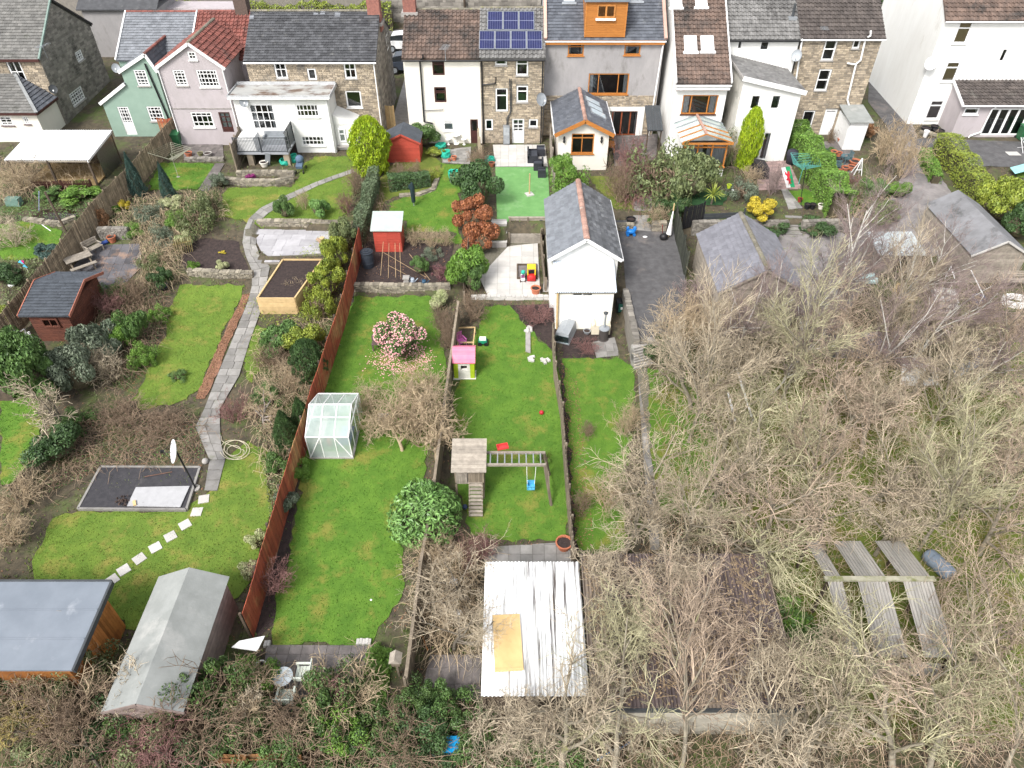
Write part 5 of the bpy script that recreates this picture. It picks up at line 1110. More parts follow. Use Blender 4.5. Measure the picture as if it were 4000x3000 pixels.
MB().poly([(gx0,gy1,.6),(gx1,gy1,.6),(gx1,gy1,gze),(gm_,gy1,gzr),(gx0,gy1,gze)]).build('back_wall',M_RENDERW,t)
sl_=(gzr-gze)/((gx1-gx0)/2);o_=.18
M_SLATEGL=mat('lit worn slate',(.20,.215,.235),(.15,.16,.178),sc=2.5,var=.13,rough=.45,c3=(.09,.092,.1),sc3=2.4,th3=.6,stretch=(1,1,1))  # left garage slope: its brighter light put into a paler slate colour
M_SLATEGR=mat('shaded streaky slate',(.13,.135,.145),(.085,.088,.095),sc=2.5,var=.35,rough=.45,c3=(.27,.28,.28),sc3=1.8,th3=.58)  # right garage slope: its shade put into a darker slate colour
roof_plane(t,mk(gx0-o_,gy1+.2,gze-o_*sl_+.08),mk(gx0-o_,gy0-.25,gze-o_*sl_+.08),mk(gm_,gy0-.25,gzr+.1),mk(gm_,gy1+.2,gzr+.1),'slate',M_SLATEGL,.36,.26)
ro=roof_plane(t,mk(gx1+o_,gy0-.25,gze-o_*sl_+.08),mk(gx1+o_,gy1+.2,gze-o_*sl_+.08),mk(gm_,gy1+.2,gzr+.1),mk(gm_,gy0-.25,gzr+.1),'slate',M_SLATEGR,.36,.26)
ridge(ro,(gm_,gy0-.25,gzr+.11),(gm_,gy1+.2,gzr+.11),M_RIDGE,r=.16)
for x in(gx0-o_,gx1+o_):MB().bar((x,gy0-.28,gze-o_*sl_),(gm_,gy0-.28,gzr+.03),.05,.18).build('bargeboard',M_WHITE,t)
gutter(t,(gx1+o_+.05,gy0-.25,gze-.1),(gx1+o_+.05,gy1+.2,gze-.1))
ly=31.7;lx0,lx1=X(2172,1200,ly),X(2392,1200,ly)
e=thing('lean_to_workshop','white rendered lean-to with pale blue corrugated roof below the garage','lean-to',((lx0+lx1)/2,ly,.6))
rs=[rect_px((2237,1142,2316,1158),None,'y',ly)]
wall(e,MF(ly),[(lx0,.3),(lx1,.3),(lx1,3.2),(lx0,3.2)],rs,mat('patchy white render',(.80,.78,.73),(.74,.72,.66),sc=1.3,var=0,bump=.25,bsc=20,c3=(.62,.57,.46),sc3=.6,th3=.6));wall(e,MRt(lx1),[(ly,.3),(gy0,.3),(gy0,3.7),(ly,3.2)],[],M_RENDERW,'side_wall');wall(e,MLt(lx0),[(ly,.3),(gy0,.3),(gy0,3.7),(ly,3.2)],[],M_RENDERW,'side_wall')
window(e,MF(ly),rs[0],cols=2,fr=.04)
def corrugated(parent,x0,x1,y0,z0,y1,z1,material,pitch=.12,amp=.022,name='roof_sheet',sheetw=.9,mats=None,skip=0):
 x=x0;k=0
 while x<x1-.02:
  w=min(sheetw,x1-x);n=max(2,int(w/pitch*4));m=MB()
  for j,(y,z)in enumerate(((y0,z0),((y0+y1)/2,(z0+z1)/2),(y1,z1))):
   for i in range(n+1):m.v.append((x+w*i/n+.0,y,z+amp*math.sin(2*math.pi*(w*i/n)/pitch)+.004*(k%2)))
  for j in range(2):
   for i in range(n):m.f.append((j*(n+1)+i,j*(n+1)+i+1,(j+1)*(n+1)+i+1,(j+1)*(n+1)+i))
  if not(skip and k%skip==1):m.build(name,(mats[k%len(mats)]if mats else material),parent)
  x+=w;k+=1
corrugated(e,lx0-.15,lx1+.12,ly-.2,3.22,gy0-.02,3.9,M_CORRB)
pipe(e,[(lx0+.05,ly-.1,3.1),(lx0+.1,ly-.1,.7)],M_WOODN,.06);MB().box(lx0-.1,lx1+.1,ly-.06,ly-.01,3.05,3.2).build('fascia',M_WOODG,e)
MB().box(lx0+2.0,lx1-.05,ly-.5,ly-.01,.4,1.2).box(lx0+2.15,lx1-1.0,ly-.55,ly-.01,1.2,1.35).build('outside_sink_wall',mat('cream patch',(.72,.66,.52),(.62,.56,.44),sc=2),e)
gable_shed('timber_garage','long grey slate roofed timber garage under the bare trees','garage',11.0,15.4,31.2,37.0,.8,3.5,4.85,M_WOODG,mat('lilac slate',(.20,.20,.225),(.155,.155,.175),sc=2,var=.12,rough=.5,c3=(.13,.13,.14),sc3=1,th3=.6),ridgem=M_RIDGEG,kind='slate',board=.16)
a,b=zp(1510,640,2.35),zp(1625,640,2.35)
gable_shed('garden_shed','bright red gabled shed with grey felt roof beside the lime conifer','shed',a.x,b.x+.35,a.y+.0,a.y+1.9,2.35,3.95,4.55,M_SHEDRED,M_FELTD,board=.12)
c=G(1520,985);t=thing('tool_shed','small red shed with pale grey sloping roof beside the black water butt','shed',c);x0,x1=G(1465,1000).x,G(1570,1000).x;y0=c.y;y1=y0+1.25;zb=c.z
MB().prism([(x0,y0,zb),(x1,y0,zb),(x1,y0,zb+1.55),(x0,y0,zb+1.55)],(0,y1-y0,0)).prism([(x0,y0,zb+1.55),(x0,y1,zb+1.55),(x0,y1,zb+1.95)],(x1-x0,0,0)).build('wall',M_SHEDRED,t)
bm=MB().box(-.5,.5,-.5,.5,0,1).mesh('board',M_SHEDRED)
for i in range(13):
 for x,w in((x0+(x1-x0)*.25,.49),(x0+(x1-x0)*.75,.49)):inst('board',bm,Matrix.Translation((x,y0-.01,zb+.03+i*.117))@Matrix.Rotation(.13,4,'X')@Matrix.Diagonal(((x1-x0)*w,.02,.115,1)),t)
 inst('board',bm,Matrix.Translation((x1+.01,(y0+y1)/2,zb+.03+i*.117))@Matrix.Rotation(-.1,4,'Y')@Matrix.Diagonal((.02,y1-y0,.115,1)),t)
MB().box((x0+x1)/2-.03,(x0+x1)/2+.03,y0-.045,y0-.02,zb,zb+1.5).build('door_strip',M_SHEDRED,t)
MB().prism([(x0-.12,y0-.15,zb+1.53),(x1+.12,y0-.15,zb+1.53),(x1+.12,y1+.12,zb+2.02),(x0-.12,y1+.12,zb+2.02)],(0,0,.06)).build('roof',mat('mint grey roof',(.37,.43,.395),(.32,.37,.34),sc=2,rough=.7),t)
c=G(160,1340);t=thing('summerhouse','red brown summerhouse with dark felt roof beside the left fence','summerhouse',c)
x0,x1=zp(92,1290,1.9).x,zp(248,1290,1.9).x;y0=c.y+.2;y1=y0+3.6;zb=c.z;ze=zb+1.9;zr=zb+2.35
MB().box(x0,x1,y0,y1,zb-.2,ze).build('wall',mat('red brown timber',(.15,.055,.036),(.10,.04,.028),sc=3,var=.15),t)
for i in range(14):MB().box(x0-.02,x1+.02,y0-.03,y0-.001,zb+i*.135,zb+i*.135+.12).build('board',MATS['red brown timber'],t);MB().box(x1,x1+.03,y0,y1,zb+i*.135,zb+i*.135+.12).build('board',MATS['red brown timber'],t)
window(t,MF(y0-.14),((x0+x1)/2-.45,(x0+x1)/2+.45,zb+1.0,zb+1.6),fm=MATS['red brown timber'],cols=2)
xm=(x0+x1)/2
roof_plane(t,mk(x0-.3,y0-.3,ze),mk(x1+.3,y0-.3,ze),mk(x1+.3,(y0+y1)/2+.3,zr+.2),mk(x0-.3,(y0+y1)/2+.3,zr+.2),'slate',M_FELTD,.3,.2)
roof_plane(t,mk(x1+.3,y1+.3,ze),mk(x0-.3,y1+.3,ze),mk(x0-.3,(y0+y1)/2+.3,zr+.2),mk(x1+.3,(y0+y1)/2+.3,zr+.2),'slate',M_FELTD,.3,.2)
for x in(x0-.32,x1+.32):
 MB().bar((x,y0-.3,ze-.02),(x,(y0+y1)/2+.3,zr+.2),.04,.16).bar((x,y1+.3,ze-.02),(x,(y0+y1)/2+.3,zr+.2),.04,.16).build('bargeboard',mat('terracotta trim',(.42,.16,.11)),t)
t=thing('garden_room','garden room with blue grey membrane roof and cedar clad side','garden building',(-17,11,0))
x1=zp(437,2276,2.6).x;ya,yb=11.0,14.2
MB().box(-23,x1-.35,ya+.15,yb-.25,-.1,2.45).build('wall',M_CEDAR,t)
n=22
for i in range(n):MB().box(x1-.35,x1-.32,ya+.15+(yb-ya-.4)*i/n,ya+.15+(yb-ya-.4)*(i+.93)/n,0,2.4).build('cladding_board',M_CEDAR,t)
MB().prism([(-23,ya,2.42),(x1,ya,2.42),(x1,yb,2.6),(-23,yb,2.6)],(0,0,.08)).build('roof',M_FELTM,t)
MB().bar((x1+.03,ya,2.42),(x1+.03,yb,2.62),.08,.22).bar((-23,yb+.03,2.62),(x1,yb+.03,2.62),.08,.16).build('roof_trim',M_DGREY,t)
for y in(12.05,13.1):MB().box(-23,x1-.05,y,y+.05,2.51+(y-ya)/(yb-ya)*.17-.0,2.515+(y-ya)/(yb-ya)*.17+.005).build('roof_seam',M_FELTM,t)
a,b=zp(619,2254,2.0),zp(891,2257,2.0)
gable_shed('garden_shed','large brown boarded shed with pale grey green felt roof','shed',a.x+.1,b.x-.1,10.0,14.7,0,1.95,2.5,mat('pinkish brown boards',(.27,.21,.19),(.19,.15,.135),sc=3,var=.15),M_FELTG,board=.12)
t=thing('canopy','open lean-to canopy with white corrugated plastic roof on posts','canopy',G(250,640))
ya,yb=44.3,51.6;za,zb_=4.4,4.75;x0=zp(20,620,za).x;x1=zp(340,632,za).x
m_s=[M_CORRW,mat('dirty corrugated',(.72,.73,.72),(.62,.63,.61),sc=1,rough=.4),M_CORRW]
x2=zp(190,505,zb_).x;x3=zp(478,508,zb_).x;n=9
ya=zp(200,626,za).y;yb=zp(300,508,zb_).y
corrugated(t,x0,x1,ya,za,yb,zb_,M_CORRW,pitch=.15,amp=.025,sheetw=.95,mats=m_s)
for x,y in((x0+.2,ya+.1),(x1-.15,ya+.1),(x1-.15,yb-.2),(x0+.2,yb-.2),((x0+x1)/2,ya+.1)):zz=H(x,y);MB().box(x-.06,x+.06,y-.06,y+.06,zz-.1,za+(zb_-za)*(y-ya)/(yb-ya)-.06).build('post',M_WOODD,t)
MB().bar((x0,ya+.1,za-.1),(x1,ya+.1,za-.1),.07,.14).build('beam',M_WOODG,t);MB().bar((x1-.1,ya,za-.1),(x1-.1,yb,zb_-.1),.07,.14).build('beam',M_WHITE,t);MB().bar((x0,yb-.1,zb_-.1),(x1,yb-.1,zb_-.1),.07,.14).build('beam',M_WOODG,t)
MB().prism([(x1-.06,ya+1.2,H(x1,ya)+.1),(x1-.06,yb-.4,H(x1,yb)+.1),(x1-.06,yb-.4,zb_-.2),(x1-.06,ya+1.2,za-.1)],(.02,0,0)).build('side_sheet',glass_mat('clear plastic sheet',(.8,.82,.82),.2,.2),t)
MB().box(x0+.5,x1-.3,ya+.2,yb-.6,H(x1-2,ya+2)+.05,H(x1-2,ya+2)+.12).build('deck',mat('yellow deck',(.34,.24,.11),(.25,.17,.08),sc=3),t);MB().box(x0,x1-.2,yb-.4,yb-.3,2.3,3.6).build('back_panel',M_WOODD,t)
t=thing('corrugated_shed','flat shed with dirty white corrugated roof at the bottom','shed',(.7,10.4,0))
dirt=mat('white sheet with moss streaks',(.80,.81,.82),(.66,.67,.66),sc=1.2,var=.04,rough=.4,c3=(.075,.06,.055),sc3=1.0,th3=.49,stretch=(7.7,.3,1));dirt2=mat('white sheet lightly streaked',(.84,.85,.86),(.74,.75,.75),sc=1.2,var=.03,rough=.4,c3=(.16,.14,.12),sc3=1.0,th3=.57,stretch=(7.7,.3,1))
corrugated(t,-1.0,2.5,10.3,2.15,15.25,2.35,dirt,pitch=.13,amp=.03,sheetw=.72,mats=[dirt2,dirt2,dirt,dirt,dirt])
for x,y in((-.9,10.4),(2.4,10.4),(-.9,15.1),(2.4,15.1)):MB().box(x-.05,x+.05,y-.05,y+.05,-.1,2.12).build('post',M_WOODD,t)
MB().box(-.95,2.45,10.42,10.52,-.1,1.95).build('front_wall',M_WOODD,t);MB().box(-.97,-.9,10.55,15.0,-.1,2.05).build('side_wall',M_WOODD,t);MB().box(-.95,2.45,15.0,15.1,-.1,2.2).build('back_wall',M_WOODD,t)
t2=thing('plywood_board','tan plywood board lying on the white corrugated roof','board',zp(1985,2510,2.3));Mx=Matrix.Translation(zp(1983,2508,2.32))@Matrix.Rotation(.06,4,'Z')@Matrix.Rotation(.05,4,'X');MB().xbox(Mx,.95,2.0,.03).build('sheet',mat('plywood',(.62,.44,.21),(.54,.37,.17),sc=2,var=.05,c3=(.42,.29,.14),sc3=1.5,th3=.6),t2)
MB().xbox(Mx@Matrix.Translation((0,-.95,.03)),.95,.08,.03).build('batten',MATS['plywood'],t2)
t=thing('glazed_shed','long shed with brown translucent corrugated roof and block front wall','shed',(6,10.2,0));pc=mat('brown plastic sheet',(.13,.10,.095),(.075,.06,.06),sc=1.2,rough=.35,var=.1,c3=(.06,.045,.045),sc3=1.0,th3=.52,stretch=(4,.4,1));pc2=mat('tan plastic sheet',(.22,.175,.14),(.14,.115,.095),sc=1.2,rough=.35,var=.1,c3=(.10,.08,.07),sc3=1.0,th3=.56,stretch=(4,.4,1))
corrugated(t,2.56,9.4,9.95,2.1,15.5,2.5,pc,pitch=.13,amp=.03,sheetw=.85,mats=[pc2,pc,pc,pc])
for i in range(6):
 for j in range(5):MB().box(2.75+i*1.1+(.5 if j%2 else 0)*.0,2.75+i*1.1+1.07,9.98,10.16,-.1+j*.35,-.1+j*.35+.34).build('block',mat('concrete block',(.40,.37,.31),(.31,.29,.24),sc=3,var=.12,c3=(.2,.2,.14),sc3=1,th3=.58),t)
MB().box(2.6,9.4,9.9,9.96,1.85,2.05).build('gutter_board',M_DGREY,t)
for x in(2.75,6,9.3):MB().box(x-.05,x+.05,15.2,15.3,-.1,2.4).build('post',M_WOODD,t)
t=thing('clear_roof_greenhouse','old greenhouse with clear corrugated roof under the bare trees, bottom right','greenhouse',G(3450,2300));gx0,gx1_=zp(3230,2260,2.3).x,zp(3640,2260,2.3).x;yr2=zp(3440,2262,2.3).y
pcl=mat('grimy clear sheet',(.33,.31,.28),(.22,.21,.195),sc=1.2,rough=.3,var=.12,c3=(.12,.10,.09),sc3=1.2,th3=.54,stretch=(4,.5,1))
corrugated(t,gx0,gx1_,yr2-2.6,1.5,yr2-.05,2.3,pcl,sheetw=.55,skip=3);corrugated(t,gx0,gx1_,yr2+.05,2.3,yr2+2.1,1.7,pcl,sheetw=.55,skip=3);MB().box(gx0-.1,gx1_+.1,yr2-.1,yr2+.1,2.28,2.35).build('ridge_board',mat('pale ridge',(.38,.36,.28),(.28,.27,.2),c3=(.16,.17,.07),sc3=2,th3=.5),t)
for x in(gx0+.1,gx1_-.1):
 for y,z in((yr2-2.5,1.5),(yr2,2.25),(yr2+2,1.7)):MB().box(x-.05,x+.05,y-.05,y+.05,-.1,z).build('post',M_WOODD,t)
MB().box(gx0,gx1_,yr2-2.55,yr2-2.45,-.1,.8).build('base_wall',M_CONC,t)
c=G(3560,1065);x0,x1=zp(3470,1050,2.5).x,zp(3660,1050,2.5).x
t=thing('metal_roof_shed','low open shed with flat pale grey metal roof on the gravel yard','shed',c);MB().prism([(x0,c.y-.2,c.z+1.3),(x1,c.y-.2,c.z+1.3),(x1,c.y+2.2,c.z+1.5),(x0,c.y+2.2,c.z+1.5)],(0,0,.05)).build('roof',mat('pale zinc',(.50,.54,.55),(.42,.46,.47),sc=1.2,rough=.45),t)
MB().box(x0+.1,x1-.1,c.y+1.95,c.y+2.0,c.z-.1,c.z+1.45).box(x0+.1,x0+.15,c.y,c.y+1.95,c.z-.1,c.z+1.3).box(x1-.15,x1-.1,c.y,c.y+1.95,c.z-.1,c.z+1.3).build('wall',M_WOODG,t);MB().box(x0+.1,x0+1.2,c.y,c.y+.05,c.z-.1,c.z+1.27).box(x1-.8,x1-.16,c.y,c.y+.05,c.z-.1,c.z+1.27).build('front_panel',M_WOODG,t)
a=zp(3845,1010,3.5);b=zp(4040,1010,3.5);c=G(3900,1110)
gable_shed('timber_cabin','weathered grey timber shed with patched felt roof at right edge','shed',a.x,b.x+.4,c.y+.1,c.y+6,c.z,c.z+2.0,c.z+2.9,M_WOODG,mat('patched grey felt',(.21,.21,.22),(.15,.15,.155),sc=1.2,var=.05,c3=(.09,.09,.09),sc3=.7,th3=.58),board=.15,trim=M_PAVEL)
gw0,gw1=zp(1222,1790,.25).x,zp(1372,1790,.25).x;gy=22.3;gd=2.9;zb=H(-8,gy);zeh=1.68;zrh=2.35
t=thing('greenhouse','small aluminium framed greenhouse on the lawn by the red fence','greenhouse',((gw0+gw1)/2,gy,zb));fb=[];ym=gy+gd/2
w0,w1=gw0-.08,gw1+.08
MB().box(w0-.05,w1+.05,gy-.05,gy+.08,zb-.05,zb+.1).box(w0-.05,w1+.05,gy+gd-.08,gy+gd+.05,zb-.05,zb+.1).box(w0-.05,w0+.08,gy+.08,gy+gd-.08,zb-.05,zb+.1).box(w1-.08,w1+.05,gy+.08,gy+gd-.08,zb-.05,zb+.1).build('base',M_CONC,t)
nb=3
for i in range(nb+1):
 x=w0+(w1-w0)*i/nb
 for a,b in(((x,gy,zb),(x,gy,zeh)),((x,gy,zeh),(x,ym,zrh)),((x,gy+gd,zb),(x,gy+gd,zeh)),((x,gy+gd,zeh),(x,ym,zrh))):MB().bar(a,b,.035).build('glazing_bar',M_WHITE,t)
for a,b in(((w0,gy,zeh),(w1,gy,zeh)),((w0,ym,zrh),(w1,ym,zrh)),((w0,gy+gd,zeh),(w1,gy+gd,zeh)),((w0,gy,zeh),(w0,gy+gd,zeh)),((w1,gy,zeh),(w1,gy+gd,zeh)),((w0,gy,zb+.1),(w0+(w1-w0)/3,gy,zeh)),((w1,gy,zb+.1),(w1-(w1-w0)/3,gy,zeh)),((w0,gy+gd/3,(zeh*2+zrh)/3+.1),(w1,gy+gd/3*.98,(zeh*2+zrh)/3+.1))):MB().bar(a,b,.045).build('frame',M_WHITE,t)
for x in(w0,w1):
 for y in(gy+gd/4,ym,gy+gd*3/4):MB().bar((x,y,zb),(x,y,zeh+(zrh-zeh)*(1-abs(y-ym)/(gd/2))),.03).build('glazing_bar',M_WHITE,t)
for i in range(nb):
 a=w0+(w1-w0)*i/nb+.02;b=w0+(w1-w0)*(i+1)/nb-.02
 for q in range(2):
  f0,f1=q/2,(q+1)/2;MB().poly([(a,gy+gd/2*f0,zeh+(zrh-zeh)*f0),(b,gy+gd/2*f0,zeh+(zrh-zeh)*f0),(b,gy+gd/2*f1,zeh+(zrh-zeh)*f1),(a,gy+gd/2*f1,zeh+(zrh-zeh)*f1)]).build('pane',M_GREENHOUSE,t)
 MB().poly([(a,gy,zb+.1),(b,gy,zb+.1),(b,gy,zeh),(a,gy,zeh)]).build('pane',M_GREENHOUSE,t);MB().poly([(a,gy+gd,zb+.1),(b,gy+gd,zb+.1),(b,gy+gd,zeh),(a,gy+gd,zeh)]).build('pane',M_GREENHOUSE,t);MB().poly([(a,gy+gd,zeh),(b,gy+gd,zeh),(b,ym,zrh),(a,ym,zrh)]).build('pane',M_GREENHOUSE,t)
for x in(w0,w1):MB().poly([(x,gy,zb+.1),(x,gy+gd,zb+.1),(x,gy+gd,zeh),(x,ym,zrh),(x,gy,zeh)]).build('end_glazing',M_GREENHOUSE,t)
MB().box(w0+.1,w0+.55,gy+.3,gy+2.4,zb+.65,zb+.7).build('shelf',M_WOODG,t);MB().box(w1-.7,w1-.1,gy+.4,gy+1.6,zb+.5,zb+.55).build('shelf',mat('navy cover',(.05,.07,.16)),t)
MB().box(w0-.02,w1+.02,gy+.02,gy+gd-.02,zb-.0,zb+.05).build('floor',M_CONC,t)
c=mk(w0+.75,gy+.8,zb+.05);MB().lathe([(.1,0),(.13,.25),(.1,.4),(.05,.6)],8,c).build('red_bag',mat('red plastic',(.45,.05,.04),rough=.4),t)
# - smaller things
def rel(u,v,z=None):return G(u,v)if z is None else zp(u,v,z)
def pot(u,v,r,h,label,material=None,soilm=None,cat='plant pot',group='terracotta pots',z=None,name='plant_pot'):
 c=rel(u,v,z);t=thing(name,label,cat,c,group)
 MB().lathe([(r*.68,0),(r*.95,h*.86),(r*1.08,h*.86),(r*1.08,h),(r*.9,h),(r*.85,h*.8)],14,c,cap=False).lathe([(.01,.01),(r*.68,.01)],14,c,cap=False).build('pot',material or M_TERRA,t,False)
 MB().lathe([(r*.86,h*.82),(.01,h*.86)],14,c,cap=False).build('soil',soilm or M_SOIL,t);return t
def sack(u,v,r,h,label,full=True):
 c=G(u,v);t=thing('garden_sack',label,'garden sack',c,'teal garden sacks');rr=random.Random(u)
 prof=[(r*.85,0),(r*1.02,h*.4),(r*.95,h*.8),(r*.9,h),(r*.8,h*.97),(r*.8,h*.6),(.02,h*.55)]
 m=MB().lathe(prof,12,c,cap=False);m.v=[(x+rr.uniform(-.04,.04),y+rr.uniform(-.04,.04),z+(rr.uniform(-.06,.06)if z>c.z+.05 else 0))for x,y,z in m.v];m.build('bag',M_TEAL,t)
 for s in(-1,1):MB().path([(c.x+s*r*.5,c.y-r*.7,c.z+h*.9),(c.x+s*r*.4,c.y-r*.85,c.z+h*.6),(c.x+s*r*.1,c.y-r*.9,c.z+h*.62),(c.x-s*.05,c.y-r*.75,c.z+h*.9)],.02,4).build('handle',MATS['dark green strap']if 'dark green strap' in MATS else mat('dark green strap',(.02,.2,.14)),t)
 return t
sack(1742,615,.38,.5,'teal garden sack standing on the brick patch by two terracotta pots');sack(1773,700,.4,.6,'open teal garden sack alone on the upper lawn');sack(1722,575,.42,.25,'flattened teal sack beside the round evergreen bush');sack(1912,632,.4,.35,'teal sack slumped by the upper pale patio');sack(1115,640,.4,.35,'teal sack under the balcony');sack(1150,630,.3,.5,'teal sack behind the pushchair')
for u,v,r,h,lb in((1774,628,.2,.34,'larger terracotta pot beside the teal sack on the brick patch'),(1756,632,.14,.22,'small terracotta pot beside the teal sack on the brick patch'),(740,612,.26,.34,'wide terracotta pot on the dark slabs behind the lavender house, left'),(785,610,.2,.28,'mossy green pot on the dark slabs, middle'),(815,612,.28,.3,'low stone coloured pot on the dark slabs, right'),(830,552,.2,.28,'terracotta pot by the lavender house corner'),(2092,1148,.28,.45,'terracotta pot with dry plant on the lower cream patio'),(2202,2140,.34,.42,'large empty terracotta pot beside the rustic fence'),(1034,650,.3,.35,'cream planter in front of the balcony'),(680,568,.16,.26,'small orange pot beside the green wheelie bin'),(1920,650,.22,.3,'terracotta pot beside the slumped teal sack'),(442,945,.26,.4,'terracotta bucket shaped pot by the grey wall'),(250,1120,.3,.2,'shallow terracotta bowl above the summerhouse roof'),(3122,790,.16,.3,'red pot at the foot of the flagpole'),(3150,815,.2,.35,'black pot on the wall by the garden steps, left'),(3172,815,.2,.35,'black pot on the wall by the garden steps, right'),(3205,815,.22,.3,'cream bowl planter at the wall end'),(1216,1000,.0001,.01,'')):
 if lb:pot(u,v,r,h,lb,{'mossy':mat('mossy pot',(.2,.2,.1)),'low s':M_CONC,'cream':M_CREAM,'black':M_BLACK,'red p':mat('red pot',(.35,.05,.03))}.get(lb[:5],None))
for u,v,r,h,lb in((3255,605,.24,.3,'wide terracotta pot on the round blue table'),(3275,610,.2,.3,'terracotta pot right side of the round blue table')):pot(u,v,r,h,lb,z=3.15)
for u,v,r,h,lb in((3275,672,.26,.35,'terracotta pot in a row below the blue table, left'),(3298,670,.28,.35,'terracotta pot in a row below the blue table, middle'),(3322,665,.26,.35,'pale pot in a row below the blue table, right'),(3335,650,.4,.45,'big terracotta bowl with red cordyline'),(3280,560,.25,.4,'terracotta pot against the white outhouse'),(3612,515,.35,.35,'black tub on the kerb by the white house, left'),(3662,525,.4,.35,'black tub with yellow plant on the kerb by white house'),(3645,510,.28,.4,'pale terracotta pot between the black tubs'),(2462,880,.3,.5,'black plastic tub by the low wall of the drive')):pot(u,v,r,h,lb,M_BLACK if 'black' in lb else None)
def bin_(u,v,label,material,h=1.05):
 c=G(u,v);t=thing('wheelie_bin',label,'wheelie bin',c,'green wheelie bins')
 MB().prism([(c.x-.22,c.y-.26,c.z+.06),(c.x+.22,c.y-.26,c.z+.06),(c.x+.29,c.y-.34,c.z+h-.1),(c.x-.29,c.y-.34,c.z+h-.1)],(0,.62,0)).build('body',material,t);MB().prism([(c.x-.31,c.y-.38,c.z+h-.1),(c.x+.31,c.y-.38,c.z+h-.1),(c.x+.3,c.y+.36,c.z+h+.02),(c.x-.3,c.y+.36,c.z+h+.02)],(0,0,.05)).build('lid',material,t)
 for s in(-1,1):MB().add(MB().lathe([(.1,-.03),(.1,.03)],10),Matrix.Translation((c.x+s*.27,c.y+.3,c.z+.1))@Matrix.Rotation(math.pi/2,4,'Y')).build('wheel',M_BLACK,t)
 MB().bar((c.x-.2,c.y+.4,c.z+h-.05),(c.x+.2,c.y+.4,c.z+h-.05),.03).build('handle',material,t);return t
M_BIN=mat('dark green bin',(.035,.14,.06),(.028,.115,.05),rough=.45,var=.04)
bin_(700,570,'green wheelie bin beside the lavender house',M_BIN);bin_(3985,545,'green wheelie bin by the folding doors, left',M_BIN);bin_(4012,562,'green wheelie bin at the right edge of the yard',M_BIN)
def dryer(u,v,label,h=1.7,r=1.4,material=None,rz=.3):
 c=G(u,v);t=thing('rotary_dryer',label,'clothes dryer',c);m=material or M_GREYM
 MB().path([c,c+Vector((0,0,h))],.025,6).build('pole',m,t);P=[]
 for i in range(4):
  a=rz+i*math.pi/2;e=c+Vector((math.cos(a)*r,math.sin(a)*r,h+.25));P.append(e);MB().path([c+Vector((0,0,h-.5)),e],.014,5).build('arm',m,t)
 ln=MB()
 for k in range(1,8):
  f=.3+.7*k/7;q=[c+Vector((0,0,h-.5)).lerp(e-c,f)if False else(c+Vector((0,0,h-.5))).lerp(e,f)for e in P]
  for i in range(4):ln.path([q[i],q[(i+1)%4]],.012,3,False)
 ln.build('lines',m,t);MB().lathe([(.18,0),(.12,.04)],10,c).build('base',M_CONC,t);return t
dryer(697,692,'grey rotary clothes dryer on the small square lawn',material=mat('olive line',(.33,.33,.25)));dryer(3118,722,'green rotary clothes dryer behind the flag',h=1.6,r=1.25,material=mat('sea green line',(.10,.36,.32)),rz=.6)
P4=[G(310,1995),G(732,1998),G(782,1828),G(395,1826)];zz=max(p.z for p in P4)
t=thing('asphalt_pad','dark asphalt shed base with pale kerb','shed base',P4[0]);MB().prism([(p.x,p.y,-.1)for p in P4],(0,0,zz+.16)).build('base',mat('black asphalt',(.052,.05,.055),(.036,.035,.04),sc=4,var=0,bump=.5,bsc=50,c3=(.085,.08,.08),sc3=1.3,th3=.6),t)
for i in range(4):MB().bar(P4[i].xy.to_3d()+Vector((0,0,zz+.02)),P4[(i+1)%4].xy.to_3d()+Vector((0,0,zz+.02)),.1,.14).build('kerb',M_PAVEO,t)
zpad=zz+.065
def plate(label,px,z,th,material,name,cat):
 P=[zp(u,v,z)for u,v in px];return tag(MB().prism([tuple(p)for p in P],(0,0,th)).build(name,material),label,cat)
plate('pale grey board lying on the asphalt pad',[(497,1978),(705,1982),(742,1900),(532,1905)],zpad+.02,.04,mat('grey board',(.40,.40,.41),(.34,.34,.35),sc=3,c3=(.12,.12,.12),sc3=3.5,th3=.66),'board','board')
c=zp(525,1965,zpad+.1);tag(MB().xbox(Matrix.Translation(c)@Matrix.Rotation(.5,4,'Z'),.12,.3,.05).build('timber_offcut',M_WOODN),'small wood offcut on the grey board','wood')
a,b=zp(565,1862,zpad+.03),zp(672,1843,zpad+.03);tag(MB().path([a,b],.025,5).build('metal_bar',mat('rusty bar',(.14,.08,.06))),'rusty bar lying on the asphalt pad','metal bar')
t=thing('chain_heap','dark heap of chain on the asphalt pad','chain',zp(475,1955,zpad));rr=random.Random(5)
for k in range(26):c=zp(475+rr.gauss(0,14),1958+rr.gauss(0,10),zpad+.05+rr.random()*.08);MB().add(MB().lathe([(.05,-.015),(.05,.015)],7),Matrix.Translation(c)@Matrix.Rotation(rr.random()*3,4,'X')@Matrix.Rotation(rr.random()*3,4,'Y')).build('link',mat('rust',(.075,.05,.04),(.05,.035,.03)),t)
c=G(765,1908);top=zp(700,1735,2.35);t=thing('satellite_dish','large white satellite dish on a leaning black pole beside the pad','satellite dish',c)
MB().path([c,c+Vector((-.18,.12,2.3))],.04,8).build('pole',M_BLACK,t);cc=c+Vector((-.18,.1,2.35));f=Vector((-.85,-.45,.45)).normalized();a_=f.cross(Vector((0,0,1))).normalized();b_=a_.cross(f);Mx=Matrix((a_,b_,f)).transposed().to_4x4();Mx.translation=cc
MB().add(MB().lathe([(.02,0),(.25,.02),(.42,.06),(.52,.11),(.52,.13),(.42,.08),(.25,.04),(.02,.02)],24,cap=False),Mx).build('reflector',M_WHITE,t,True)
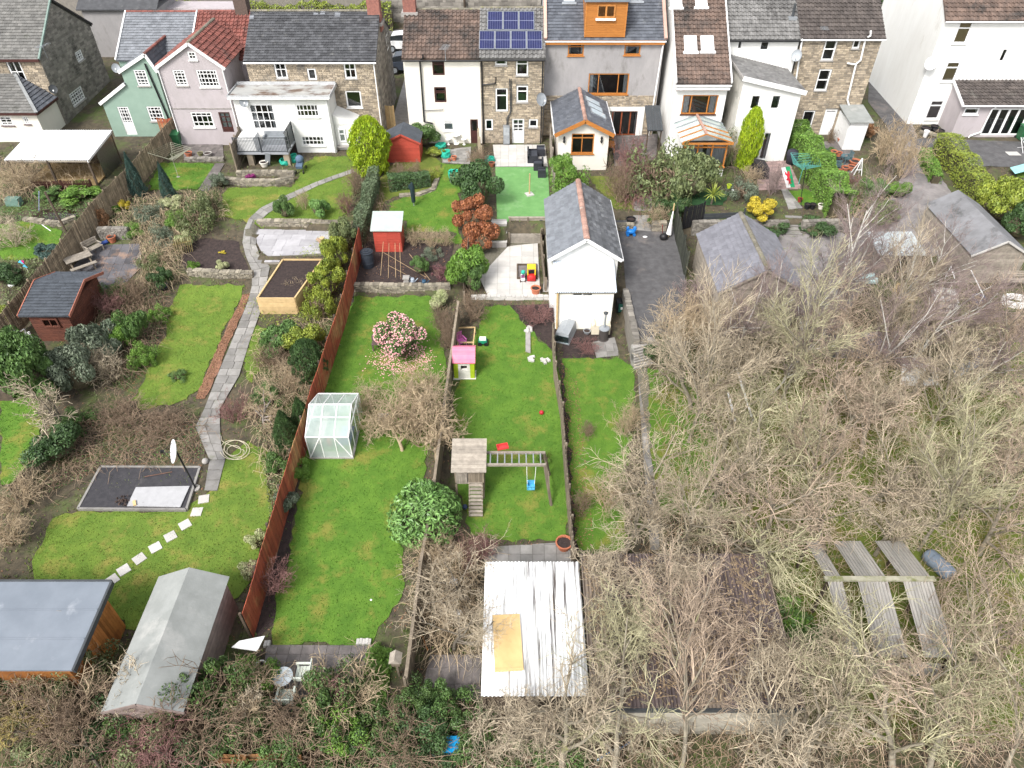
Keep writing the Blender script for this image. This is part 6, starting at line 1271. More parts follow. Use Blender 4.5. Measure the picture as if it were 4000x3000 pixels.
for q in((.35,.2),(-.35,.2),(0,-.5)):MB().path([Mx@Vector((q[0],q[1],.1)),Mx@Vector((0,0,.55))],.012,4).build('feed_strut',M_BLACK,t)
MB().xbox(Mx@Matrix.Translation((0,0,.55)),.1,.1,.14).build('receiver',M_BLACK,t);MB().lathe([(.2,-.05),(.2,.06)],10,c).build('footing',M_CONC,t)
t=thing('garden_hose','coiled pale yellow hose lying beside the path end','hose',G(910,1760));pts=[]
for i in range(70):
 a=i*.32;r=38+16*math.sin(i*.13);pts.append(G(915+r*math.cos(a)*1.05+i*.1,1762+r*math.sin(a)*.75,.05+i*.001))
MB().path(pts,.016,5).build('coil',mat('hose',(.62,.56,.42)),t);MB().path([G(865,1705,.04),G(868,1725,.04),G(885,1735,.05),pts[0]],.016,5).build('tail',MATS['hose'],t)
tag(MB().ball(G(805,1808,.12),.16,.16,.15).build('stone_ball',M_CONC,None,True),'round grey stone ball beside the slab path','stone ball')
def picnic(u,v,rz,label,L=1.5):
 c=G(u,v);t=thing('picnic_table',label,'picnic table',c);M0=Matrix.Translation(c)@Matrix.Rotation(rz,4,'Z');bm=MB().box(-.5,.5,-.5,.5,-.5,.5).mesh('plank',M_WOODG)
 for i in range(5):inst('plank',bm,M0@Matrix.Translation((0,-.32+.16*i,.74))@Matrix.Diagonal((L,.15,.04,1)),t)
 for s in(-1,1):
  for k in(0,1):inst('seat_plank',bm,M0@Matrix.Translation((0,s*(.66+.15*k),.45))@Matrix.Diagonal((L,.14,.04,1)),t)
  MB().bar(M0@Vector((s*L*.36,-.75,.0)),M0@Vector((s*L*.36,-.22,.72)),.08,.05).build('leg',M_WOOD,t);MB().bar(M0@Vector((s*L*.36,.75,.0)),M0@Vector((s*L*.36,.22,.72)),.08,.05).build('leg',M_WOOD,t);MB().bar(M0@Vector((s*L*.36,-.8,.4)),M0@Vector((s*L*.36,.8,.4)),.05,.08).build('brace',M_WOOD,t)
 return t
picnic(322,1045,.75,'weathered wooden picnic table on the leafy patio')
def bench(u,v,rz,label,L=1.3,m=None,z=None,back=True,name='garden_bench'):
 c=rel(u,v,z);m=m or M_WOODG;t=thing(name,label,'bench',c);M0=Matrix.Translation(c)@Matrix.Rotation(rz,4,'Z')
 for i in range(4):MB().xbox(M0@Matrix.Translation((0,-.2+.12*i,.44)),L,.1,.03).build('seat_slat',m,t)
 if back:
  for i in range(3):MB().xbox(M0@Matrix.Translation((0,.26+.02*i,.58+.13*i)),L,.03,.1).build('back_slat',m,t)
 for sx in(-1,1):
  MB().xbox(M0@Matrix.Translation((sx*(L/2-.05),-.22,.22)),.07,.07,.44).build('leg',m,t);MB().xbox(M0@Matrix.Translation((sx*(L/2-.05),.24,.45)),.07,.07,.9).build('leg',m,t)
  if back:MB().xbox(M0@Matrix.Translation((sx*(L/2-.05),0,.63)),.07,.5,.04).build('armrest',m,t)
 return t
bench(375,990,1.0,'small wooden bench behind the picnic table',1.0);bench(2385,585,1.5,'orange wooden bench in the corner beside the sunroom',1.2,M_ORANGE);bench(3945,1118,0,'weathered wooden bench in front of the timber cabin',1.9,M_WOODG)
def chair(u,v,rz,label,material,s=1.0,z=None,slats=True,group=None):
 c=rel(u,v,z);t=thing('garden_chair',label,'chair',c,group);M0=Matrix.Translation(c)@Matrix.Rotation(rz,4,'Z')@Matrix.Scale(s,4)
 for i in range(5):MB().xbox(M0@Matrix.Translation((0,-.2+.1*i,.42)),.5,.085,.025).build('seat_slat',material,t)
 n=6
 for i in range(n):MB().xbox(M0@Matrix.Translation((-.2+.4*i/(n-1),.27,.66))@Matrix.Rotation(-.12,4,'X'),.045,.02,.46).build('back_slat',material,t)
 MB().xbox(M0@Matrix.Translation((0,.31,.9)),.52,.03,.07).build('back_rail',material,t)
 for sx in(-1,1):
  MB().xbox(M0@Matrix.Translation((sx*.25,.0,.62)),.07,.5,.035).build('armrest',material,t)
  for y in(-.22,.24):MB().xbox(M0@Matrix.Translation((sx*.25,y,.3)),.05,.05,.62).build('leg',material,t)
 return t
M_CHAIRG=mat('pale green paint',(.62,.66,.58),(.54,.58,.51),rough=.5,var=.05)
chair(1130,2745,math.pi,'pale slatted chair below the round table on the slab terrace',M_CHAIRG,1.1,group='chairs on the slab terrace');chair(1195,2655,math.pi/2*3,'pale slatted chair right of the round table on the slab terrace',M_CHAIRG,1.1,group='chairs on the slab terrace')
c=G(1120,2680);t=thing('garden_table','round pale metal table on the slab terrace','table',c);MB().lathe([(.34,.7),(.36,.71),(.36,.73),(.01,.735)],24,c,cap=False).build('top',mat('pale blue table',(.55,.60,.63),(.5,.55,.58),rough=.4),t);MB().path([c,c+Vector((0,0,.7))],.03,8).build('stem',M_WHITE,t);MB().lathe([(.22,0),(.2,.03)],12,c).build('foot',M_WHITE,t)
pot(1030,2625,.2,.5,'white planter at the left side of the slab terrace',M_WHITE)
plate('white board leaning at the end of the red fence',[(905,2530),(1005,2545),(1035,2485),(935,2505)],.9,.03,M_WHITE,'white_board','board')
c=zp(965,2520,.4)
for x in(-.4,.4):pass
tag(MB().path([G(1020,2600,.03),G(1085,2630,.05)],.03,5).build('timber_stick',M_WOODN),'short timber batten on the slab terrace','wood');
for u,v,lb in((1420,2512,'stack of white bricks at the lawn end, right'),(1060,2520,'white stone at the lawn end, left')):
 t=thing('stone_stack',lb,'bricks',G(u,v));c=G(u,v)
 for i in range(5 if u>1200 else 2):MB().xbox(Matrix.Translation((c.x-.2+.11*i,c.y+.02*(i%2),c.z+.07)),.1,.22,.13).build('brick',M_PAVEL,t)
def rattan(u,v,sx,sy,h,label,back=None):
 c=G(u,v);t=thing('rattan_seat',label,'outdoor sofa',c,'charcoal rattan furniture');MB().box(c.x-sx/2,c.x+sx/2,c.y-sy/2,c.y+sy/2,c.z+.03,c.z+.36).build('base',M_CHAR,t);MB().box(c.x-sx/2+.04,c.x+sx/2-.04,c.y-sy/2+.04,c.y+sy/2-.04,c.z+.36,c.z+.46).build('cushion',mat('slate cushion',(.055,.06,.075)),t)
 if back=='r':MB().box(c.x+sx/2-.12,c.x+sx/2,c.y-sy/2,c.y+sy/2,c.z+.36,c.z+h).build('backrest',M_CHAR,t)
 if back=='l':MB().box(c.x-sx/2,c.x-sx/2+.12,c.y-sy/2,c.y+sy/2,c.z+.36,c.z+h).build('backrest',M_CHAR,t)
 for q in(-1,1):MB().box(c.x-sx/2,c.x+sx/2,c.y+q*sy/2-.05*(q>0)-.0,c.y+q*sy/2+.05*(q<0),c.z+.36,c.z+.58).build('armrest',M_CHAR,t)
 return t
rattan(2080,625,.75,1.3,.75,'charcoal rattan sofa on the upper pale patio','l');rattan(2112,605,.6,.8,.5,'charcoal rattan table beside the sofa');rattan(2103,660,.7,.75,.75,'charcoal rattan armchair at the patio edge','r');rattan(2116,690,.55,.55,.4,'charcoal rattan stool on the artificial turf')
c=G(2068,762);t=thing('swingball_post','wooden post on a pale square base on the artificial turf','post',c);MB().xbox(Matrix.Translation(c+Vector((0,0,.05)))@Matrix.Rotation(.4,4,'Z'),.5,.5,.1).build('base',M_PAVEL,t);MB().path([c,c+Vector((0,.0,1.55))],.045,6).build('post',M_WOODN,t)
c=zp(2115,935,1.55)
pot(2112,890,.24,.7,'tall grey pot on the timber planter ledge',M_DGREY,z=1.55);tag(MB().xbox(Matrix.Translation(zp(2020,902,1.6)),.7,.3,.08).build('storage_tray',M_DGREY),'dark tray on the planter ledge','tray');tag(MB().ball(zp(2001,902,1.62),.14,.12,.1).build('toy_ball',M_TEAL,None,True),'teal toy on the planter ledge','toy');tag(MB().path([zp(2075,912,1.62),zp(2115,918,1.66)],.02,5).build('garden_tool',M_WOODG),'long handled tool on the planter ledge','tool')
c=zp(2075,1090,.98);t=thing('toy_car','red and yellow ride-in toy car on the lower patio','toy',c);mr,my=mat('toy red',(.60,.03,.03),rough=.35),mat('toy yellow',(.75,.55,.03),rough=.35)
MB().box(c.x-.24,c.x+.24,c.y-.38,c.y+.35,c.z+.1,c.z+.42).ball(c+Vector((0,-.3,.3)),.26,.18,.2).build('body',mr,t);MB().box(c.x-.25,c.x+.25,c.y-.2,c.y+.3,c.z+.82,c.z+.88).build('roof',my,t)
for sx in(-1,1):
 for y in(-.18,.26):MB().bar((c.x+sx*.22,c.y+y,c.z+.4),(c.x+sx*.22,c.y+y,c.z+.84),.06).build('roof_post',my,t);MB().add(MB().lathe([(.11,-.04),(.11,.04)],10),Matrix.Translation((c.x+sx*.25,c.y+y,c.z+.11))@Matrix.Rotation(math.pi/2,4,'Y')).build('wheel',M_BLACK,t)
MB().box(c.x-.18,c.x+.18,c.y-.05,c.y+.2,c.z+.42,c.z+.5).build('seat',M_BLACK,t)
c=zp(2042,1095,.98);t=thing('toy_scooter','white and teal ride-on toy left of the toy car','toy',c);MB().box(c.x-.12,c.x+.12,c.y-.25,c.y+.25,c.z+.14,c.z+.3).build('body',M_WHITE,t);MB().ball(c+Vector((.02,.2,.45)),.14,.14,.14).build('head',M_TEAL,t,True);MB().box(c.x-.1,c.x+.1,c.y-.2,c.y+.05,c.z+.3,c.z+.36).build('seat',mat('purple',(.2,.05,.15)),t)
for sx in(-1,1):
 for y in(-.2,.2):MB().add(MB().lathe([(.08,-.03),(.08,.03)],8),Matrix.Translation((c.x+sx*.14,c.y+y,c.z+.08))@Matrix.Rotation(math.pi/2,4,'Y')).build('wheel',M_DKBROWN,t)
c=zp(2463,918,1.84);t=thing('ride_on_toy','bright blue plastic ride-on toy at the drive edge','toy',c);mb_=mat('toy blue',(.02,.2,.62),rough=.35)
MB().ball(c+Vector((0,0,.25)),.3,.2,.16).ball(c+Vector((.22,0,.42)),.12,.12,.2).ball(c+Vector((-.2,.1,.4)),.1,.1,.16).build('body',mb_,t,True)
for sx in(-.2,.2):MB().add(MB().lathe([(.1,-.2),(.1,.2)],8),Matrix.Translation((c.x+sx,c.y,c.z+.1))@Matrix.Rotation(math.pi/2,4,'X')).build('wheel',mb_,t)
raised=thing('sandpit','small dark sandpit frame behind the toy car','sandpit',zp(2060,1060,.98));a,b=zp(2019,1092,.98),zp(2098,1050,.98);MB().box(a.x,b.x,a.y,a.y+.08,.97,1.12).box(a.x,b.x,b.y+.3,b.y+.38,.97,1.12).box(a.x,a.x+.08,a.y+.08,b.y+.3,.97,1.12).box(b.x-.08,b.x,a.y+.08,b.y+.3,.97,1.12).build('frame',M_WOODD,raised);MB().box(a.x+.08,b.x-.08,a.y+.08,b.y+.3,.97,1.03).build('cover',M_PAVED,raised)
tag(MB().prism([tuple(zp(2120,1140,1.0)),tuple(zp(2145,1140,1.0)),tuple(zp(2148,1095,1.5)),tuple(zp(2125,1095,1.5))],(0,.03,.02)).build('leaning_slab',M_CONC),'grey slab leaning on the garage wall','slab')
c=G(1815,1480);t=thing('playhouse','plastic playhouse with pink roof, white front and lime corners','playhouse',c);w=.53;d=.62;x0,y0,z0=c.x-w,c.y,c.z
pw,pl_,pk=mat('play white',(.74,.72,.66),rough=.4),mat('play lime',(.42,.55,.03),rough=.4),mat('play pink',(.72,.16,.26),(.66,.2,.28),rough=.4)
hh=[(c.x-.17,c.x+.15,z0+.6,z0+.9)];wall(t,MF(y0),[(x0+.2,z0),(x0+2*w-.2,z0),(x0+2*w-.2,z0+1.15),(x0+.2,z0+1.15)],hh,pw,'front');MB().box(hh[0][0],hh[0][1],y0+.2,y0+.22,hh[0][2],hh[0][3]).build('dark_inside',M_ROOM,t)  # dark board behind the hole, painted as the unlit inside
for x in(x0,x0+2*w-.22):MB().box(x,x+.22,y0-.02,y0+2*d,z0,z0+1.18).build('corner',pl_,t)
MB().box(x0+.22,x0+2*w-.22,y0+2*d-.05,y0+2*d,z0,z0+1.15).build('back',pw,t);MB().box(x0-.06,x0+2*w+.06,y0-.08,y0+2*d+.06,z0,z0+.06).build('base',pw,t)
for s in(0,1):
 n=8
 for i in range(n):
  f0,f1=i/n,(i+.96)/n;y_=lambda f:(y0-.1+(d+.1)*f)if s==0 else(y0+2*d+.1-(d+.1)*f);MB().prism([(x0-.06,y_(f0),z0+1.12+.5*f0),(x0+2*w+.06,y_(f0),z0+1.12+.5*f0),(x0+2*w+.06,y_(f1),z0+1.12+.5*f1),(x0-.06,y_(f1),z0+1.12+.5*f1)],(0,0,.05)).build('roof_board',pk,t)
c=G(1800,1340);chair(1802,1352,.6,'small pink plastic chair behind the playhouse',mat('pink plastic',(.62,.16,.45),rough=.4),.85);
t=thing('vegetable_frame','timber frame behind the pink chair','frame',G(1790,1380))
for a,b in(((1790,1385),(1790,1300)),((1848,1385),(1856,1298)),((1790,1300),(1856,1298)),((1795,1358),(1850,1357))):MB().bar(G(*a,.35),G(*b,.35),.06).build('rail',M_WOODN,t)
for u,v in((1790,1385),(1848,1385),(1790,1300),(1856,1298)):p=G(u,v);MB().bar(p,p+Vector((0,0,.36)),.05).build('post',M_WOODN,t)
c=G(1888,1345);t=thing('toy_tractor','green and white toy tractor on the play lawn','toy',c);MB().box(c.x-.25,c.x+.2,c.y-.14,c.y+.14,c.z+.14,c.z+.34).build('body',mat('toy green',(.02,.28,.16),rough=.35),t);MB().box(c.x-.2,c.x+.15,c.y-.12,c.y+.12,c.z+.341,c.z+.45).build('top',M_WHITE,t)
for sx in(-.18,.16):
 MB().add(MB().lathe([(.12,-.2),(.12,.2)],8),Matrix.Translation((c.x+sx,c.y,c.z+.12))@Matrix.Rotation(math.pi/2,4,'X')).build('wheel',M_BLACK,t)
tag(MB().ball(G(2115,1618,.12),.12).build('ball',mat('red ball',(.62,.03,.05),rough=.4),None,True),'red ball on the play lawn','ball')
c=G(1845,1950);tx0=zp(1783,1950,.15).x;tx1=tx0+1.25;ty0=c.y;ty1=ty0+1.15;zb=c.z;zt=zb+1.95
t=thing('climbing_frame','wooden climbing tower with slatted roof, ladder and monkey bars','climbing frame',(tx0,ty0,zb))
for x in(tx0,tx1-.08):
 for y in(ty0,ty1-.08):MB().box(x,x+.08,y,y+.08,zb-.05,zt+.1).build('post',M_WOOD,t)
MB().box(tx0,tx1,ty0,ty1,zb+1.05,zb+1.12).build('platform',M_WOODG,t)
for i in range(9):
 f0,f1=i/9,(i+.94)/9;MB().prism([(tx0-.12,ty0-.2+(ty1-ty0+.35)*f0,zt+.05+.5*f0),(tx1+.12,ty0-.2+(ty1-ty0+.35)*f0,zt+.05+.5*f0),(tx1+.12,ty0-.2+(ty1-ty0+.35)*f1,zt+.05+.5*f1),(tx0-.12,ty0-.2+(ty1-ty0+.35)*f1,zt+.05+.5*f1)],(0,0,.04)).build('roof_board',M_WOODG,t)
for i in range(5):MB().box(tx0+.06+.095*i,tx0+.06+.095*i+.085,ty0-.02,ty0,zb+1.1,zb+1.75).build('panel_board',M_WOODG,t)
for i in range(6):MB().box(tx0+.58+.1*i,tx0+.58+.1*i+.09,ty0+.02,ty0+.04,zb+1.1,zb+1.9).build('panel_board',M_WOOD,t)
for i in range(10):MB().box(tx1-.02,tx1,ty0+.1+.1*i,ty0+.1+.1*i+.09,zb+.1,zb+1.8).build('panel_board',M_WOOD,t)
lx0,lx1=tx0+.62,tx1-.08
for x in(lx0,lx1):MB().bar((x,ty0-.95,zb),(x,ty0-.02,zb+1.12),.05,.09).build('ladder_side',M_WOOD,t)
for i in range(9):f=(i+.5)/9;MB().box(lx0-.03,lx1+.03,ty0-.95+.93*f-.09,ty0-.95+.93*f+.05,zb+1.12*f,zb+1.12*f+.03).build('tread',M_WOODG,t)
bx1=zp(2130,1770,zb+2.05).x;zbm=zb+2.0;yb0,yb1=ty0+.25,ty0+.95
for y in(yb0,yb1):MB().bar((tx1-.05,y,zbm),(bx1,y,zbm),.1,.1).build('beam',M_WOODG,t)
for i in range(8):x=tx1+.28+(bx1-tx1-.4)*i/7.3;MB().bar((x,yb0+.05,zbm),(x,yb1-.05,zbm),.05).build('rung',M_GREYM,t)
for y,s in((yb0,-1),(yb1,1)):MB().bar((bx1-.05,y,zbm),(bx1+.28,y+s*.5-.1,zb),.1,.1).build('leg',M_WOOD,t)
for f in(.35,.75):MB().bar((bx1-.05+.33*f,yb0-.6*f,zbm-2*f),(bx1-.05+.33*f,yb1+.4*f,zbm-2*f),.06).build('brace',M_WOOD,t)
t2=thing('baby_swing','light blue baby swing seat hanging under the monkey bars','swing',(bx1-.75,yb0+.05,zb+.5));sx=zp(2073,1880,zb+.6).x;ms=mat('swing blue',(.10,.42,.68),rough=.4);yy=(yb0)
MB().box(sx-.17,sx+.17,yy-.15,yy+.15,zb+.5,zb+.56).box(sx-.17,sx+.17,yy+.13,yy+.16,zb+.56,zb+.82).box(sx-.17,sx-.14,yy-.15,yy+.13,zb+.56,zb+.75).box(sx+.14,sx+.17,yy-.15,yy+.13,zb+.56,zb+.75).box(sx-.14,sx+.14,yy-.16,yy-.13,zb+.68,zb+.75).box(sx-.02,sx+.02,yy-.14,yy-.11,zb+.56,zb+.68).build('seat',ms,t2)
for s in(-1,1):MB().path([(sx+s*.16,yy,zb+.75),(sx+s*.2,yy,zbm-.05)],.014,4).build('rope',M_WHITE,t2)
t2=thing('plastic_sledge','red plastic sledge lying on the monkey bars','sledge',zp(1963,1745,zbm+.1));cs=zp(1963,1747,zbm+.1);Mx=Matrix.Translation(cs)@Matrix.Rotation(.25,4,'Z');mr2=mat('sledge red',(.62,.05,.05),rough=.4);MB().xbox(Mx,.5,.26,.03).build('floor',mr2,t2)
for q in(-.13,.13):MB().xbox(Mx@Matrix.Translation((0,q,.05)),.5,.03,.1).build('side',mr2,t2)
for q in(-.235,.235):MB().xbox(Mx@Matrix.Translation((q,0,.05)),.03,.23,.1).build('end',mr2,t2)
tag(MB().ball(G(1817,1985,.1),.12).build('ball',mat('navy ball',(.06,.09,.18),rough=.4),None,True),'navy ball beside the climbing tower ladder','ball')
c=G(2208,1310);t=thing('covered_table','grey plastic covered table by the white lean-to','furniture cover',c);M0=Matrix.Translation(c)@Matrix.Rotation(-.35,4,'Z');mc=mat('grey cover',(.33,.35,.37),(.27,.29,.31),sc=3,rough=.4);b_=MB().prism([(-.42,-.75,0),(.42,-.75,0),(.36,-.7,.62),(0,-.72,.75),(-.36,-.7,.62)],(0,1.5,0));MB().add(b_,M0).build('cover',mc,t);MB().add(MB().box(-.4,.4,-.77,-.755,.1,.5),M0).build('clear_end',glass_mat('clear cover',(.7,.85,.85),.1,.2),t);MB().add(MB().box(-.45,.45,-.78,.78,0,.05),M0).build('hem',M_GREYM,t)
c=G(2356,1325);t=thing('garden_incinerator','black cylinder incinerator with tall thin chimney','incinerator',c);MB().lathe([(.34,0),(.34,.04),(.26,.08),(.27,.75)],16,c).build('body',mat('sooty metal',(.07,.06,.055),(.045,.04,.038),rough=.6),t);MB().lathe([(.3,.75),(.28,.8),(.06,.84),(.06,1.75)],14,c).build('lid',M_GREYM,t);MB().lathe([(.12,1.75),(.14,1.8),(.02,1.86)],8,c).build('cowl',M_DGREY,t)
c=G(2292,1302);pot(2292,1302,.2,.2,'grey washing up bowl on the slabs by the sink wall',M_GREYM)
c=G(2425,1215);t=thing('compost_caddy','green and black bins beside the lean-to corner','bin',c);MB().box(c.x-.28,c.x+.25,c.y-.2,c.y+.3,c.z,c.z+.7).build('body',M_BLACK,t);MB().box(c.x-.2,c.x+.15,c.y-.32,c.y-.21,c.z+.15,c.z+.65).build('caddy',mat('bin teal',(.03,.13,.10)),t);MB().box(c.x-.08,c.x+.06,c.y-.335,c.y-.321,c.z+.35,c.z+.5).build('label',M_WHITE,t)
for u,v,lb in((2062,1290,'low stone slab standing in the bed edge'),(2068,1408,'pale edging stones at the bed corner, left'),(2130,1415,'pale edging stones at the bed corner, right')):
 t=thing('edging_stones',lb,'stones',G(u,v));rr=random.Random(u)
 for i in range(4):MB().xbox(Matrix.Translation(G(u+rr.uniform(-16,16),v+rr.uniform(-10,10),.07))@Matrix.Rotation(rr.random()*3,4,'Z'),.28,.14,.14).build('stone',M_PAVEL,t)
plate('narrow concrete slab edging of the bed below the patio',[(2053,1290),(2072,1290),(2072,1380),(2053,1375)],.6,.08,M_CONC,'edging_slab','slab')
c=G(1617,805);t=thing('covered_parasol','folded parasol under a dark green cover on the upper lawn','parasol',c);mg=mat('dark green cover',(.018,.035,.04),(.012,.025,.03));MB().lathe([(.03,.25),(.13,.3),(.15,.9),(.16,1.3),(.09,1.62),(.03,1.7)],8,c).build('cover',mg,t);MB().path([c,c+Vector((0,0,.3))],.03,6).build('pole',M_GREYM,t);MB().ball(c+Vector((-.16,0,1.35)),.08,.06,.2).build('crank_bulge',mg,t)
c=G(1440,1040);t=thing('water_butt','black plastic water butt beside the small red shed','water butt',c);MB().lathe([(.34,0),(.38,.3),(.39,.32),(.39,.36),(.38,.38),(.39,.75),(.36,.98)],18,c).build('barrel',mat('blue black plastic',(.035,.042,.055),(.028,.034,.045),rough=.4),t);MB().lathe([(.40,.98),(.40,1.04),(.3,1.06),(.3,1.1),(.12,1.1),(.12,1.14),(.02,1.15)],18,c).build('lid',MATS['blue black plastic'],t)
CN=[((1505,1000),(1487,1078),'first'),((1527,1005),(1517,1088),'second'),((1550,1005),(1546,1085),'third'),((1568,1005),(1566,1085),'fourth'),((1500,1000),(1665,1085),'long slanting'),((1518,1050),(1585,1073),'short flat'),((1600,1005),(1680,1095),'last slanting')]
for a,b,lb in CN:
 h1=1.0 if lb in('first','second','third','fourth')else .25;tag(MB().path([G(*a,h1),G(*b,.03)],.014,4).build('bamboo_cane',mat('bamboo',(.46,.33,.19))),lb+' bamboo cane over the vegetable bed from the left' if len(lb)<7 else lb+' bamboo cane on the vegetable bed','cane','bamboo canes on the vegetable bed')
def can(u,v,label,material,z=None):
 c=G(u,v);t=thing('watering_can',label,'watering can',c);MB().lathe([(.14,0),(.13,.28),(.1,.32)],12,c).build('body',material,t);MB().path([c+Vector((.12,0,.08)),c+Vector((.34,-.05,.36))],[.03,.02],6).build('spout',material,t);MB().path([c+Vector((-.13,0,.1)),c+Vector((-.24,0,.25)),c+Vector((-.1,0,.42)),c+Vector((.05,0,.32))],.014,5).build('handle',material,t);return t
can(1612,1105,'pale blue watering can on the stone wall of the vegetable bed',mat('can blue',(.42,.48,.56),rough=.4));can(1657,1112,'dark blue watering can on the vegetable bed wall',mat('can navy',(.04,.10,.17),rough=.4))
c=G(1589,1108);t=thing('stone_pedestal','square stone pedestal on the vegetable bed wall','pedestal',c);MB().box(c.x-.2,c.x+.2,c.y-.2,c.y+.2,c.z,c.z+.1).box(c.x-.13,c.x+.13,c.y-.13,c.y+.13,c.z+.1,c.z+.4).box(c.x-.19,c.x+.19,c.y-.19,c.y+.19,c.z+.4,c.z+.48).build('pedestal',M_CONC,t)
c=G(1490,1360);t=thing('garden_bench','dark wooden bench half hidden by the camellia','bench',c)
for i in range(5):MB().box(c.x-.45,c.x+.45,c.y-.3+.12*i,c.y-.3+.12*i+.1,c.z+.44,c.z+.47).build('seat_slat',mat('plum wood',(.13,.09,.085),(.09,.065,.06)),t)
for x in(-.42,.36):
 for y in(-.3,.25):MB().box(c.x+x,c.x+x+.07,c.y+y,c.y+y+.07,c.z,c.z+.44).build('leg',MATS['plum wood'],t)
MB().lathe([(.5,.62),(.5,.66)],14,c+Vector((0,.2,0))).build('table_top',MATS['plum wood'],t)
tag(MB().xbox(Matrix.Translation(G(1500,1640,.15)),.5,.35,.3).build('stone_trough',M_CONC),'grey stone trough under the pale bare shrub','trough')
for u,v,r,h,lb in((1783,562,.34,.7,'round white bistro table by the cream house wall'),(1752,565,.2,.42,'white stool left of the bistro table'),(1813,565,.2,.42,'white stool right of the bistro table')):
 c=G(u,v);t=thing('bistro_table' if h>.5 else 'bistro_stool',lb,'table' if h>.5 else 'stool',c);MB().lathe([(r,h),(r,h+.03)],16,c).build('top',M_WHITE,t);MB().path([c,c+Vector((0,0,h))],.03,6).build('stem',M_WHITE,t);MB().lathe([(r*.6,0),(r*.6,.03)],10,c).build('foot',M_WHITE,t)
c=G(3262,640);t=thing('bistro_table','round blue green metal table with pots behind the right stone house','table',c);MB().lathe([(.5,.68),(.5,.71)],18,c).build('top',mat('verdigris metal',(.10,.17,.19)),t)
for a in range(3):MB().path([c+Vector((math.cos(a*2.1)*.4,math.sin(a*2.1)*.4,0)),c+Vector((0,0,.4)),c+Vector((math.cos(a*2.1)*.3,math.sin(a*2.1)*.3,.68))],.02,5).build('leg',MATS['verdigris metal'],t)
chair(3225,620,1.2,'blue green metal chair left of the round table',MATS['verdigris metal']);chair(3258,668,3.1,'blue green metal chair in front of the round table',MATS['verdigris metal']);chair(3300,640,-1.4,'blue green metal chair right of the round table',MATS['verdigris metal'])
t=thing('folding_sign','white folding A-frame trellis by the potted plants','trellis',G(3348,690));c=G(3348,690)
for s in(-1,1):MB().bar(c+Vector((s*.3,0,0)),c+Vector((.0,.1,1.3)),.05).bar(c+Vector((s*.3,.5,0)),c+Vector((.0,.15,1.3)),.05).build('leg',M_WHITE,t)
MB().bar(c+Vector((-.18,.02,.5)),c+Vector((.18,.02,.5)),.04).build('rail',M_WHITE,t)
c=G(1178,668);t=thing('pushchair','blue hooded pushchair beside the balcony pillar','pushchair',c);mn=mat('pushchair blue',(.10,.15,.22),(.08,.12,.18));MB().ball(c+Vector((0,.1,.85)),.3,.32,.28).build('hood',mn,t,True);MB().xbox(Matrix.Translation(c+Vector((0,-.1,.55)))@Matrix.Rotation(.3,4,'X'),.45,.7,.2).build('seat',mn,t)
for sx in(-.26,.26):
 MB().path([c+Vector((sx,-.45,.1)),c+Vector((sx,.1,.5)),c+Vector((sx,.5,1.05))],.016,5).build('frame',M_DGREY,t)
 for y in(-.45,.4):MB().add(MB().lathe([(.13,-.025),(.13,.025)],12),Matrix.Translation(c+Vector((sx,y,.13)))@Matrix.Rotation(math.pi/2,4,'Y')).build('wheel',M_BLACK,t)
tag(MB().xbox(Matrix.Translation(G(1052,648,.5))@Matrix.Rotation(.3,4,'Y')@Matrix.Rotation(.25,4,'X'),.35,.06,1.1).build('folded_chair',M_GREYM),'folded grey lounger leaning under the balcony','lounger')
pot(1220,590,.17,.35,'dark red pot against the white extension',mat('dark red',(.2,.04,.04)))
fb_=G(3122,800);top=fb_+Vector((-.35,.1,4.2));bot=fb_+Vector((.35,-.6,-1.2));t=thing('flag','flag with red dragon on white and green hanging from a leaning pole','flag',fb_)
MB().path([bot,fb_+Vector((0,0,.4)),fb_+Vector((-.25,.1,2.6))],.025,6).build('pole',M_BLACK,t);MB().path([bot,bot.lerp(fb_,.38)],.03,6).build('pole_foot',M_WHITE,t)
A_,B_2=yp(3052,655,fb_.y+.1),yp(3090,748,fb_.y+.1);side=yp(3097,650,fb_.y+.1)-A_;dn=yp(3073,735,fb_.y+.1)-A_
def flag_pt(s,q):p=A_+side*s*.75+dn*q;return p+Vector((0,.05*math.sin(q*7+s*2),0))+side*.0*q
def flag_part(name,material,s0,s1,off=0):
 m=MB();n=10
 for i in range(n+1):
  for s in(s0,(s0+s1)/2,s1):m.v.append(tuple(flag_pt(s,i/n)+Vector((0,off,0))))
 for i in range(n):
  for j in range(2):m.f.append((i*3+j,i*3+j+1,i*3+j+4,i*3+j+3))
 return m.build(name,material,t)
flag_part('white_half',mat('flag white',(.80,.80,.80),rough=.8,var=0),0,.5);flag_part('green_half',mat('flag green',(.02,.30,.12),rough=.8,var=0),.5,1)
dr=[(.30,.18),(.36,.24),(.42,.22),(.45,.30),(.52,.28),(.60,.20),(.72,.18),(.82,.26),(.74,.30),(.80,.38),(.70,.40),(.62,.46),(.66,.56),(.76,.58),(.70,.64),(.60,.64),(.62,.74),(.72,.80),(.60,.82),(.52,.74),(.44,.82),(.30,.84),(.36,.76),(.42,.68),(.36,.60),(.24,.62),(.18,.56),(.30,.52),(.38,.46),(.34,.38),(.24,.36),(.20,.28),(.28,.28),(.24,.20)]
pts=[Vector((s,q_))for s,q_ in dr];r_=delaunay_2d_cdt(pts,[(i,(i+1)%len(pts))for i in range(len(pts))],[],1,1e-5);m=MB();m.v=[tuple(flag_pt(p.x,p.y)+Vector((0,-.02,0)))for p in r_[0]];m.f=[tuple(f)for f in r_[2]];m.build('red_dragon_emblem',mat('flag red',(.55,.03,.05),rough=.8,var=0),t)
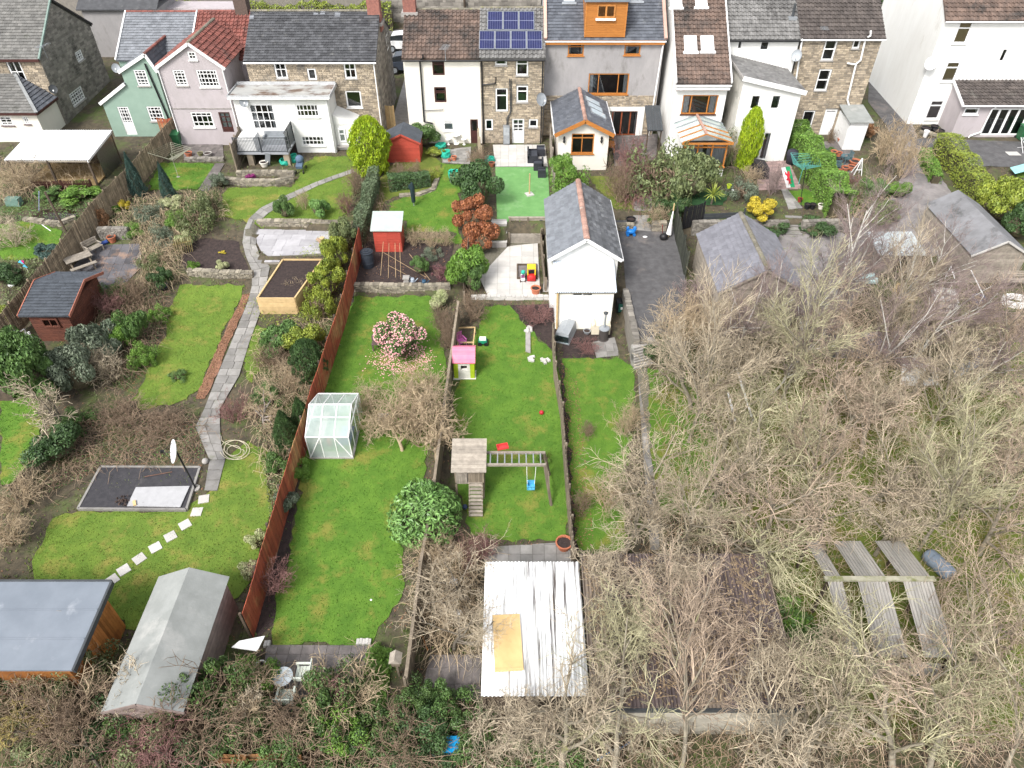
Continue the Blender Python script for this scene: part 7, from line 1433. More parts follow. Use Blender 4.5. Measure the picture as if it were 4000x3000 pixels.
c=G(3085,640);t=thing('covered_barbecue','dark covered barbecue beside the hedge','barbecue',c);MB().lathe([(.3,0),(.36,.5),(.42,.75),(.36,1.0),(.12,1.1)],12,c).build('cover',mat('plum cover',(.04,.04,.055),(.03,.03,.04)),t,True);MB().box(c.x+.3,c.x+1.0,c.y-.3,c.y+.3,c.z,c.z+.62).build('side_cover',MATS['plum cover'],t)
c=G(2965,690);t=thing('covered_furniture','dark covered garden furniture beside the lime conifer','furniture cover',c);MB().prism([(c.x-.5,c.y-.5,c.z),(c.x+.55,c.y-.5,c.z),(c.x+.45,c.y-.4,c.z+.8),(c.x-.4,c.y-.4,c.z+.95)],(0,1.3,0)).build('cover',mat('brown black cover',(.035,.03,.032),(.025,.022,.024)),t);MB().box(c.x-.52,c.x+.57,c.y-.52,c.y+.82,c.z,c.z+.06).build('hem',MATS['brown black cover'],t)
c=G(2742,692);t=thing('cart_wheel','old spoked cart wheel leaning on the conservatory wall','wheel',c);Mx=Matrix.Translation(c+Vector((0,0,.55)))@Matrix.Rotation(math.pi/2-.2,4,'X');rim=MB().path([Mx@Vector((.5*math.cos(a*.2618),.5*math.sin(a*.2618),0))for a in range(25)],.035,6);rim.build('rim',M_WOODD,t)
for a in range(12):MB().path([Mx@Vector((0,0,0)),Mx@Vector((.48*math.cos(a*.5236),.48*math.sin(a*.5236),0))],.016,4).build('spoke',M_WOODD,t)
MB().add(MB().lathe([(.08,-.06),(.08,.06)],10),Mx).build('hub',M_WOODD,t)
c=G(2845,745);t=thing('garden_arbour','round dome arbour of bent bare canes with a lime hanging pot','arbour',c)
for a in range(8):
 an=a*math.pi/4;MB().path([c+Vector((math.cos(an)*1.15*math.cos(f*1.57/6),math.sin(an)*1.15*math.cos(f*1.57/6),1.7*math.sin(f*1.57/6)))for f in range(7)],.02,4).build('hoop',M_WOODD,t)
MB().path([c+Vector((1.1*math.cos(a*.3),1.1*math.sin(a*.3),.55))for a in range(22)],.018,4).build('ring',M_WOODD,t)
pot(2846,735,.15,.25,'lime green hanging pot inside the dome arbour',mat('lime pot',(.42,.55,.03)),z=G(2846,745).z+.9);tag(MB().ball(zp(2862,745,2.9),.1).build('globe_light',M_WHITE,None,True),'white globe in the dome arbour','globe')
c=zp(2610,925,1.83);t=thing('folded_parasol','folded white parasol with orange tip leaning by the gate','parasol',c);tp=c+Vector((.15,.4,1.6));MB().path([c+Vector((0,0,.1)),c.lerp(tp,.1),c.lerp(tp,.45),tp],[.13,.18,.1,.03],9).build('canopy',M_WHITE,t);MB().path([tp,tp+Vector((.02,.12,.45))],.04,6).build('tip',M_WOODN,t);MB().path([c+Vector((0,0,0)),c+Vector((0,0,.15))],.03,6).build('pole',M_WOODN,t)
tag(MB().ball(zp(2593,925,2.0),.28,.25,.24).build('rubbish_sack',M_BLACK,None,True),'black rubbish sack beside the folded parasol','sack');tag(MB().path([zp(2588,910,2.0),zp(2588,880,3.0)],.025,5).build('red_pole',mat('red pole',(.45,.06,.06))),'thin red pole by the rubbish sack','pole');tag(MB().ball(zp(2520,925,1.87),.16,.1,.05).build('white_rag',M_WHITE,None,True),'white rag lying on the drive','rag')
pot(3612,535,.2,.5,'white bucket by the lavender extension',M_WHITE);tag(MB().ball(G(3745,530,.3),.28,.25,.3).build('rubbish_sack',M_BLACK,None,True),'black sack by the lavender extension wall','sack');tag(MB().xbox(Matrix.Translation(G(3955,602,.06)),.9,.7,.02).build('manhole_cover',M_PAVEL),'pale manhole cover in the asphalt yard','manhole cover');tag(MB().prism([tuple(G(3955,700,.4)),tuple(G(4040,685,.4)),tuple(G(4040,700,.9))],(0,.8,.1)).build('groundsheet',mat('aqua sheet',(.30,.58,.58),rough=.5)),'aqua plastic sheet on the grass at the right edge','sheet');
t=thing('laundry_airer','white folding airer at the right edge of the yard','airer',G(3985,590));c=G(3985,590)
for i in range(7):MB().bar(c+Vector((.0+.14*i,-.4,.5)),c+Vector((.0+.14*i,.6,.8)),.02).build('rod',M_WHITE,t)
for s in(0,.84):MB().bar(c+Vector((s,-.4,0)),c+Vector((s,.6,.8)),.03).bar(c+Vector((s,.6,0)),c+Vector((s,-.4,.5)),.03).build('leg',M_WHITE,t)
for u,v,lb in((3388,1090,'upper of two pale blue drums on the gravel yard'),(3400,1108,'lower of two pale blue drums on the gravel yard')):c=G(u,v);t=thing('water_drum',lb,'drum',c);MB().add(MB().lathe([(.2,-.3),(.2,.3)],12),Matrix.Translation(c+Vector((0,0,.2)))@Matrix.Rotation(math.pi/2,4,'Y')).build('body',mat('pale aqua',(.45,.62,.62),rough=.5),t);MB().add(MB().lathe([(.05,.3),(.05,.34)],8),Matrix.Translation(c+Vector((0,0,.2)))@Matrix.Rotation(math.pi/2,4,'Y')).build('cap',M_WHITE,t)
for a,b,lb in(((3690,1090),(3705,1140),'pale handrail left of the weathered steps'),((3762,1095),(3815,1205),'pale handrail right of the weathered steps')):
 t=thing('handrail',lb,'handrail',G(*b));MB().path([G(*a,.9),G(*b,.9)],.03,6).build('rail',M_WHITE,t)
 for p in(a,b):MB().path([G(*p),G(*p,.9)],.025,6).build('post',M_WHITE,t)
pot(3815,1180,.35,.35,'blue rimmed tub on the rough ground at right',mat('blue tub',(.1,.13,.25)));c=G(3960,1185);t=thing('planter_ring','white stone ring planter at the right edge','planter',c)
for i in range(12):a=i*math.pi/6;MB().xbox(Matrix.Translation(c+Vector((.65*math.cos(a),.45*math.sin(a),.17)))@Matrix.Rotation(a,4,'Z'),.16,.3,.34).build('block',M_WHITE,t)
t=thing('pallet','wooden pallet on the scrub below the metal roof shed','pallet',G(3530,1160));Mx=Matrix.Translation(G(3530,1160,.25))@Matrix.Rotation(.9,4,'Z')@Matrix.Rotation(.3,4,'X')
for i in range(6):MB().xbox(Mx@Matrix.Translation((-.5+.2*i,0,0)),.1,1.4,.02).build('slat',M_WOODN,t)
for y in(-.6,0,.6):MB().xbox(Mx@Matrix.Translation((0,y,-.06)),1.15,.09,.09).build('bearer',M_WOODN,t)
plate('white plastic sheet crumpled under the bare trees',[(3515,1508),(3665,1505),(3662,1415),(3525,1425)],.9,.04,M_WHITE,'plastic_sheet','sheet');plate('pale grey tarpaulin under the bare trees',[(3735,1478),(3825,1430),(3830,1350),(3790,1335),(3668,1395),(3680,1420)],1.2,.04,mat('pale tarp',(.55,.57,.62),rough=.5),'tarpaulin','tarpaulin');plate('lilac grey felt roof sheet lying under the bare trees',[(3350,1300),(3440,1300),(3530,1380),(3420,1385)],1.0,.05,mat('lilac felt',(.24,.22,.27)),'roof_sheet','sheet')
for a,b,lb in(((2835,1432),(2925,1695),'long white pole leaning in the thicket'),((2825,1603),(2858,1698),'short white pole in the thicket')):tag(MB().path([G(*a,1.2),G(*b,.9)],.06,6).build('white_pole',M_WHITE),lb,'pole')
c=G(3650,2230);t=thing('storage_drum','blue grey plastic drum under the bare trees','drum',c);Mx=Matrix.Translation(c+Vector((0,0,.45)))@Matrix.Rotation(.35,4,'Z')@Matrix.Rotation(1.45,4,'X');md=mat('drum blue',(.19,.23,.28),(.15,.185,.23),rough=.4);MB().add(MB().lathe([(.28,-.6),(.32,-.5),(.32,.5),(.28,.6)],14),Mx).build('body',md,t,True)
for z in(-.25,.25):MB().add(MB().lathe([(.335,z-.03),(.335,z+.03)],14),Mx).build('rib',md,t)
tag(MB().xbox(Matrix.Translation(G(1765,2925,.3))@Matrix.Rotation(.15,4,'X'),.55,.5,.3).build('blue_crate',mat('bright blue crate',(.0,.33,.72),rough=.35)),'bright blue plastic crate at the bottom in the ivy','crate')
t=thing('wire_hoop','green hose hoop beside the blue crate','hose',G(1708,2935));cc=G(1708,2935,.1);MB().path([cc+Vector((.2*math.cos(a*.3),.2*math.sin(a*.3),0))for a in range(23)],.012,4).build('loop',mat('hose green',(.1,.3,.22)),t)
for u,v,lb in((2420,2858,'white ball shaped buoy below the block wall'),(1772,2278,'white stone beside the fence under the bare tree, upper'),(1790,2405,'white plastic bag beside the fence under the bare tree, lower'),(1450,2345,'pale feather on the lower lawn')):
 r=.2 if u>1500 else .05;tag(MB().ball(G(u,v,r*.6),r,r,r*.8).build('white_stone' if u<2000 else 'buoy',M_WHITE,None,True),lb,'litter')
for a,b,lb in(((2330,2975),(2420,2925),'bright blue pipe in the bottom scrub, left'),((2420,2930),(2470,2900),'bright blue pipe in the bottom scrub, right'),((1650,2490),(1672,2550),'orange timber offcut beside the lower fence')):tag(MB().path([G(*a,.12),G(*b,.2)],.03,5).build('blue_pipe' if 'pipe' in lb else 'timber_offcut',mat('pipe blue',(.03,.22,.5))if 'pipe' in lb else M_ORANGE),lb,'pipe' if 'pipe' in lb else 'wood')
c=G(1560,2640);t=thing('bird_box','small wooden bird house beside the lower fence','bird house',c);MB().box(c.x-.15,c.x+.15,c.y-.15,c.y+.15,c.z+1.0,c.z+1.3).build('box',M_WOOD,t);MB().prism([(c.x-.22,c.y-.2,c.z+1.28),(c.x+.22,c.y-.2,c.z+1.28),(c.x,c.y-.2,c.z+1.5)],(0,.42,0)).build('roof',M_WOODG,t);MB().box(c.x-.04,c.x+.04,c.y-.04,c.y+.04,c.z,c.z+1.0).build('post',M_WOOD,t)
patio('path','dark wet slabs behind the white corrugated shed',[tuple(G(u,v)[:2])for u,v in[(1680,2560),(1880,2560),(1875,2740),(1640,2740)]],None,.6,.6,M_PAVED)
Pp=pxw([(120,850),(170,825),(250,818),(300,830),(300,855),(240,875),(180,870)]);drape('pond',Pp,mat('dark pond water',(.035,.022,.014),(.02,.014,.01),rough=.06,spec=.6,var=0),.06,.5,0,label='dark garden pond with stone edge at left')
c=G(258,905);t=thing('washing_line_post','tall leaning wooden post beside the pond','post',c);MB().path([c,c+Vector((-.35,.3,2.6))],.07,6).build('post',M_WOODD,t);MB().path([c+Vector((-.35,.3,2.55)),c+Vector((-.1,.3,2.62))],.02,4).build('hook',M_DGREY,t)
tag(MB().path([G(165,880,.05),G(200,905,.05)],.03,5).build('white_stick',M_WHITE),'white stick lying on the far left lawn','stick');tag(MB().path([G(155,830,.1),G(173,790,.8)],.02,5).build('blue_stick',mat('lilac stick',(.3,.32,.55))),'blue stick standing in the pond','stick')
c=G(112,1065);t=thing('windmill_ornament','blue and pink garden windmill ornament by the fence','ornament',c);MB().path([c,c+Vector((0,0,.6))],.015,4).build('stick',M_WHITE,t);MB().prism([c+Vector((0,-.02,.6)),c+Vector((-.3,-.02,.75)),c+Vector((-.1,-.02,.9))],(0,.03,0)).prism([c+Vector((0,-.02,.6)),c+Vector((.12,-.02,.35)),c+Vector((-.15,-.02,.45))],(0,.03,0)).build('blue_sail',mat('sail blue',(.1,.5,.7)),t);MB().prism([c+Vector((0,-.02,.62)),c+Vector((.1,-.02,.85)),c+Vector((-.08,-.02,.86))],(0,.03,0)).build('pink_sail',mat('sail pink',(.6,.03,.2)),t)
tag(MB().ball(G(48,1120,.12),.2,.16,.14).build('white_rock',M_WHITE,None,True),'white rock in the far left border','rock');tag(MB().xbox(Matrix.Translation(G(60,800,.25)),.9,.5,.5).build('water_tank',mat('green glassy box',(.16,.26,.22))),'green storage box under the bare shrub at left','box')
t=thing('decking','dark wooden decking beside the left fence','decking',G(60,1500));a,b=zp(-60,1530,1.0),zp(95,1380,1.0);n=20
for i in range(n):y=a.y+(b.y-a.y)*i/n;MB().box(a.x-1,zp(100,1450,1.0).x,y,y+(b.y-a.y)/n-.012,.85,.92).build('plank',M_WOODD,t)
MB().box(a.x-1,zp(100,1450,1.0).x,a.y-.04,a.y-.005,.4,.9).build('edge_board',M_WOODD,t)
chair(108,1330,2.6,'white slatted chair at the corner of the decking',M_WHITE,.9,group=None)
tag(MB().path([G(392,960,.1),G(425,950,.15)],.12,8).build('blue_tub',mat('tub blue',(.03,.06,.22))),'blue tub lying by the grey stone wall','tub');tag(MB().ball(G(640,1130,.35),.36,.36,.35).build('planter_pot',mat('dark blue pot',(.035,.045,.07),rough=.3),None,True),'large dark blue glazed pot holding the evergreen shrub','plant pot')
t=thing('wood_screen','leaning slatted wood trellis between shrubs above the soil bed','trellis',G(720,1000))
for i in range(9):MB().bar(G(690+8*i,1000-i*2,.05),G(700+8*i,1000-i*2,1.1),.07,.02).build('slat',mat('mossy wood',(.30,.24,.10),(.2,.17,.08),sc=3),t)
MB().bar(G(690,1000,.8),G(760,985,.8),.05).build('rail',MATS['mossy wood'],t)
t=thing('tree_stump','cut tree stump with pale top beside the curved patio','stump',G(1265,1000));c=G(1268,985);MB().lathe([(.22,0),(.18,.3),(.17,.8),(.17,1.0)],10,c).build('trunk',mat('pinkish bark',(.42,.30,.2),(.3,.21,.14),sc=5),t);MB().lathe([(.16,1.0),(.16,1.01)],10,c).build('cut_face',M_WOODN,t);MB().path([c+Vector((0,0,.6)),c+Vector((-.35,.1,.9))],[.12,.1],8).build('branch_stub',MATS['pinkish bark'],t)
t=thing('patio_step','pale step down from the curved patio to the path','step',zp(1075,1010,1.6));a,b=zp(1038,1012,1.55),zp(1098,1012,1.55);MB().box(a.x,b.x,a.y-.35,a.y+.3,1.3,1.56).build('riser',M_STONEG,t)
for i in range(2):MB().box(a.x+(b.x-a.x)*i/2+.01,a.x+(b.x-a.x)*(i+1)/2-.01,a.y-.38,a.y+.3,1.561,1.6).build('tread',M_PAVE,t)
def car(x,y,z,rz,label,paint):
 t=thing('parked_car',label,'car',(x,y,z));M0=Matrix.Translation((x,y,z))@Matrix.Rotation(rz,4,'Z')
 prof=[(-2.1,.35),(-2.12,.7),(-1.95,.95),(-1.1,1.02),(1.2,1.0),(2.0,.82),(2.15,.6),(2.1,.35)];cab=[(-1.75,.98),(-1.35,1.4),(-.4,1.5),(.5,1.42),(1.25,.99)]
 MB().add(MB().prism([(a,-.86,b)for a,b in prof],(0,1.72,0)),M0).build('body',paint,t);MB().add(MB().prism([(a,-.72,b)for a,b in cab],(0,1.44,0)),M0).build('cabin_glass',mat('car glass',(.03,.035,.04),rough=.05,spec=.8),t);MB().add(MB().prism([(-1.3,-.7,1.42),(-.4,-.7,1.52),(.45,-.7,1.44),(.3,-.7,1.48),(-.4,-.7,1.56),(-1.2,-.7,1.46)],(0,1.4,0)),M0).build('roof',paint,t)
 for a in(-1.3,1.35):
  for s in(-1,1):
   w=MB().add(MB().lathe([(.33,-.1),(.33,.1)],18),M0@Matrix.Translation((a,s*.8,.33))@Matrix.Rotation(math.pi/2,4,'X')).build('wheel',M_BLACK,t);MB().add(MB().lathe([(.22,-.115),(.22,.115)],10),M0@Matrix.Translation((a,s*.8,.33))@Matrix.Rotation(math.pi/2,4,'X')).build('rim',M_GREYM,w)
 for s in(-.65,.65):MB().add(MB().box(-2.14,-2.1,s-.15,s+.15,.7,.85),M0).build('tail_light',mat('tail red',(.4,.02,.02),rough=.3),t);MB().add(MB().box(2.08,2.16,s-.15,s+.15,.62,.76),M0).build('headlight',M_WHITE,t)
 return t
c=yp(1562,206,70.5);car(c.x+.6,71.4,H(c.x,71)+.03,0,'white car parked on the road behind the alley',mat('white car paint',(.75,.75,.75),rough=.25,var=0));c=yp(1565,285,66);car(c.x+.9,66.2,H(c.x,66)+.02,0,'dark grey car parked at the alley end',mat('dark car paint',(.05,.06,.08),rough=.25,var=0))
for u,lb in((1625,'silver car far up the road above the cream house'),(1900,'white car at the top edge behind the solar panel house')):c=yp(u,6,84);car(c.x,88,H(c.x,88)+.05,0,lb,mat('silver paint',(.5,.52,.55),rough=.25,var=0))
# - plants
def grow(rr,out,p,d,L,r,lev,P):
 n=5 if lev<2 else 3;pts=[p.copy()];rad=[r];q=p.copy();dd=d.copy();wob=P['wob']*(1+.12*lev)
 for i in range(n):
  dd=(dd+Vector((rr.gauss(0,wob),rr.gauss(0,wob),rr.gauss(0,wob)+P['up'][min(lev,4)]))).normalized()
  q=q+dd*(L/n);pts.append(q.copy());rad.append(max(P['rmin'],r*(1-(.55 if lev<2 else .7)*(i+1)/n)))
 if lev>2:rad[-1]*=.45;rad[-2]*=.75
 out[0 if lev<P['split']else 1].append((pts,rad,6 if lev<2 else 3))
 if lev>=P['lev']:return
 k=P['kids'][lev]
 for i in range(k):
  f=P['start'][min(lev,3)]+(1-P['start'][min(lev,3)])*(i+rr.random())/k;j=min(n-1,int(f*n));t=f*n-j;b=pts[j].lerp(pts[j+1],t);ax=(pts[j+1]-pts[j]).normalized()
  s=ax.orthogonal().normalized();s=Matrix.Rotation(rr.uniform(0,6.283),3,ax)@s;an=rr.uniform(*P['ang'])
  grow(rr,out,b,(ax*math.cos(an)+s*math.sin(an)).normalized(),L*P['len'][lev]*rr.uniform(.7,1.15),max(P['rmin'],rad[j]*P['rk']),lev+1,P)
def proto_tree(name,seed,h,P,stems=1):
 rr=random.Random(seed);out=[[],[]]
 for s in range(stems):
  a=rr.uniform(0,6.28);d=Vector((math.cos(a)*P['lean'],math.sin(a)*P['lean'],1)).normalized();grow(rr,out,Vector((math.cos(a)*.08*(stems>1),math.sin(a)*.08*(stems>1),-.1)),d,h*P['tl']*rr.uniform(.75,1.1),P['r'],0,P)
 ms=[]
 for o in out:
  m=MB()
  for pts,rad,n in o:m.path(pts,rad,n,False)
  ms.append(m.mesh(name,M_TWIG,True))
 return ms
PT=dict(wob=.14,up=(.05,.06,.05,.04,.04),rmin=.0095,split=2,lev=4,kids=(7,6,6,4),start=(.3,.25,.15,.15),ang=(.5,1.15),len=(.75,.62,.55,.6),rk=.68,lean=.18,tl=.5,r=.13)
TREES=[proto_tree('bare',10+i,7.0,PT)for i in range(4)]
PBI=dict(PT,wob=.07,up=(.08,.12,.1,.08,.05),ang=(.3,.75),r=.09,kids=(9,6,6,4),len=(.5,.55,.55,.6),tl=.8,lean=.12,rmin=.007,start=(.25,.2,.15,.1))
BIRCH=[proto_tree('birch',40+i,7.5,PBI)for i in range(2)]
PSH=dict(PT,wob=.16,r=.022,rmin=.006,kids=(5,4,3,2),lev=3,split=0,lean=.75,tl=.6,len=(.6,.6,.6,.6),up=(.1,.05,.03,.0,0))
SHRUB=[proto_tree('twigs',70+i,2.0,PSH,14)[1]for i in range(3)]
POR=dict(PT,kids=(6,6,5,3),lev=4,r=.075,tl=.45,wob=.18,rmin=.008)
SMALL=[proto_tree('small',90+i,3.6,POR)for i in range(2)]
def setmat(o,m):
 if o.material_slots:o.material_slots[0].link='OBJECT';o.material_slots[0].material=m
def bare(label,u,v,hc,sc,rz,protos,k,bark=None,twig=None,name='bare_tree',group=None,tilt=(0,0),cat='tree'):
 b=zp(u,v,hc);c=GZ(b.x,b.y);t=thing(name,label,cat,c,group);M0=Matrix.Translation(c)@Matrix.Rotation(tilt[0],4,'X')@Matrix.Rotation(tilt[1],4,'Y')@Matrix.Rotation(rz,4,'Z')@Matrix.Scale(sc,4)
 p=protos[k%len(protos)]
 for nm,me,m in(('trunk',p[0],bark or M_BARK),('crown',p[1],twig or M_TWIG)):o=inst(nm,me,M0,t);setmat(o,m)
 return t
def twiggy(label,u,v,sx,sz,k,m,name='bare_shrub',group=None,sy=None):
 c=G(u,v);o=inst(name,SHRUB[k%3],Matrix.Translation(c)@Matrix.Rotation(u*.37,4,'Z')@Matrix.Diagonal((sx,sy or sx,sz,1)),None);setmat(o,m);return tag(o,label,'shrub',group)
def leaf_cloud(rr,n,size,shape,asp=.5,outw=.55):
 m=MB()
 for i in range(n):
  p,nr=shape(rr);d=Vector((rr.gauss(0,1),rr.gauss(0,1),rr.gauss(0,1)+.25)).normalized();d=(d*(1-outw)+nr*outw).normalized();a=d.orthogonal().normalized();a=Matrix.Rotation(rr.uniform(0,6.28),3,d)@a;b=d.cross(a);s=size*rr.uniform(.6,1.3)
  n0=len(m.v);m.v.extend([tuple(p-a*s),tuple(p+b*s*asp+d*s*.15),tuple(p+a*s),tuple(p-b*s*asp+d*s*.15)]);m.f.append((n0,n0+1,n0+2,n0+3))
 return m
def lumps(seed,k,base=.55):
 rr=random.Random(seed);B=[(Vector((0,0,.45)),base)]*(1 if base<.6 else 6)
 for i in range(k):a=rr.uniform(0,6.28);e=rr.uniform(-.4,1.2);d=rr.uniform(.4,.8);B.append((Vector((math.cos(a)*math.cos(e)*d,math.sin(a)*math.cos(e)*d,.5+math.sin(e)*d*.55)),rr.uniform(.16,.4)))
 def f(r):
  c,q=r.choice(B);nr=Vector((r.gauss(0,1),r.gauss(0,1),r.gauss(0,1))).normalized();t=q*(1-.35*r.random()**2);p=c+Vector((nr.x*t,nr.y*t,nr.z*t*.62));p.z=max(p.z,.02);return p,nr
 return f
def cone(pw):
 def f(r):
  z=r.random()**1.3;a=r.uniform(0,6.28);q=((1-z)**pw)*(.82+.18*math.sin(a*5+z*9)+.1*r.random())*min(1,.5+z*4)*(1-.3*r.random()**2);return Vector((math.cos(a)*q,math.sin(a)*q,z)),Vector((math.cos(a),math.sin(a),.7)).normalized()
 return f
def egg(r):
 z=r.random();a=r.uniform(0,6.28);q=(max(0,1-((z-.4)/.6)**2)**.5 if z>.4 else .72+.7*z)*(.88+.09*math.sin(a*3+z*8)+.08*math.sin(a*7-z*17)+.06*math.sin(a*11+z*29))*(1-.22*r.random()**2);return Vector((math.cos(a)*q,math.sin(a)*q,z)),Vector((math.cos(a),math.sin(a),.7)).normalized()
def clumps(seed):
 rr=random.Random(seed);B=[]
 for i in range(22):a=rr.uniform(0,6.28);d=rr.random()**.6*.85;B.append((Vector((math.cos(a)*d,math.sin(a)*d,rr.uniform(.1,.95-.5*d))),rr.uniform(.12,.3)))
 def f(r):
  c,q=r.choice(B);nr=Vector((r.gauss(0,1),r.gauss(0,1),r.gauss(0,1))).normalized();t=q*(1-.5*r.random()**2);p=c+nr*t;p.z=max(p.z,.02);return p,nr
 return f
rl_=random.Random(3)
LP={'fine':[leaf_cloud(rl_,7000,.045,lumps(i,13),.55).mesh('leaves',None)for i in range(3)],'broad':[leaf_cloud(rl_,4200,.075,lumps(20+i,11),.36).mesh('leaves',None)for i in range(2)],'cone':[leaf_cloud(rl_,6000,.06,cone(.8),.22,.35).mesh('leaves',None)],'egg':[leaf_cloud(rl_,10000,.045,egg,.4,.35).mesh('leaves',None)],'dome':[leaf_cloud(rl_,5200,.065,lumps(31,9,.8),.36).mesh('leaves',None)],'scrub':[leaf_cloud(rl_,8000,.032,clumps(60+i),.5).mesh('leaves',None)for i in range(3)],'loose':[leaf_cloud(rl_,3400,.045,clumps(40+i),.4).mesh('leaves',None)for i in range(2)]}
for k in LP:
 for me in LP[k]:me.materials.append(M_TWIG)
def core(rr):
 m=MB().ball((0,0,.36),.5,.5,.3,10,7);m.v=[(x*(1+rr.uniform(-.1,.1)),y*(1+rr.uniform(-.1,.1)),max(z,.0))for x,y,z in m.v];return m.mesh('shade_core',mat('foliage core shade',(.10,.085,.05),(.06,.05,.032),var=0))  # solid dark blob; shade inside the foliage is put into its colour
CORE=core(rl_);CORE2=MB().lathe([(.3,0),(.42,.12),(.36,.4),(.2,.7),(.04,.88)],10).mesh('shade_core',MATS['foliage core shade'])  # same dark core for bushes and conifers, painted as inner shade
STEM=proto_tree('stems',5,.9,dict(PSH,lev=2,r=.03,rmin=.012,lean=.5),6)[1]
NB_=[0]
def bush(label,u,v,rx,h,kind,m,name='shrub',group=None,ry=None,cat='shrub',dense=True,twig=None,base=None):
 rx*=1.2;h*=1.1
 c=base or G(u,v);NB_[0]+=1;k=NB_[0];t=thing(name,label,cat,c,group);M0=Matrix.Translation(c)@Matrix.Rotation(k*1.3,4,'Z')@Matrix.Diagonal((rx,ry or rx,h,1))
 o=inst('foliage',LP[kind][k%len(LP[kind])],M0,t);setmat(o,m)
 if dense:inst('shade_core',CORE if kind not in('cone','egg')else CORE2,M0,t)
 else:
  o=inst('stems',STEM,M0,t);setmat(o,twig or M_TWIGB)
 return t
L_=leafmat
LIME=L_('lime conifer',(.33,.42,.02),(.20,.30,.015));LGREEN=L_('bright leaf',(.16,.28,.045),(.09,.18,.03));DGREEN=L_('dark evergreen',(.065,.12,.038),(.038,.075,.026));MGREEN=L_('mid evergreen',(.11,.19,.05),(.065,.125,.035));GGREY=L_('grey green',(.17,.20,.14),(.10,.13,.085));BLUEG=L_('blue green conifer',(.07,.125,.105),(.045,.085,.07));YELL=L_('yellow leaf',(.55,.43,.04),(.36,.29,.03));YGREEN=L_('yellow green',(.26,.30,.04),(.14,.19,.03));COPP=L_('copper beech',(.34,.13,.055),(.22,.08,.04));VARI=L_('variegated',(.50,.50,.30),(.28,.32,.14));OLIVE=L_('olive leaf',(.17,.195,.08),(.10,.13,.055));LAUR=L_('laurel leaf',(.18,.31,.09),(.105,.215,.055),rough=.35);REDB=L_('russet leaf',(.26,.13,.06),(.15,.08,.04));HEATH=L_('heather',(.22,.10,.11),(.14,.07,.07));IVY=L_('ivy leaf',(.10,.16,.045),(.05,.095,.028),rough=.4)
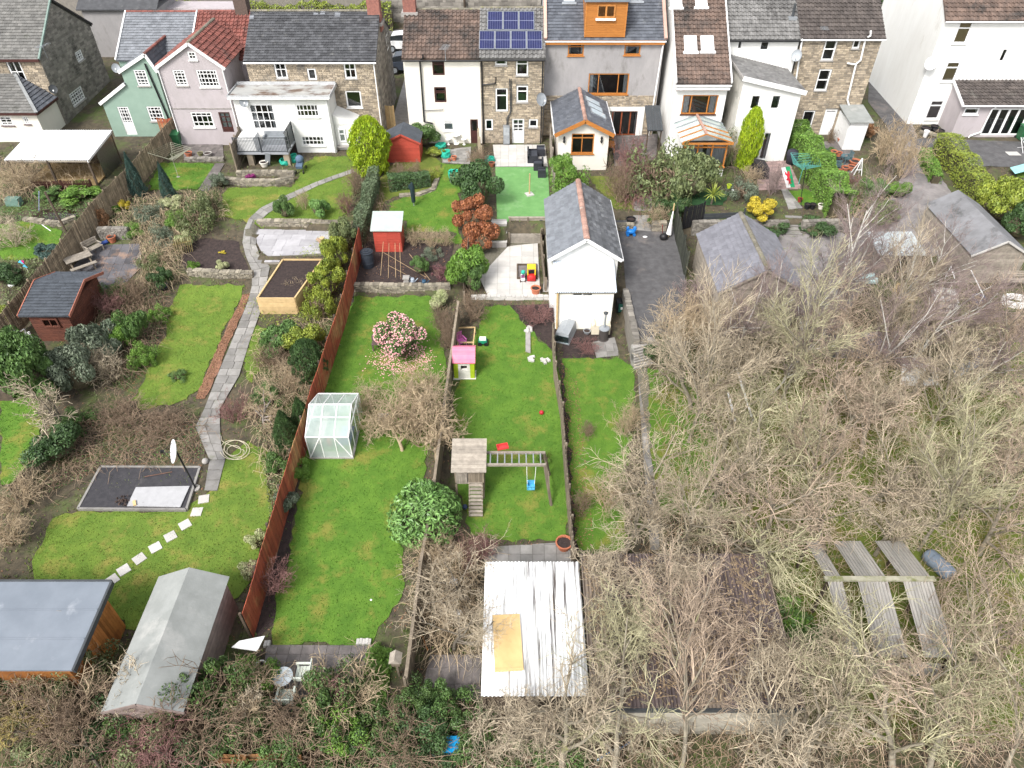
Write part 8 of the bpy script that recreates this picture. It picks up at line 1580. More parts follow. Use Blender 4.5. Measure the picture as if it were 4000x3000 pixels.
B=[(1455,668,1.3,3.5,'egg',LIME,'large lime green conifer beside the bright red shed','conifer'),(2905,655,.75,3.9,'egg',LIME,'tall narrow lime conifer beside the white wing','conifer'),(548,762,.55,2.7,'cone',BLUEG,'blue green pointed conifer by the left fence','conifer'),(668,782,.5,2.4,'cone',BLUEG,'blue green pointed conifer at the small lawn corner','conifer'),(1652,572,1.15,1.6,'fine',MGREEN,'rounded dark green bush beside the cream house','shrub'),(1858,800,1.6,2.4,'fine',DGREEN,'big dark evergreen bush left of the artificial turf','shrub'),(1848,900,1.15,2.1,'fine',COPP,'upper copper brown beech bush beside the turf','shrub'),(1876,985,1.1,1.9,'fine',COPP,'lower copper brown beech bush beside the patio steps','shrub'),(1825,1105,1.15,2.2,'broad',LGREEN,'leafy green hedge bush left of the lower patio','shrub'),(1845,1130,.75,1.6,'fine',MGREEN,'green bush touching the lower cream patio','shrub'),(1715,1200,.65,.9,'fine',VARI,'cream variegated shrub at the lawn corner','shrub'),(1642,1068,.55,.95,'fine',MGREEN,'round clipped evergreen in the vegetable bed','shrub'),(1690,1000,.6,.6,'loose',GGREY,'grey green herb in the vegetable bed','shrub'),(1722,1080,.6,.7,'loose',HEATH,'pinkish heather in the vegetable bed corner','shrub'),(1668,2070,1.6,2.0,'dome',LAUR,'large glossy laurel bush on the lawn','shrub'),(1130,1735,.75,2.0,'cone',DGREEN,'left dark green conifer beside the red fence','conifer'),(1195,1690,.7,2.1,'cone',DGREEN,'right dark green conifer beside the red fence','conifer'),(1220,1480,.8,2.3,'egg',DGREEN,'bushy dark conifer against the red fence','conifer'),(1110,1370,1.1,1.5,'broad',MGREEN,'green leafy shrub below the raised bed','shrub'),(1200,1370,1.0,1.5,'fine',YGREEN,'golden green conifer shrub below the raised bed','shrub'),(1250,1230,.9,1.9,'loose',YGREEN,'yellow green feathery shrub right of the raised bed','shrub'),(1290,1160,.95,2.1,'fine',YGREEN,'golden conifer bush along the red fence, middle','conifer'),(1320,1060,.9,2.1,'fine',YGREEN,'golden conifer bush along the red fence, upper','conifer'),(1355,985,.8,2.0,'fine',OLIVE,'olive hedge bush above the red fence','shrub'),(1325,955,.5,1.6,'loose',VARI,'pale silvery shrub at the patio edge','shrub'),(1120,850,.6,1.3,'broad',MGREEN,'left rounded evergreen above the stone wall','shrub'),(1250,845,.65,1.25,'broad',LAUR,'right rounded evergreen above the stone wall','shrub'),(185,1560,1.45,3.5,'fine',MGREEN,'tall dark evergreen tree beside the decking','tree'),(150,1480,1.2,3.0,'fine',MGREEN,'tall mid green evergreen by the summerhouse','tree'),(330,1520,1.1,2.3,'fine',GGREY,'grey green evergreen behind the bare tree','shrub'),(400,1400,1.2,2.2,'broad',GGREY,'bamboo like grey green shrub right of the summerhouse','shrub'),(545,1330,.8,1.9,'broad',MGREEN,'dark camellia with few pink flowers by the long lawn','shrub'),(480,1370,.6,1.5,'broad',LGREEN,'bright green leafy shrub above the lawn border','shrub'),(640,1125,.65,1.2,'fine',DGREEN,'evergreen shrub in the dark blue pot','shrub'),(240,1780,1.2,1.4,'fine',DGREEN,'low dark evergreen at the foot of the bare tree','shrub'),(490,820,.4,.55,'fine',YELL,'small golden bush beside the slat fence','shrub'),(455,830,.4,.5,'broad',LGREEN,'small green bush left of the golden bush','shrub'),(400,880,.6,1.3,'loose',REDB,'russet shrub against the slat fence','shrub'),(585,850,.9,1.1,'loose',GGREY,'grey twiggy lavender bush between the blue conifers','shrub'),(680,810,.7,.6,'broad',VARI,'pale leaved low plant below the small lawn','shrub'),(780,900,1.15,2.3,'loose',OLIVE,'large brown olive shrub above the dark soil bed','shrub'),(820,830,.9,1.6,'loose',OLIVE,'brown olive shrub beside the upper lawn','shrub'),(860,730,.6,.9,'fine',GGREY,'grey green bush at the end of the dark path','shrub'),(983,702,.3,.4,'fine',L_('magenta heather',(.35,.04,.22),(.24,.03,.15)),'magenta heather cushion in the stone bed','shrub'),(760,1055,.3,.6,'broad',LGREEN,'small leafy plant in the dark bed, left','shrub'),(875,1055,.35,.6,'broad',VARI,'small variegated plant in the dark bed, right','shrub'),(870,990,.2,.15,'broad',YELL,'tiny yellow plant in the dark bed','shrub'),(640,960,.8,1.4,'loose',GGREY,'scrambling grey green shrub above the picnic patio','shrub'),(600,1050,.8,1.3,'loose',OLIVE,'straggly shrub right of the picnic patio','shrub'),(730,960,.5,.8,'broad',VARI,'pale spiky plant by the leaning trellis','shrub'),(1700,610,.7,.5,'fine',YGREEN,'yellow green ground shrub beside the red shed','shrub'),(1690,690,.7,.5,'loose',YGREEN,'yellow green low plants on the mossy bank','shrub'),(2215,745,1.25,2.2,'loose',LGREEN,'light green feathery bamboo beside the sunroom','shrub'),(2195,720,.9,1.8,'fine',LGREEN,'light green bush against the sunroom wall','shrub'),(2590,770,2.3,4.0,'loose',OLIVE,'olive grey tree in front of the conservatory','tree'),(2690,770,1.5,2.8,'fine',OLIVE,'dense olive green shrub left of the conservatory','shrub'),(2560,740,1.3,2.6,'loose',OLIVE,'olive shrub beside the dark flagstones','shrub'),(2620,860,1.0,1.6,'fine',DGREEN,'dark evergreen above the metal gate','shrub'),(2890,770,1.1,1.3,'loose',GGREY,'silvery green shrub beside the dome arbour','shrub'),(2830,640,.8,2.3,'loose',OLIVE,'pale climbing shrub on the conservatory side','shrub'),(2970,850,1.05,1.1,'fine',YELL,'bright yellow euonymus bush above the stone wall','shrub'),(2778,695,.3,.8,'egg',MGREEN,'small clipped bush under the conservatory window','shrub'),(2560,880,.5,.9,'broad',MGREEN,'green shrub on the low pier beside the path','shrub'),(3000,905,1.2,.9,'fine',DGREEN,'ivy mound on the stone wall left of the steps','shrub'),(3180,905,1.1,.9,'fine',DGREEN,'ivy mound on the stone wall right of the steps','shrub'),(3220,620,.6,.8,'broad',MGREEN,'leafy plant between hedge and blue table','shrub'),(3400,770,.9,1.2,'fine',MGREEN,'green bush below the tan bare shrub','shrub'),(3500,770,.8,1.0,'fine',LGREEN,'bright green bush at the bend of the track','shrub'),(3380,540,.7,1.0,'fine',REDB,'russet shrub beside the outhouse','shrub'),(3330,780,1.0,1.1,'loose',OLIVE,'olive scrub below the potted plants','shrub'),(3440,860,1.3,1.0,'fine',OLIVE,'low olive scrub above the gravel','shrub'),(3890,860,1.6,2.4,'fine',YGREEN,'large yellow green bush above the timber cabin','shrub'),(3980,780,1.5,2.0,'loose',OLIVE,'sprawling olive bush at the right edge','shrub'),(3960,930,1.2,2.0,'fine',DGREEN,'dark evergreen behind the timber cabin','shrub'),(310,770,1.3,.7,'broad',LGREEN,'low bright green plants below the picket fence','shrub'),(200,770,1.0,.6,'fine',MGREEN,'low green plants left of the pond','shrub'),(40,1100,1.0,.9,'fine',DGREEN,'dark shrub at the far left edge','shrub'),(20,1270,.9,1.0,'fine',YGREEN,'lime shrub at the far left edge','shrub'),(190,1010,.8,.8,'fine',BLUEG,'blue green bush beside the slat fence','shrub'),(1130,1985,.5,.9,'broad',GGREY,'glossy grey green plant below the bare magnolia','shrub'),(1010,2130,.45,.6,'fine',VARI,'silvery plant along the red fence, upper','shrub'),(985,2240,.45,.6,'fine',VARI,'silvery plant along the red fence, lower','shrub'),(1085,1830,.5,.8,'broad',MGREEN,'strappy green plant beside the coiled hose','shrub'),(2125,1800,.35,.6,'loose',LGREEN,'small green shrub at the end of the monkey bars','shrub'),(700,1480,.5,.5,'scrub',MGREEN,'low green tuft at the foot of the long lawn','shrub'),(560,1420,.8,1.2,'scrub',LGREEN,'bright green shrub at the lawn border middle','shrub'),(450,1180,.9,1.3,'scrub',MGREEN,'green shrub between patio and summerhouse','shrub'),(620,1250,.7,1.0,'scrub',LGREEN,'green shrub above the long lawn border','shrub'),(1060,1560,.8,.9,'scrub',MGREEN,'green shrub beside the path below the conifer shrubs','shrub'),(1170,1850,.6,.9,'scrub',LGREEN,'green shrub against the red fence below the conifers','shrub'),(300,1680,1.0,1.2,'scrub',MGREEN,'green bush right of the low lattice fence','shrub'),(520,920,.7,.7,'scrub',LGREEN,'green border plant above the grey wall','shrub'),(700,880,.8,.9,'scrub',LGREEN,'green border plant below the small lawn','shrub'),(1000,2700,1.0,1.6,'scrub',LGREEN,'bright ivy bush left of the slab terrace','shrub'),(1330,2860,1.0,1.5,'scrub',LGREEN,'bright ivy bush below the slab terrace','shrub'),(560,2860,1.0,1.4,'scrub',MGREEN,'green bush in the bottom left scrub','shrub'),(2570,1400,.8,1.6,'fine',DGREEN,'dark evergreen right of the old stone steps','shrub')]
for u,v,rx,h,kind,m,lb,ct in B:bush(lb,u,v,rx,h,kind,m,ct if ct!='tree' else 'evergreen_tree',cat=ct,dense=kind not in('loose','scrub'))
cb=thing('camellia','round camellia covered in pink flowers on the lawn','shrub',G(1575,1400));c=G(1575,1390);M0=Matrix.Translation(c)@Matrix.Diagonal((1.5,1.45,2.3,1));o=inst('foliage',LP['fine'][0],M0,cb);setmat(o,MGREEN);inst('shade_core',CORE,M0,cb)
fl=MB();rr=random.Random(9);sh=lumps(0,13)
for i in range(2600):
 p,nr=sh(rr);p=M0@(p+nr*.02);fl.ball(p,.045,.045,.03,5,3)
PKM=mat('camellia pink',(.70,.25,.30),(.78,.52,.50),sc=9,var=.25);fl.build('blossom',PKM,cb)
pt=MB()
for i in range(900):
 a=rr.uniform(0,6.28);r=abs(rr.gauss(1.1,.4));x,y=c.x+math.cos(a)*r,c.y-.25+math.sin(a)*r*.8;z=H(x,y)+.05;s=rr.uniform(.02,.045);pt.poly([(x-s,y,z),(x,y-s,z+.01),(x+s,y,z),(x,y+s,z+.012)])
tag(pt.build('fallen_petals',PKM),'pink petals fallen on the grass round the camellia','petals',kind='stuff')
def hedge(label,px,w,h,m,n,size=.06,name='hedge',pts=None,top=None):
 P=pts or polyline(px);t=thing(name,label,'hedge',P[0]);rr=random.Random(n);seg=[(b-a).length for a,b in zip(P[:-1],P[1:])];tot=sum(seg)
 def f(r):
  s=r.random()*tot;i=0
  while s>seg[i]and i<len(seg)-1:s-=seg[i];i+=1
  a,b=P[i],P[i+1];q=a.lerp(b,min(1,s/seg[i]));d=(b-a).normalized();nv=Vector((-d.y,d.x,0));e=r.random();hh=h*(1+.1*math.sin(q.y*2.3+q.x)+.05*math.sin(q.x*5));k=w/2*(1+.12*math.sin(q.x*3.1+q.y*2))
  if e<.45:return q+nv*r.uniform(-k,k)+Vector((0,0,hh*(1-.1*r.random()**2))),Vector((0,0,1))
  sd_=1 if e<.72 else-1;return q+nv*sd_*k*(1-.15*r.random()**2)+Vector((0,0,hh*r.random())),nv*sd_
 leaf_cloud(rr,n,size,f,.5).build('foliage',m,t);c_=MB()
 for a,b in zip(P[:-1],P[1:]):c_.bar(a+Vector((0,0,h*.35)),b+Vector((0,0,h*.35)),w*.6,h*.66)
 c_.build('shade_core',MATS['foliage core shade'],t);return t  # solid bars inside the hedge, coloured dark as its inner shade
hedge('long bright green hedge between the white wing and stone house gardens',[(3085,560),(3150,650),(3215,760),(3265,870)],1.5,1.9,LGREEN,24000)
hedge('green and olive hedge along the right side of the track',[(3660,595),(3740,690),(3850,860)],1.3,1.6,YGREEN,10000);hedge('low green hedge end by the asphalt yard',[(3600,620),(3650,720)],.8,.8,LGREEN,3000)
hedge('dark ivy hedge between the upper lawns',[(1468,720),(1440,830),(1405,960)],.8,1.25,L_('ivy hedge',(.12,.16,.085),(.07,.10,.05)),8000);hedge('clipped dark hedge below the bright red shed',[(1520,740),(1680,720)],.9,.9,DGREEN,4500)
hedge('yellow green hedge above the road behind the slate roof',None,1.4,2.4,YGREEN,9000,.11,pts=[Vector((-41,77.6,3.4)),Vector((-12,77.6,3.4))]);hedge('dark conifer hedge far behind the stone house at right',None,2.5,4.5,DGREEN,8000,.13,pts=[Vector((30,74,3.4)),Vector((44,74,3.4))]);hedge('green hedge strip above the wall behind the solar panel house',None,1.2,1.0,MGREEN,2500,.1,pts=[Vector((-2,79.8,6)),Vector((4,79.8,6))])
S=[(100,745,1.5,1.5,M_TWIGT,'curly pale bare shrub at the far left'),(60,960,1.2,1.2,M_TWIG,'pale bare shrub over the far left lawn'),(50,2120,1.0,1.1,M_TWIGT,'tan grassy shrub at the left edge, lower'),(90,1990,1.1,1.0,M_TWIGT,'tan flowering shrub below the lattice fence'),(640,1680,1.3,.6,M_TWIGB,'low brown bramble tangle behind the pad, right'),(500,1640,1.2,.8,M_TWIGB,'brown bramble tangle behind the pad, left'),(450,1480,1.0,1.2,M_TWIG,'bare tangled shrub right of the evergreens'),(540,1190,.9,1.3,M_TWIGB,'brown bare shrub below the picnic patio'),(440,1230,.8,1.0,M_TWIGR,'reddish bare shrub beside the summerhouse'),(920,1650,.8,.9,M_TWIGR,'reddish bare shrub left of the bare magnolia'),(1150,1510,.9,1.1,M_TWIGT,'tan bare shrub in front of the dark conifer'),(1180,1150,.8,.7,M_TWIGT,'pale bare branches in the raised bed'),(1390,760,.7,1.3,M_TWIGB,'brown bare shrub beside the ivy hedge'),(1355,830,.6,.9,M_TWIGR,'dark reddish bare shrub by the ivy hedge'),(1190,820,.4,.9,M_TWIGT,'thin bare shrub between two evergreens'),(1560,700,.7,.8,M_TWIGB,'brown bare hedge in front of the red shed, left'),(1620,690,.7,.7,M_TWIGB,'brown bare hedge in front of the red shed, right'),(1620,960,.5,.8,M_TWIGT,'clipped tan bare bush behind the bed, left'),(1690,965,.65,.85,M_TWIGT,'clipped tan bare bush behind the bed, middle'),(1740,960,.5,.8,M_TWIGT,'clipped tan bare bush behind the bed, right'),(1740,1300,.75,1.2,M_TWIGB,'brown bare hedge by the grey fence, upper'),(1755,1360,.6,1.0,M_TWIGB,'brown bare hedge by the grey fence, lower'),(1850,1250,.8,1.3,M_TWIGB,'brown bare hedge below the leafy hedge bush'),(1870,660,.8,1.0,M_TWIGB,'brown bare shrubs left of the turf'),(2110,1260,.9,.5,M_TWIGR,'dead brown stalks below the lower patio'),(2060,1230,.6,.5,M_TWIGR,'dead brown stalks by the patio kerb'),(2290,1370,.7,.4,M_TWIGR,'heap of brown cuttings beside the incinerator'),(2420,790,.9,1.9,M_TWIGB,'small bare tree beside the garage roof'),(2450,690,1.1,1.9,M_TWIGR,'reddish bare shrub by the stone slab path, left'),(2500,740,1.0,1.7,M_TWIGR,'reddish bare shrub by the stone slab path, right'),(2560,880,.8,1.0,M_TWIGT,'tan bare shrub above the drive pier'),(3010,760,.6,1.5,M_TWIGP,'pale bare shrub on the pink terrace'),(2870,650,.8,1.6,M_TWIGT,'tan bare climber by the lime conifer'),(2920,720,.7,.9,M_TWIGT,'dry tan ferns beside the arbour'),(3450,640,1.4,2.2,M_TWIGT,'large tan bare shrub above the track, left'),(3520,690,1.2,2.0,M_TWIGT,'large tan bare shrub above the track, right'),(3320,740,.7,.8,M_TWIGR,'russet bare shrub below the pots'),(3240,560,.4,.8,M_TWIGB,'brown bare shrub by the stone house door'),(1085,2300,.75,1.0,M_TWIGR,'reddish brown bare shrub against the red fence'),(3940,840,1.0,1.5,M_TWIGT,'tan bare shrub at the right edge'),(2640,1350,1.4,1.6,M_TWIGT,'tan bare shrub at the drive end, left'),(2750,1320,1.5,1.8,M_TWIGT,'tan bare shrub at the drive end, right'),(2700,1220,1.2,1.5,M_TWIGP,'pinkish bare shrub left of the timber garage'),(1300,560,.3,.6,M_TWIGB,'small bare plant by the white porch'),(1480,1700,.9,.9,M_TWIGT,'tan bare shrub right of the greenhouse, lower'),(1450,1610,.9,.9,M_TWIGT,'tan bare shrub right of the greenhouse, upper'),(1590,1640,1.3,1.6,M_TWIGT,'dense tan willow stems in the lawn middle'),(1670,1590,1.2,1.6,M_TWIGT,'dense tan willow stems by the grey fence, upper'),(1650,1740,1.3,1.5,M_TWIGT,'dense tan willow stems by the grey fence, lower'),(130,2640,1.2,1.4,M_TWIGB,'brown bare stems against the garden room, left'),(300,2650,1.2,1.4,M_TWIGT,'tan bare stems against the garden room, right'),(1080,1440,.8,1.0,M_TWIGB,'brown bare shrub between path and conifers'),(1700,2200,1.0,1.2,M_TWIGT,'tan bare stems below the laurel'),(1870,2180,.8,.8,M_TWIGR,'reddish bare stems by the old slabs'),(2290,1700,.4,.6,M_TWIGB,'thin bare stems by the rustic fence, upper'),(2270,2000,.5,.8,M_TWIGB,'thin bare stems by the rustic fence, lower'),(2380,1980,1.0,1.3,M_TWIGT,'tan bare stems on the right lawn end'),(2450,1700,.8,1.1,M_TWIGT,'tan bare stems at the right lawn edge'),(90,2790,1.6,1.4,M_TWIGB,'brown bare scrub at the bottom left edge'),(280,2810,1.6,1.4,M_TWIGT,'tan bare scrub below the garden room'),(470,2800,1.6,1.5,M_TWIGB,'brown bare scrub left of the brown shed end'),(650,2890,1.6,1.3,M_TWIGR,'reddish bare scrub below the brown shed end'),(880,2840,1.6,1.7,M_TWIGB,'brown bare scrub right of the brown shed end'),(1000,2760,1.1,1.4,M_TWIGT,'tan bare scrub left of the slab terrace'),(1190,2870,1.4,1.4,M_TWIGB,'brown bare scrub below the white chairs'),(1360,2770,1.3,1.5,M_TWIGT,'tan bare scrub right of the white chairs'),(1560,2900,1.2,1.1,M_TWIGB,'brown bare scrub in the bottom ivy, left'),(1950,2880,1.3,1.2,M_TWIG,'pale bare scrub below the corrugated shed'),(2200,2880,1.3,1.2,M_TWIG,'pale bare scrub below the block wall, left'),(2500,2900,1.3,1.2,M_TWIG,'pale bare scrub below the block wall, middle')]
for i,(u,v,sx,sz,m,lb)in enumerate(S):twiggy(lb,u,v,sx,sz,i,m)
bare('pale bare fruit tree leaning beside the asphalt pad',240,1570,2.0,1.6,.5,SMALL,0,M_BARK,M_TWIG,tilt=(0,-.25));bare('bare magnolia with grey limbs by the red fence',1010,1590,1.7,1.1,2.0,SMALL,1,mat('grey bark',(.33,.29,.27),(.24,.21,.19)),M_TWIGT);bare('large pale bare willow shrub beside the greenhouse',1630,1600,1.8,1.6,1.0,SMALL,0,M_TWIGT,M_TWIGT);bare('second pale bare willow shrub by the grey fence',1700,1720,1.6,1.4,3.0,SMALL,1,M_TWIGT,M_TWIGT);bare('third pale bare willow shrub with curling stems',1560,1690,1.5,1.3,4.4,SMALL,0,M_TWIGT,M_TWIGT)
bare('pale bare apple tree over the lower fence, upper',1830,2230,2.2,.66,.3,TREES,0);bare('pale bare apple tree over the lower fence, lower',1760,2420,2.2,.62,1.9,TREES,2);bare('bare tree reaching over the plywood board',2000,2790,2.6,.55,2.5,TREES,1);bare('twisted bare tree at the bottom right of the ivy',2120,2830,2.0,.5,.9,TREES,3);bare('bare twiggy top over the olive tree',2600,600,4.6,.8,.4,SMALL,1,M_BARK,M_TWIG)
ROWS=[(8.5,.6,17,'along the bottom edge'),(12.4,10.3,18,'over the old greenhouse'),(16.9,3.4,20,'just above the brown plastic roof'),(19.6,5.4,22,'beside the sunken path, lower row'),(22.6,7.2,24,'beside the sunken path, upper row'),(25.6,8.2,25,'around the white sheet and tarpaulin'),(28.4,9.0,26,'below the timber garage')]
ORD=['first','second','third','fourth','fifth','sixth','seventh','eighth','ninth','tenth']
TW=[M_TWIG,M_TWIG,mat('lichen twigs',(.47,.44,.28),(.32,.30,.185),sc=1.2,var=.5),mat('rosy twigs',(.46,.36,.27),(.31,.24,.18),sc=1.2,var=.5)]
rp=random.Random(12);i=0
for y,xa,xb,d in ROWS:
 n=min(10,int((xb-xa)/2.0));st=(xb-xa)/n
 for k in range(n):
  x=xa+st*(k+.5)+rp.uniform(-.6,.6);yy=y+rp.uniform(-.7,.7)*(y>10);i+=1;yy=10.7 if 11<yy<15 and 11<x<16 else max(yy,17.1)if 15<yy<18 else yy;sc=rp.uniform(.72,.95)*(1.12 if y<10 else 1);c=GZ(x,yy)
  t=thing('bare_tree','pale bare tree '+d+', '+ORD[k]+' from the left','tree',c,'bare trees of the thicket');M0=Matrix.Translation(c)@Matrix.Rotation(-.42 if y<10 else .3 if 15<y<18 and x<10 else rp.uniform(-.1,.1),4,'X')@Matrix.Rotation(i*1.9,4,'Z')@Matrix.Scale(sc,4);p=BIRCH[i%2]if i%5==3 else TREES[i%4]
  o=inst('trunk',p[0],M0,t);setmat(o,mat('lichened bark',(.29,.255,.195),(.17,.15,.115),sc=4,var=.1,c3=(.26,.27,.08),sc3=.9,th3=.6));o=inst('crown',p[1],M0,t);setmat(o,TW[i%4])
for i,(u,v,hc,sc,lb)in enumerate(((3350,960,4.6,.85,'slender pale birch left of the metal roof shed'),(3180,1180,4.4,.75,'slender birch beside the timber garage'),(3480,1150,4.2,.8,'slender birch in front of the metal roof shed'),(3700,960,4.0,.6,'small birch beside the timber cabin'),(2900,1230,4.0,.65,'slender birch in front of the timber garage'),(3080,1330,4.0,.7,'leaning birch over the garage gable'),(3620,1280,4.0,.8,'birch behind the weathered steps'),(3880,1330,4.0,.7,'birch near the white planter ring'),(3250,1060,4.2,.8,'pinkish birch over the gravel yard, upper'),(3020,1120,4.2,.75,'pinkish birch over the slate garage roof'),(3420,1280,4.2,.85,'pinkish birch over the gravel yard, lower'),(2780,1190,4.0,.7,'pinkish birch at the garage corner'),(3560,1050,4.2,.75,'pinkish birch behind the metal roof shed'),(3780,1180,4.0,.7,'pinkish birch by the timber cabin steps'),(3150,960,4.4,.7,'pinkish birch over the upper gravel yard, left'),(3440,900,4.4,.7,'pinkish birch over the upper gravel yard, right'),(3620,1120,4.2,.8,'pinkish birch over the metal roof shed'))):bare(lb,u,v,hc,sc,i*2.1,BIRCH,i,M_BIRCH,M_TWIGP if i!=2 else M_TWIG,'birch_tree','bare birches',tilt=(.05*i-.15,.1))
for u,v,rx,h,m,lb in((760,2800,1.0,2.2,IVY,'ivy clad bush below the large brown shed'),(930,2720,1.1,2.6,IVY,'ivy clad bush right of the large brown shed'),(1000,2900,1.1,1.7,IVY,'ivy mound at the bottom left of the terrace'),(1290,2790,1.1,2.2,IVY,'ivy clad bush right of the slab terrace'),(1240,2930,1.0,1.6,IVY,'ivy mound below the slab terrace'),(430,2860,1.2,1.5,DGREEN,'dark evergreen scrub below the garden room'),(640,2930,1.2,1.4,OLIVE,'olive scrub at the bottom left'),(2030,2900,1.0,1.1,IVY,'ivy mound below the corrugated shed'),(2210,2960,1.0,1.0,MGREEN,'green mound at the bottom middle'),(3120,2560,1.4,1.2,MGREEN,'dark green shrub right of the brown plastic roof'),(3050,2420,1.0,1.3,LGREEN,'bright green holly under the bare trees'),(1480,2650,.4,.6,LGREEN,'leafy green plant in the bottom border'),(1470,2560,.35,.5,LGREEN,'leafy green plant at the lawn corner'),(1380,2900,1.1,1.2,IVY,'ivy scrub at the bottom, left of the dark slabs'),(1530,2870,1.1,1.3,IVY,'ivy scrub below the grey fence end'),(1680,2880,1.1,1.2,DGREEN,'dark scrub left of the blue crate'),(1830,2850,1.1,1.2,IVY,'ivy scrub above the blue crate'),(1740,2790,.9,1.3,MGREEN,'green scrub below the dark slabs'),(1620,2790,.8,1.2,IVY,'ivy scrub left end of the dark slabs'),(840,2900,1.2,1.6,DGREEN,'dark scrub at the bottom below the brown shed'),(150,2920,1.3,1.4,OLIVE,'olive scrub in the bottom left corner'),(1100,2960,.9,1.0,MGREEN,'green scrub behind the bottom fence'),(60,2700,1.2,2.0,OLIVE,'olive scrub against the garden room, left'),(210,2710,1.2,1.9,DGREEN,'dark scrub against the garden room, middle'),(360,2690,1.1,1.9,OLIVE,'olive scrub between garden room and brown shed'),(620,2820,1.1,1.8,IVY,'ivy scrub at the near end of the brown shed')):bush(lb,u,v,rx*1.1,h,'scrub',m,dense=False)
for i,(u,v,hc,sc,lb)in enumerate(((250,2760,1.6,1.2,'brown bare shrub below the garden room, left'),(480,2740,1.7,1.25,'brown bare shrub below the garden room, right'),(690,2830,1.8,1.15,'bare climber over the large brown shed'),(920,2690,1.9,.95,'bare climber beside the slab terrace'),(1270,2720,1.8,.9,'reddish bare climber right of the slab terrace'),(90,2820,1.6,1.2,'yellowish bare willow at the bottom left corner'),(620,2920,1.4,1.0,'reddish bare tangle at the bottom left'),(330,2930,1.4,1.0,'olive bare tangle at the bottom left'))):bare(lb,u,v,hc,sc,i*2.3,SMALL,i,M_BARK,(M_TWIGB,M_TWIG,M_TWIGB,M_TWIG,M_TWIGR,mat('ochre twigs',(.36,.29,.10),(.25,.2,.08),sc=2,var=.3),M_TWIGR,M_TWIGB)[i],'bare_shrub',cat='shrub')
c=G(2778,800);t=thing('cordyline_palm','spiky yellow green cordyline palm by the black gate','palm',c);MB().path([c,c+Vector((0,0,.7))],.07,6).build('trunk',M_BARK,t);m=MB();rr=random.Random(2)
for i in range(60):
 a=rr.uniform(0,6.28);e=rr.uniform(.1,1.4);d=Vector((math.cos(a)*math.cos(e),math.sin(a)*math.cos(e),math.sin(e)));s=d.cross(Vector((0,0,1))).normalized()*.03;b=c+Vector((0,0,.7));q=b+d*.5;f=b+d*.95-Vector((0,0,.25*math.cos(e)));m.poly([b-s*.5,b+s*.5,q+s,q-s]);m.poly([q-s,q+s,f])
m.build('fronds',L_('palm frond',(.36,.40,.08),(.2,.26,.05)),t)
# - grass, litter, undergrowth: nobody could count these
gs={}
rr=random.Random(4)
for x,y,z,s,m in GT:
 b=gs.setdefault(m.name,MB())
 for q in range(2):a=rr.uniform(0,6.28);dx,dy=math.cos(a),math.sin(a);l=rr.uniform(-.6,.6);b.poly([(x-dy*.016,y+dx*.016,z),(x+dy*.016,y-dx*.016,z),(x+dx*s*l,y+dy*s*l,z+s)])
for k in gs:tag(gs[k].build('grass',L_(k+' blades',{'lush grass':(.13,.26,.03),'mossy yellow grass':(.21,.25,.05)}.get(k,(.15,.18,.05)),{'lush grass':(.08,.18,.02),'mossy yellow grass':(.13,.18,.03)}.get(k,(.09,.11,.035)),var=.2)),{'lush grass':'lush green grass blades of the lawns','mossy yellow grass':'yellowish mossy grass blades','coarse olive grass':'rough olive grass'}[k],'grass',kind='stuff')
def scatter(label,px,n,size,m,name,hmax=.05,kind='leaf',seed=1):
 P=pxw(px);xs_=[p[0]for p in P];ys_=[p[1]for p in P];rr=random.Random(seed);b=MB();k=0
 while k<n:
  x,y=rr.uniform(min(xs_),max(xs_)),rr.uniform(min(ys_),max(ys_))
  if not inpoly(x,y,P):continue
  k+=1;p=Vector((x,y,H(x,y)+.04+rr.random()**2*hmax*(.6+.4*nz(x,y,1.2))))
  if kind=='leaf':
   s=size*rr.uniform(.6,1.3);d=Vector((rr.gauss(0,.5),rr.gauss(0,.5),1)).normalized();a=Matrix.Rotation(rr.uniform(0,6.28),3,d)@d.orthogonal().normalized();c_=d.cross(a);b.poly([p-a*s,p+c_*s*.5,p+a*s,p-c_*s*.5])
  else:
   a=rr.uniform(0,6.28);L=size*rr.uniform(.5,1.4);d=Vector((math.cos(a),math.sin(a),0));p.z=H(x,y);hh=hmax*rr.uniform(.3,1.2);q1=p+d*L*.3+Vector((0,0,hh));q2=p+d*L*.7+Vector((rr.gauss(0,.1),rr.gauss(0,.1),hh*.9));q3=p+d*L+Vector((0,0,hh*.2));b.path([p,q1,q2,q3],[.011,.01,.009,.007],3,False)
 return tag(b.build(name,m),label,'undergrowth',kind='stuff')
LIT=mat('fallen leaves',(.30,.16,.09),(.17,.09,.055),sc=20,var=.4)
scatter('brown fallen leaves along the path and borders',[(950,1155),(975,1150),(900,1330),(800,1560),(765,1560),(860,1340)],2600,.045,LIT,'fallen_leaves',.06)
for i,(px,n)in enumerate((([(370,960),(545,955),(560,1040),(450,1150),(270,1120)],900),([(590,1180),(670,1130),(640,1330),(520,1560),(470,1500)],900),([(330,1620),(770,1640),(790,1850),(380,1850),(120,1950)],1600),([(2190,1400),(2260,1500),(2320,2130),(2230,2150)],1200),([(2560,1450),(2900,1450),(3000,2100),(2600,2100)],1800),([(1400,960),(1760,960),(1750,1110),(1395,1110)],350),([(1080,1800),(1200,1650),(1100,2100),(1000,2450),(1040,2100)],700))):scatter(['leaf litter on the picnic patio','leaf litter under the lawn border shrubs','leaf litter behind the asphalt pad','leaf litter along the rustic fence','leaf litter under the thicket','scattered leaves on the vegetable bed','leaf litter along the red fence'][i],px,n,.04,LIT,'fallen_leaves',.04,seed=20+i)
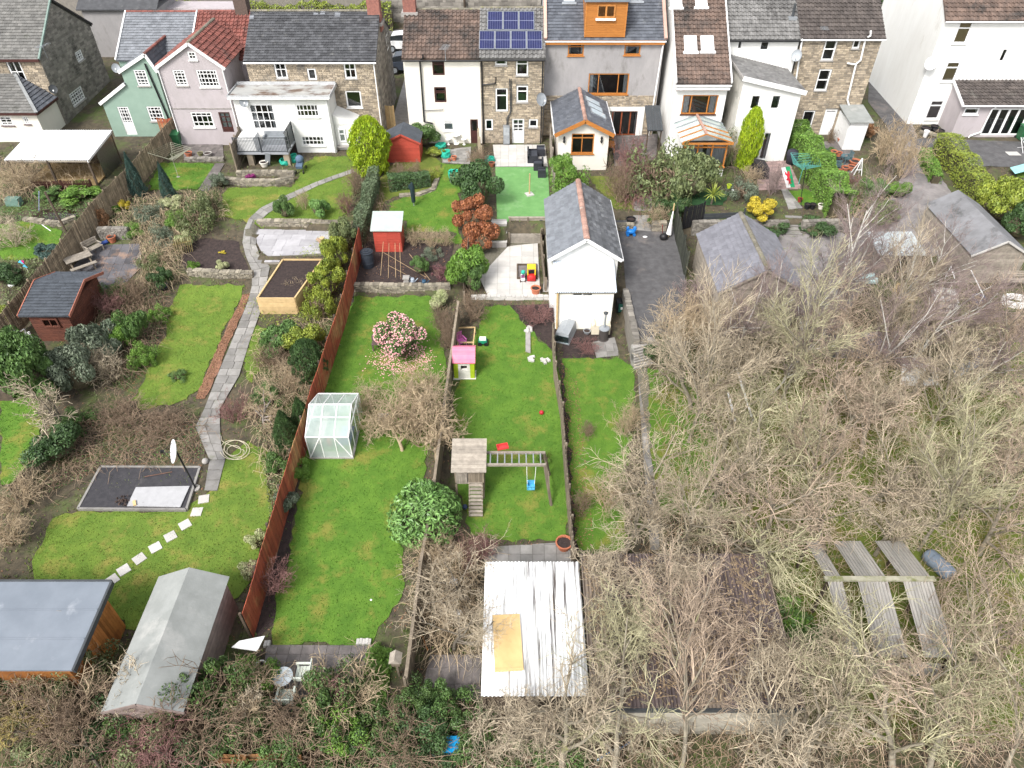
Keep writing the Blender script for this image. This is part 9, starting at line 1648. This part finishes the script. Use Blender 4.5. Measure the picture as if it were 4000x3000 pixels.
IV=[(0,2640),(1000,2600),(1350,2850),(1900,2720),(2300,2760),(2300,3060),(0,3060)]
scatter('ivy and low green scrub along the bottom',IV,10000,.045,IVY,'ivy_ground_cover',.7,seed=40);scatter('brown bramble canes along the bottom',[(0,2650),(1000,2650),(1350,2900),(2300,2800),(4000,2850),(4000,3060),(0,3060)],1700,1.3,M_TWIGB,'bramble_canes',.8,'cane',41)
scatter('tan bramble and scrub under the bare trees',[(2600,1250),(3300,1250),(4050,1250),(4050,2950),(2400,2950),(2300,2180),(2560,2160)],3600,1.4,M_TWIGT,'bramble_canes',1.0,'cane',42);scatter('olive leaves of the scrub under the bare trees',[(2600,1250),(4050,1250),(4050,2950),(3000,2950),(3000,2180),(2600,2160)],9000,.06,OLIVE,'scrub_leaves',.5,seed=43)
scatter('low weeds and bare ground plants around the right track',[(3000,930),(3480,830),(3480,1250),(3000,1250)],1500,.05,OLIVE,'weeds',.25,seed=44);scatter('mixed border plants below the small square lawn',[(400,800),(800,760),(860,850),(700,960),(450,900)],3500,.055,OLIVE,'border_plants',.5,seed=45);scatter('green leaves in the left border by the pond',[(0,760),(400,740),(330,860),(0,870)],2500,.055,MGREEN,'border_plants',.3,seed=46);scatter('green plants of the bottom border',[(1440,2540),(1540,2540),(1500,2800),(1390,2800)],1800,.08,LGREEN,'border_plants',.35,seed=47);scatter('low green planting under the olive trees',[(2480,680),(2700,700),(2700,890),(2560,880)],2500,.06,OLIVE,'border_plants',.4,seed=48)
scatter('mixed planting behind the right stone house',[(3180,560),(3350,700),(3480,700),(3480,860),(3250,860)],3500,.06,MGREEN,'border_plants',.4,seed=49);scatter('brown scrub leaves at the far left',[(0,1020),(200,1010),(100,1250),(0,1380)],2500,.06,OLIVE,'border_plants',.5,seed=50);scatter('plants between path and red fence',[(1060,1330),(1300,1250),(1180,1750),(1060,2050),(1000,1700)],3500,.055,OLIVE,'border_plants',.4,seed=51)
for i,(px,n,L,m,hm,lb)in enumerate((([(400,790),(860,760),(880,860),(700,970),(450,910)],700,.7,M_TWIGT,.6,'dry tan stalks in the border below the small lawn'),([(560,930),(720,930),(700,1110),(560,1150)],500,.8,M_TWIGT,.7,'dry stalks right of the picnic patio'),([(400,1170),(650,1150),(620,1350),(480,1540),(360,1400)],700,.8,M_TWIGB,.7,'brown stalks in the border by the summerhouse'),([(1010,1330),(1280,1250),(1180,1760),(1040,1900),(980,1600)],900,.8,M_TWIGT,.6,'tan stalks between path and red fence'),([(1480,700),(1510,850),(1420,990),(1390,960)],250,.6,M_TWIGB,.5,'brown stalks along the ivy hedge'),([(3180,720),(3480,700),(3460,880),(3260,880)],500,.7,M_TWIGT,.6,'tan stalks below the potted plants'),([(2400,690),(2540,690),(2540,860),(2430,850)],350,.7,M_TWIGR,.7,'reddish stalks by the slab path'),([(330,1620),(780,1620),(800,1790),(400,1830),(150,1950)],700,.9,M_TWIGB,.4,'brown brambles behind the pad'),([(0,640),(420,640),(380,740),(0,800)],400,1.0,M_TWIGT,.7,'tan stalks in front of the canopy'),([(1650,2150),(1880,2130),(1880,2560),(1640,2560)],700,.9,M_TWIGT,.6,'tan brambles beside the corrugated shed'))):scatter(lb,px,n,L,m,'dry_stalks',hm,'cane',60+i)
for i,(px,n,m,hm,lb)in enumerate((([(900,1180),(1000,1180),(1300,900),(1400,960),(1290,1250),(1080,1300)],2600,YGREEN,.5,'low golden foliage along the red fence'),([(330,1620),(780,1620),(800,1790),(400,1830),(150,1950)],1500,MGREEN,.15,'low weeds behind the pad'),([(1380,690),(1480,690),(1420,990),(1370,960)],1500,OLIVE,.4,'low foliage beside the ivy hedge'),([(560,930),(720,930),(700,1110),(560,1150)],1200,OLIVE,.5,'low foliage right of the picnic patio'),([(400,1170),(650,1150),(620,1350),(480,1540),(360,1400)],2200,MGREEN,.6,'low foliage by the summerhouse'))):scatter(lb,px,n,.05,m,'border_plants',hm,seed=80+i)
b=MB();rr=random.Random(77)
for i in range(2600):
 x,y=rr.uniform(2.6,9.3),rr.uniform(10,15.4);z=2.1+(y-9.95)*.072+.045;a=rr.uniform(0,6.28)
 if i%3:s=rr.uniform(.02,.06);d=Vector((math.cos(a),math.sin(a),0));e=Vector((-d.y,d.x,0));p=Vector((x,y,z));b.poly([p-d*s,p+e*s*.6+Vector((0,0,.01)),p+d*s,p-e*s*.6])
 else:L=rr.uniform(.2,.8);b.path([(x,y,z),(x+math.cos(a)*L*.5,y+math.sin(a)*L*.5,z+.05+.036*math.sin(a)*L),(x+math.cos(a)*L,y+math.sin(a)*L,z+.02+.072*math.sin(a)*L)],[.01,.009,.006],3,False)
tag(b.build('roof_litter',mat('roof litter',(.38,.28,.18),(.2,.15,.09),sc=8,var=.4)),'leaves and dead twigs lying on the brown plastic roof','litter',kind='stuff')
for i,(x,y,lb)in enumerate(((3.4,14.4,'upper left corner'),(6.0,14.6,'upper middle'),(4.2,12.3,'left middle'),(7.2,12.6,'centre'),(8.6,10.9,'lower right'))):
 o=inst('dead_branches',SHRUB[i%3],Matrix.Translation((x,y,2.1+(y-9.95)*.072))@Matrix.Rotation(i*1.1,4,'Z')@Matrix.Diagonal((1.25,1.25,.75,1)),None);setmat(o,TW[i%4]);tag(o,'pile of dead branches on the brown plastic roof, '+lb,'branches','dead branches on the brown roof')
def free(x,y):return not any(a<=x<=b and c<=y<=d and inpoly(x,y,P)for P,a,b,c,d in SURF)
rr=random.Random(91);wd,lt=MB(),MB()
for i in range(34000):
 y=8+44*rr.random()**1.15;x=rr.uniform(-.72,.72)*(y*.743+17)
 if x>10 and y<32 or not free(x,y):continue
 z=H(x,y)+.015;a=rr.uniform(0,6.28);dx,dy=math.cos(a),math.sin(a)
 if nz(x,y,.9)+rr.gauss(0,.5)>-.1:
  for q in range(3):a=rr.uniform(0,6.28);dx,dy=math.cos(a),math.sin(a);s=rr.uniform(.05,.16);wd.poly([(x-dy*.022,y+dx*.022,z),(x+dy*.022,y-dx*.022,z),(x+dx*s*.8,y+dy*s*.8,z+s)])
 else:s=rr.uniform(.025,.05);lt.poly([(x-dx*s,y-dy*s,z+.01),(x+dy*s*.6,y-dx*s*.6,z+.02),(x+dx*s,y+dy*s,z+.01),(x-dy*s*.6,y+dx*s*.6,z+.025)])
tag(wd.build('rough_grass',L_('rough grass blades',(.15,.19,.05),(.08,.12,.03),(.22,.19,.08))),'rough grass and weeds on the bare earth between beds','weeds',kind='stuff');tag(lt.build('leaf_litter',LIT),'brown leaf litter on the bare earth between beds','leaf litter',kind='stuff')
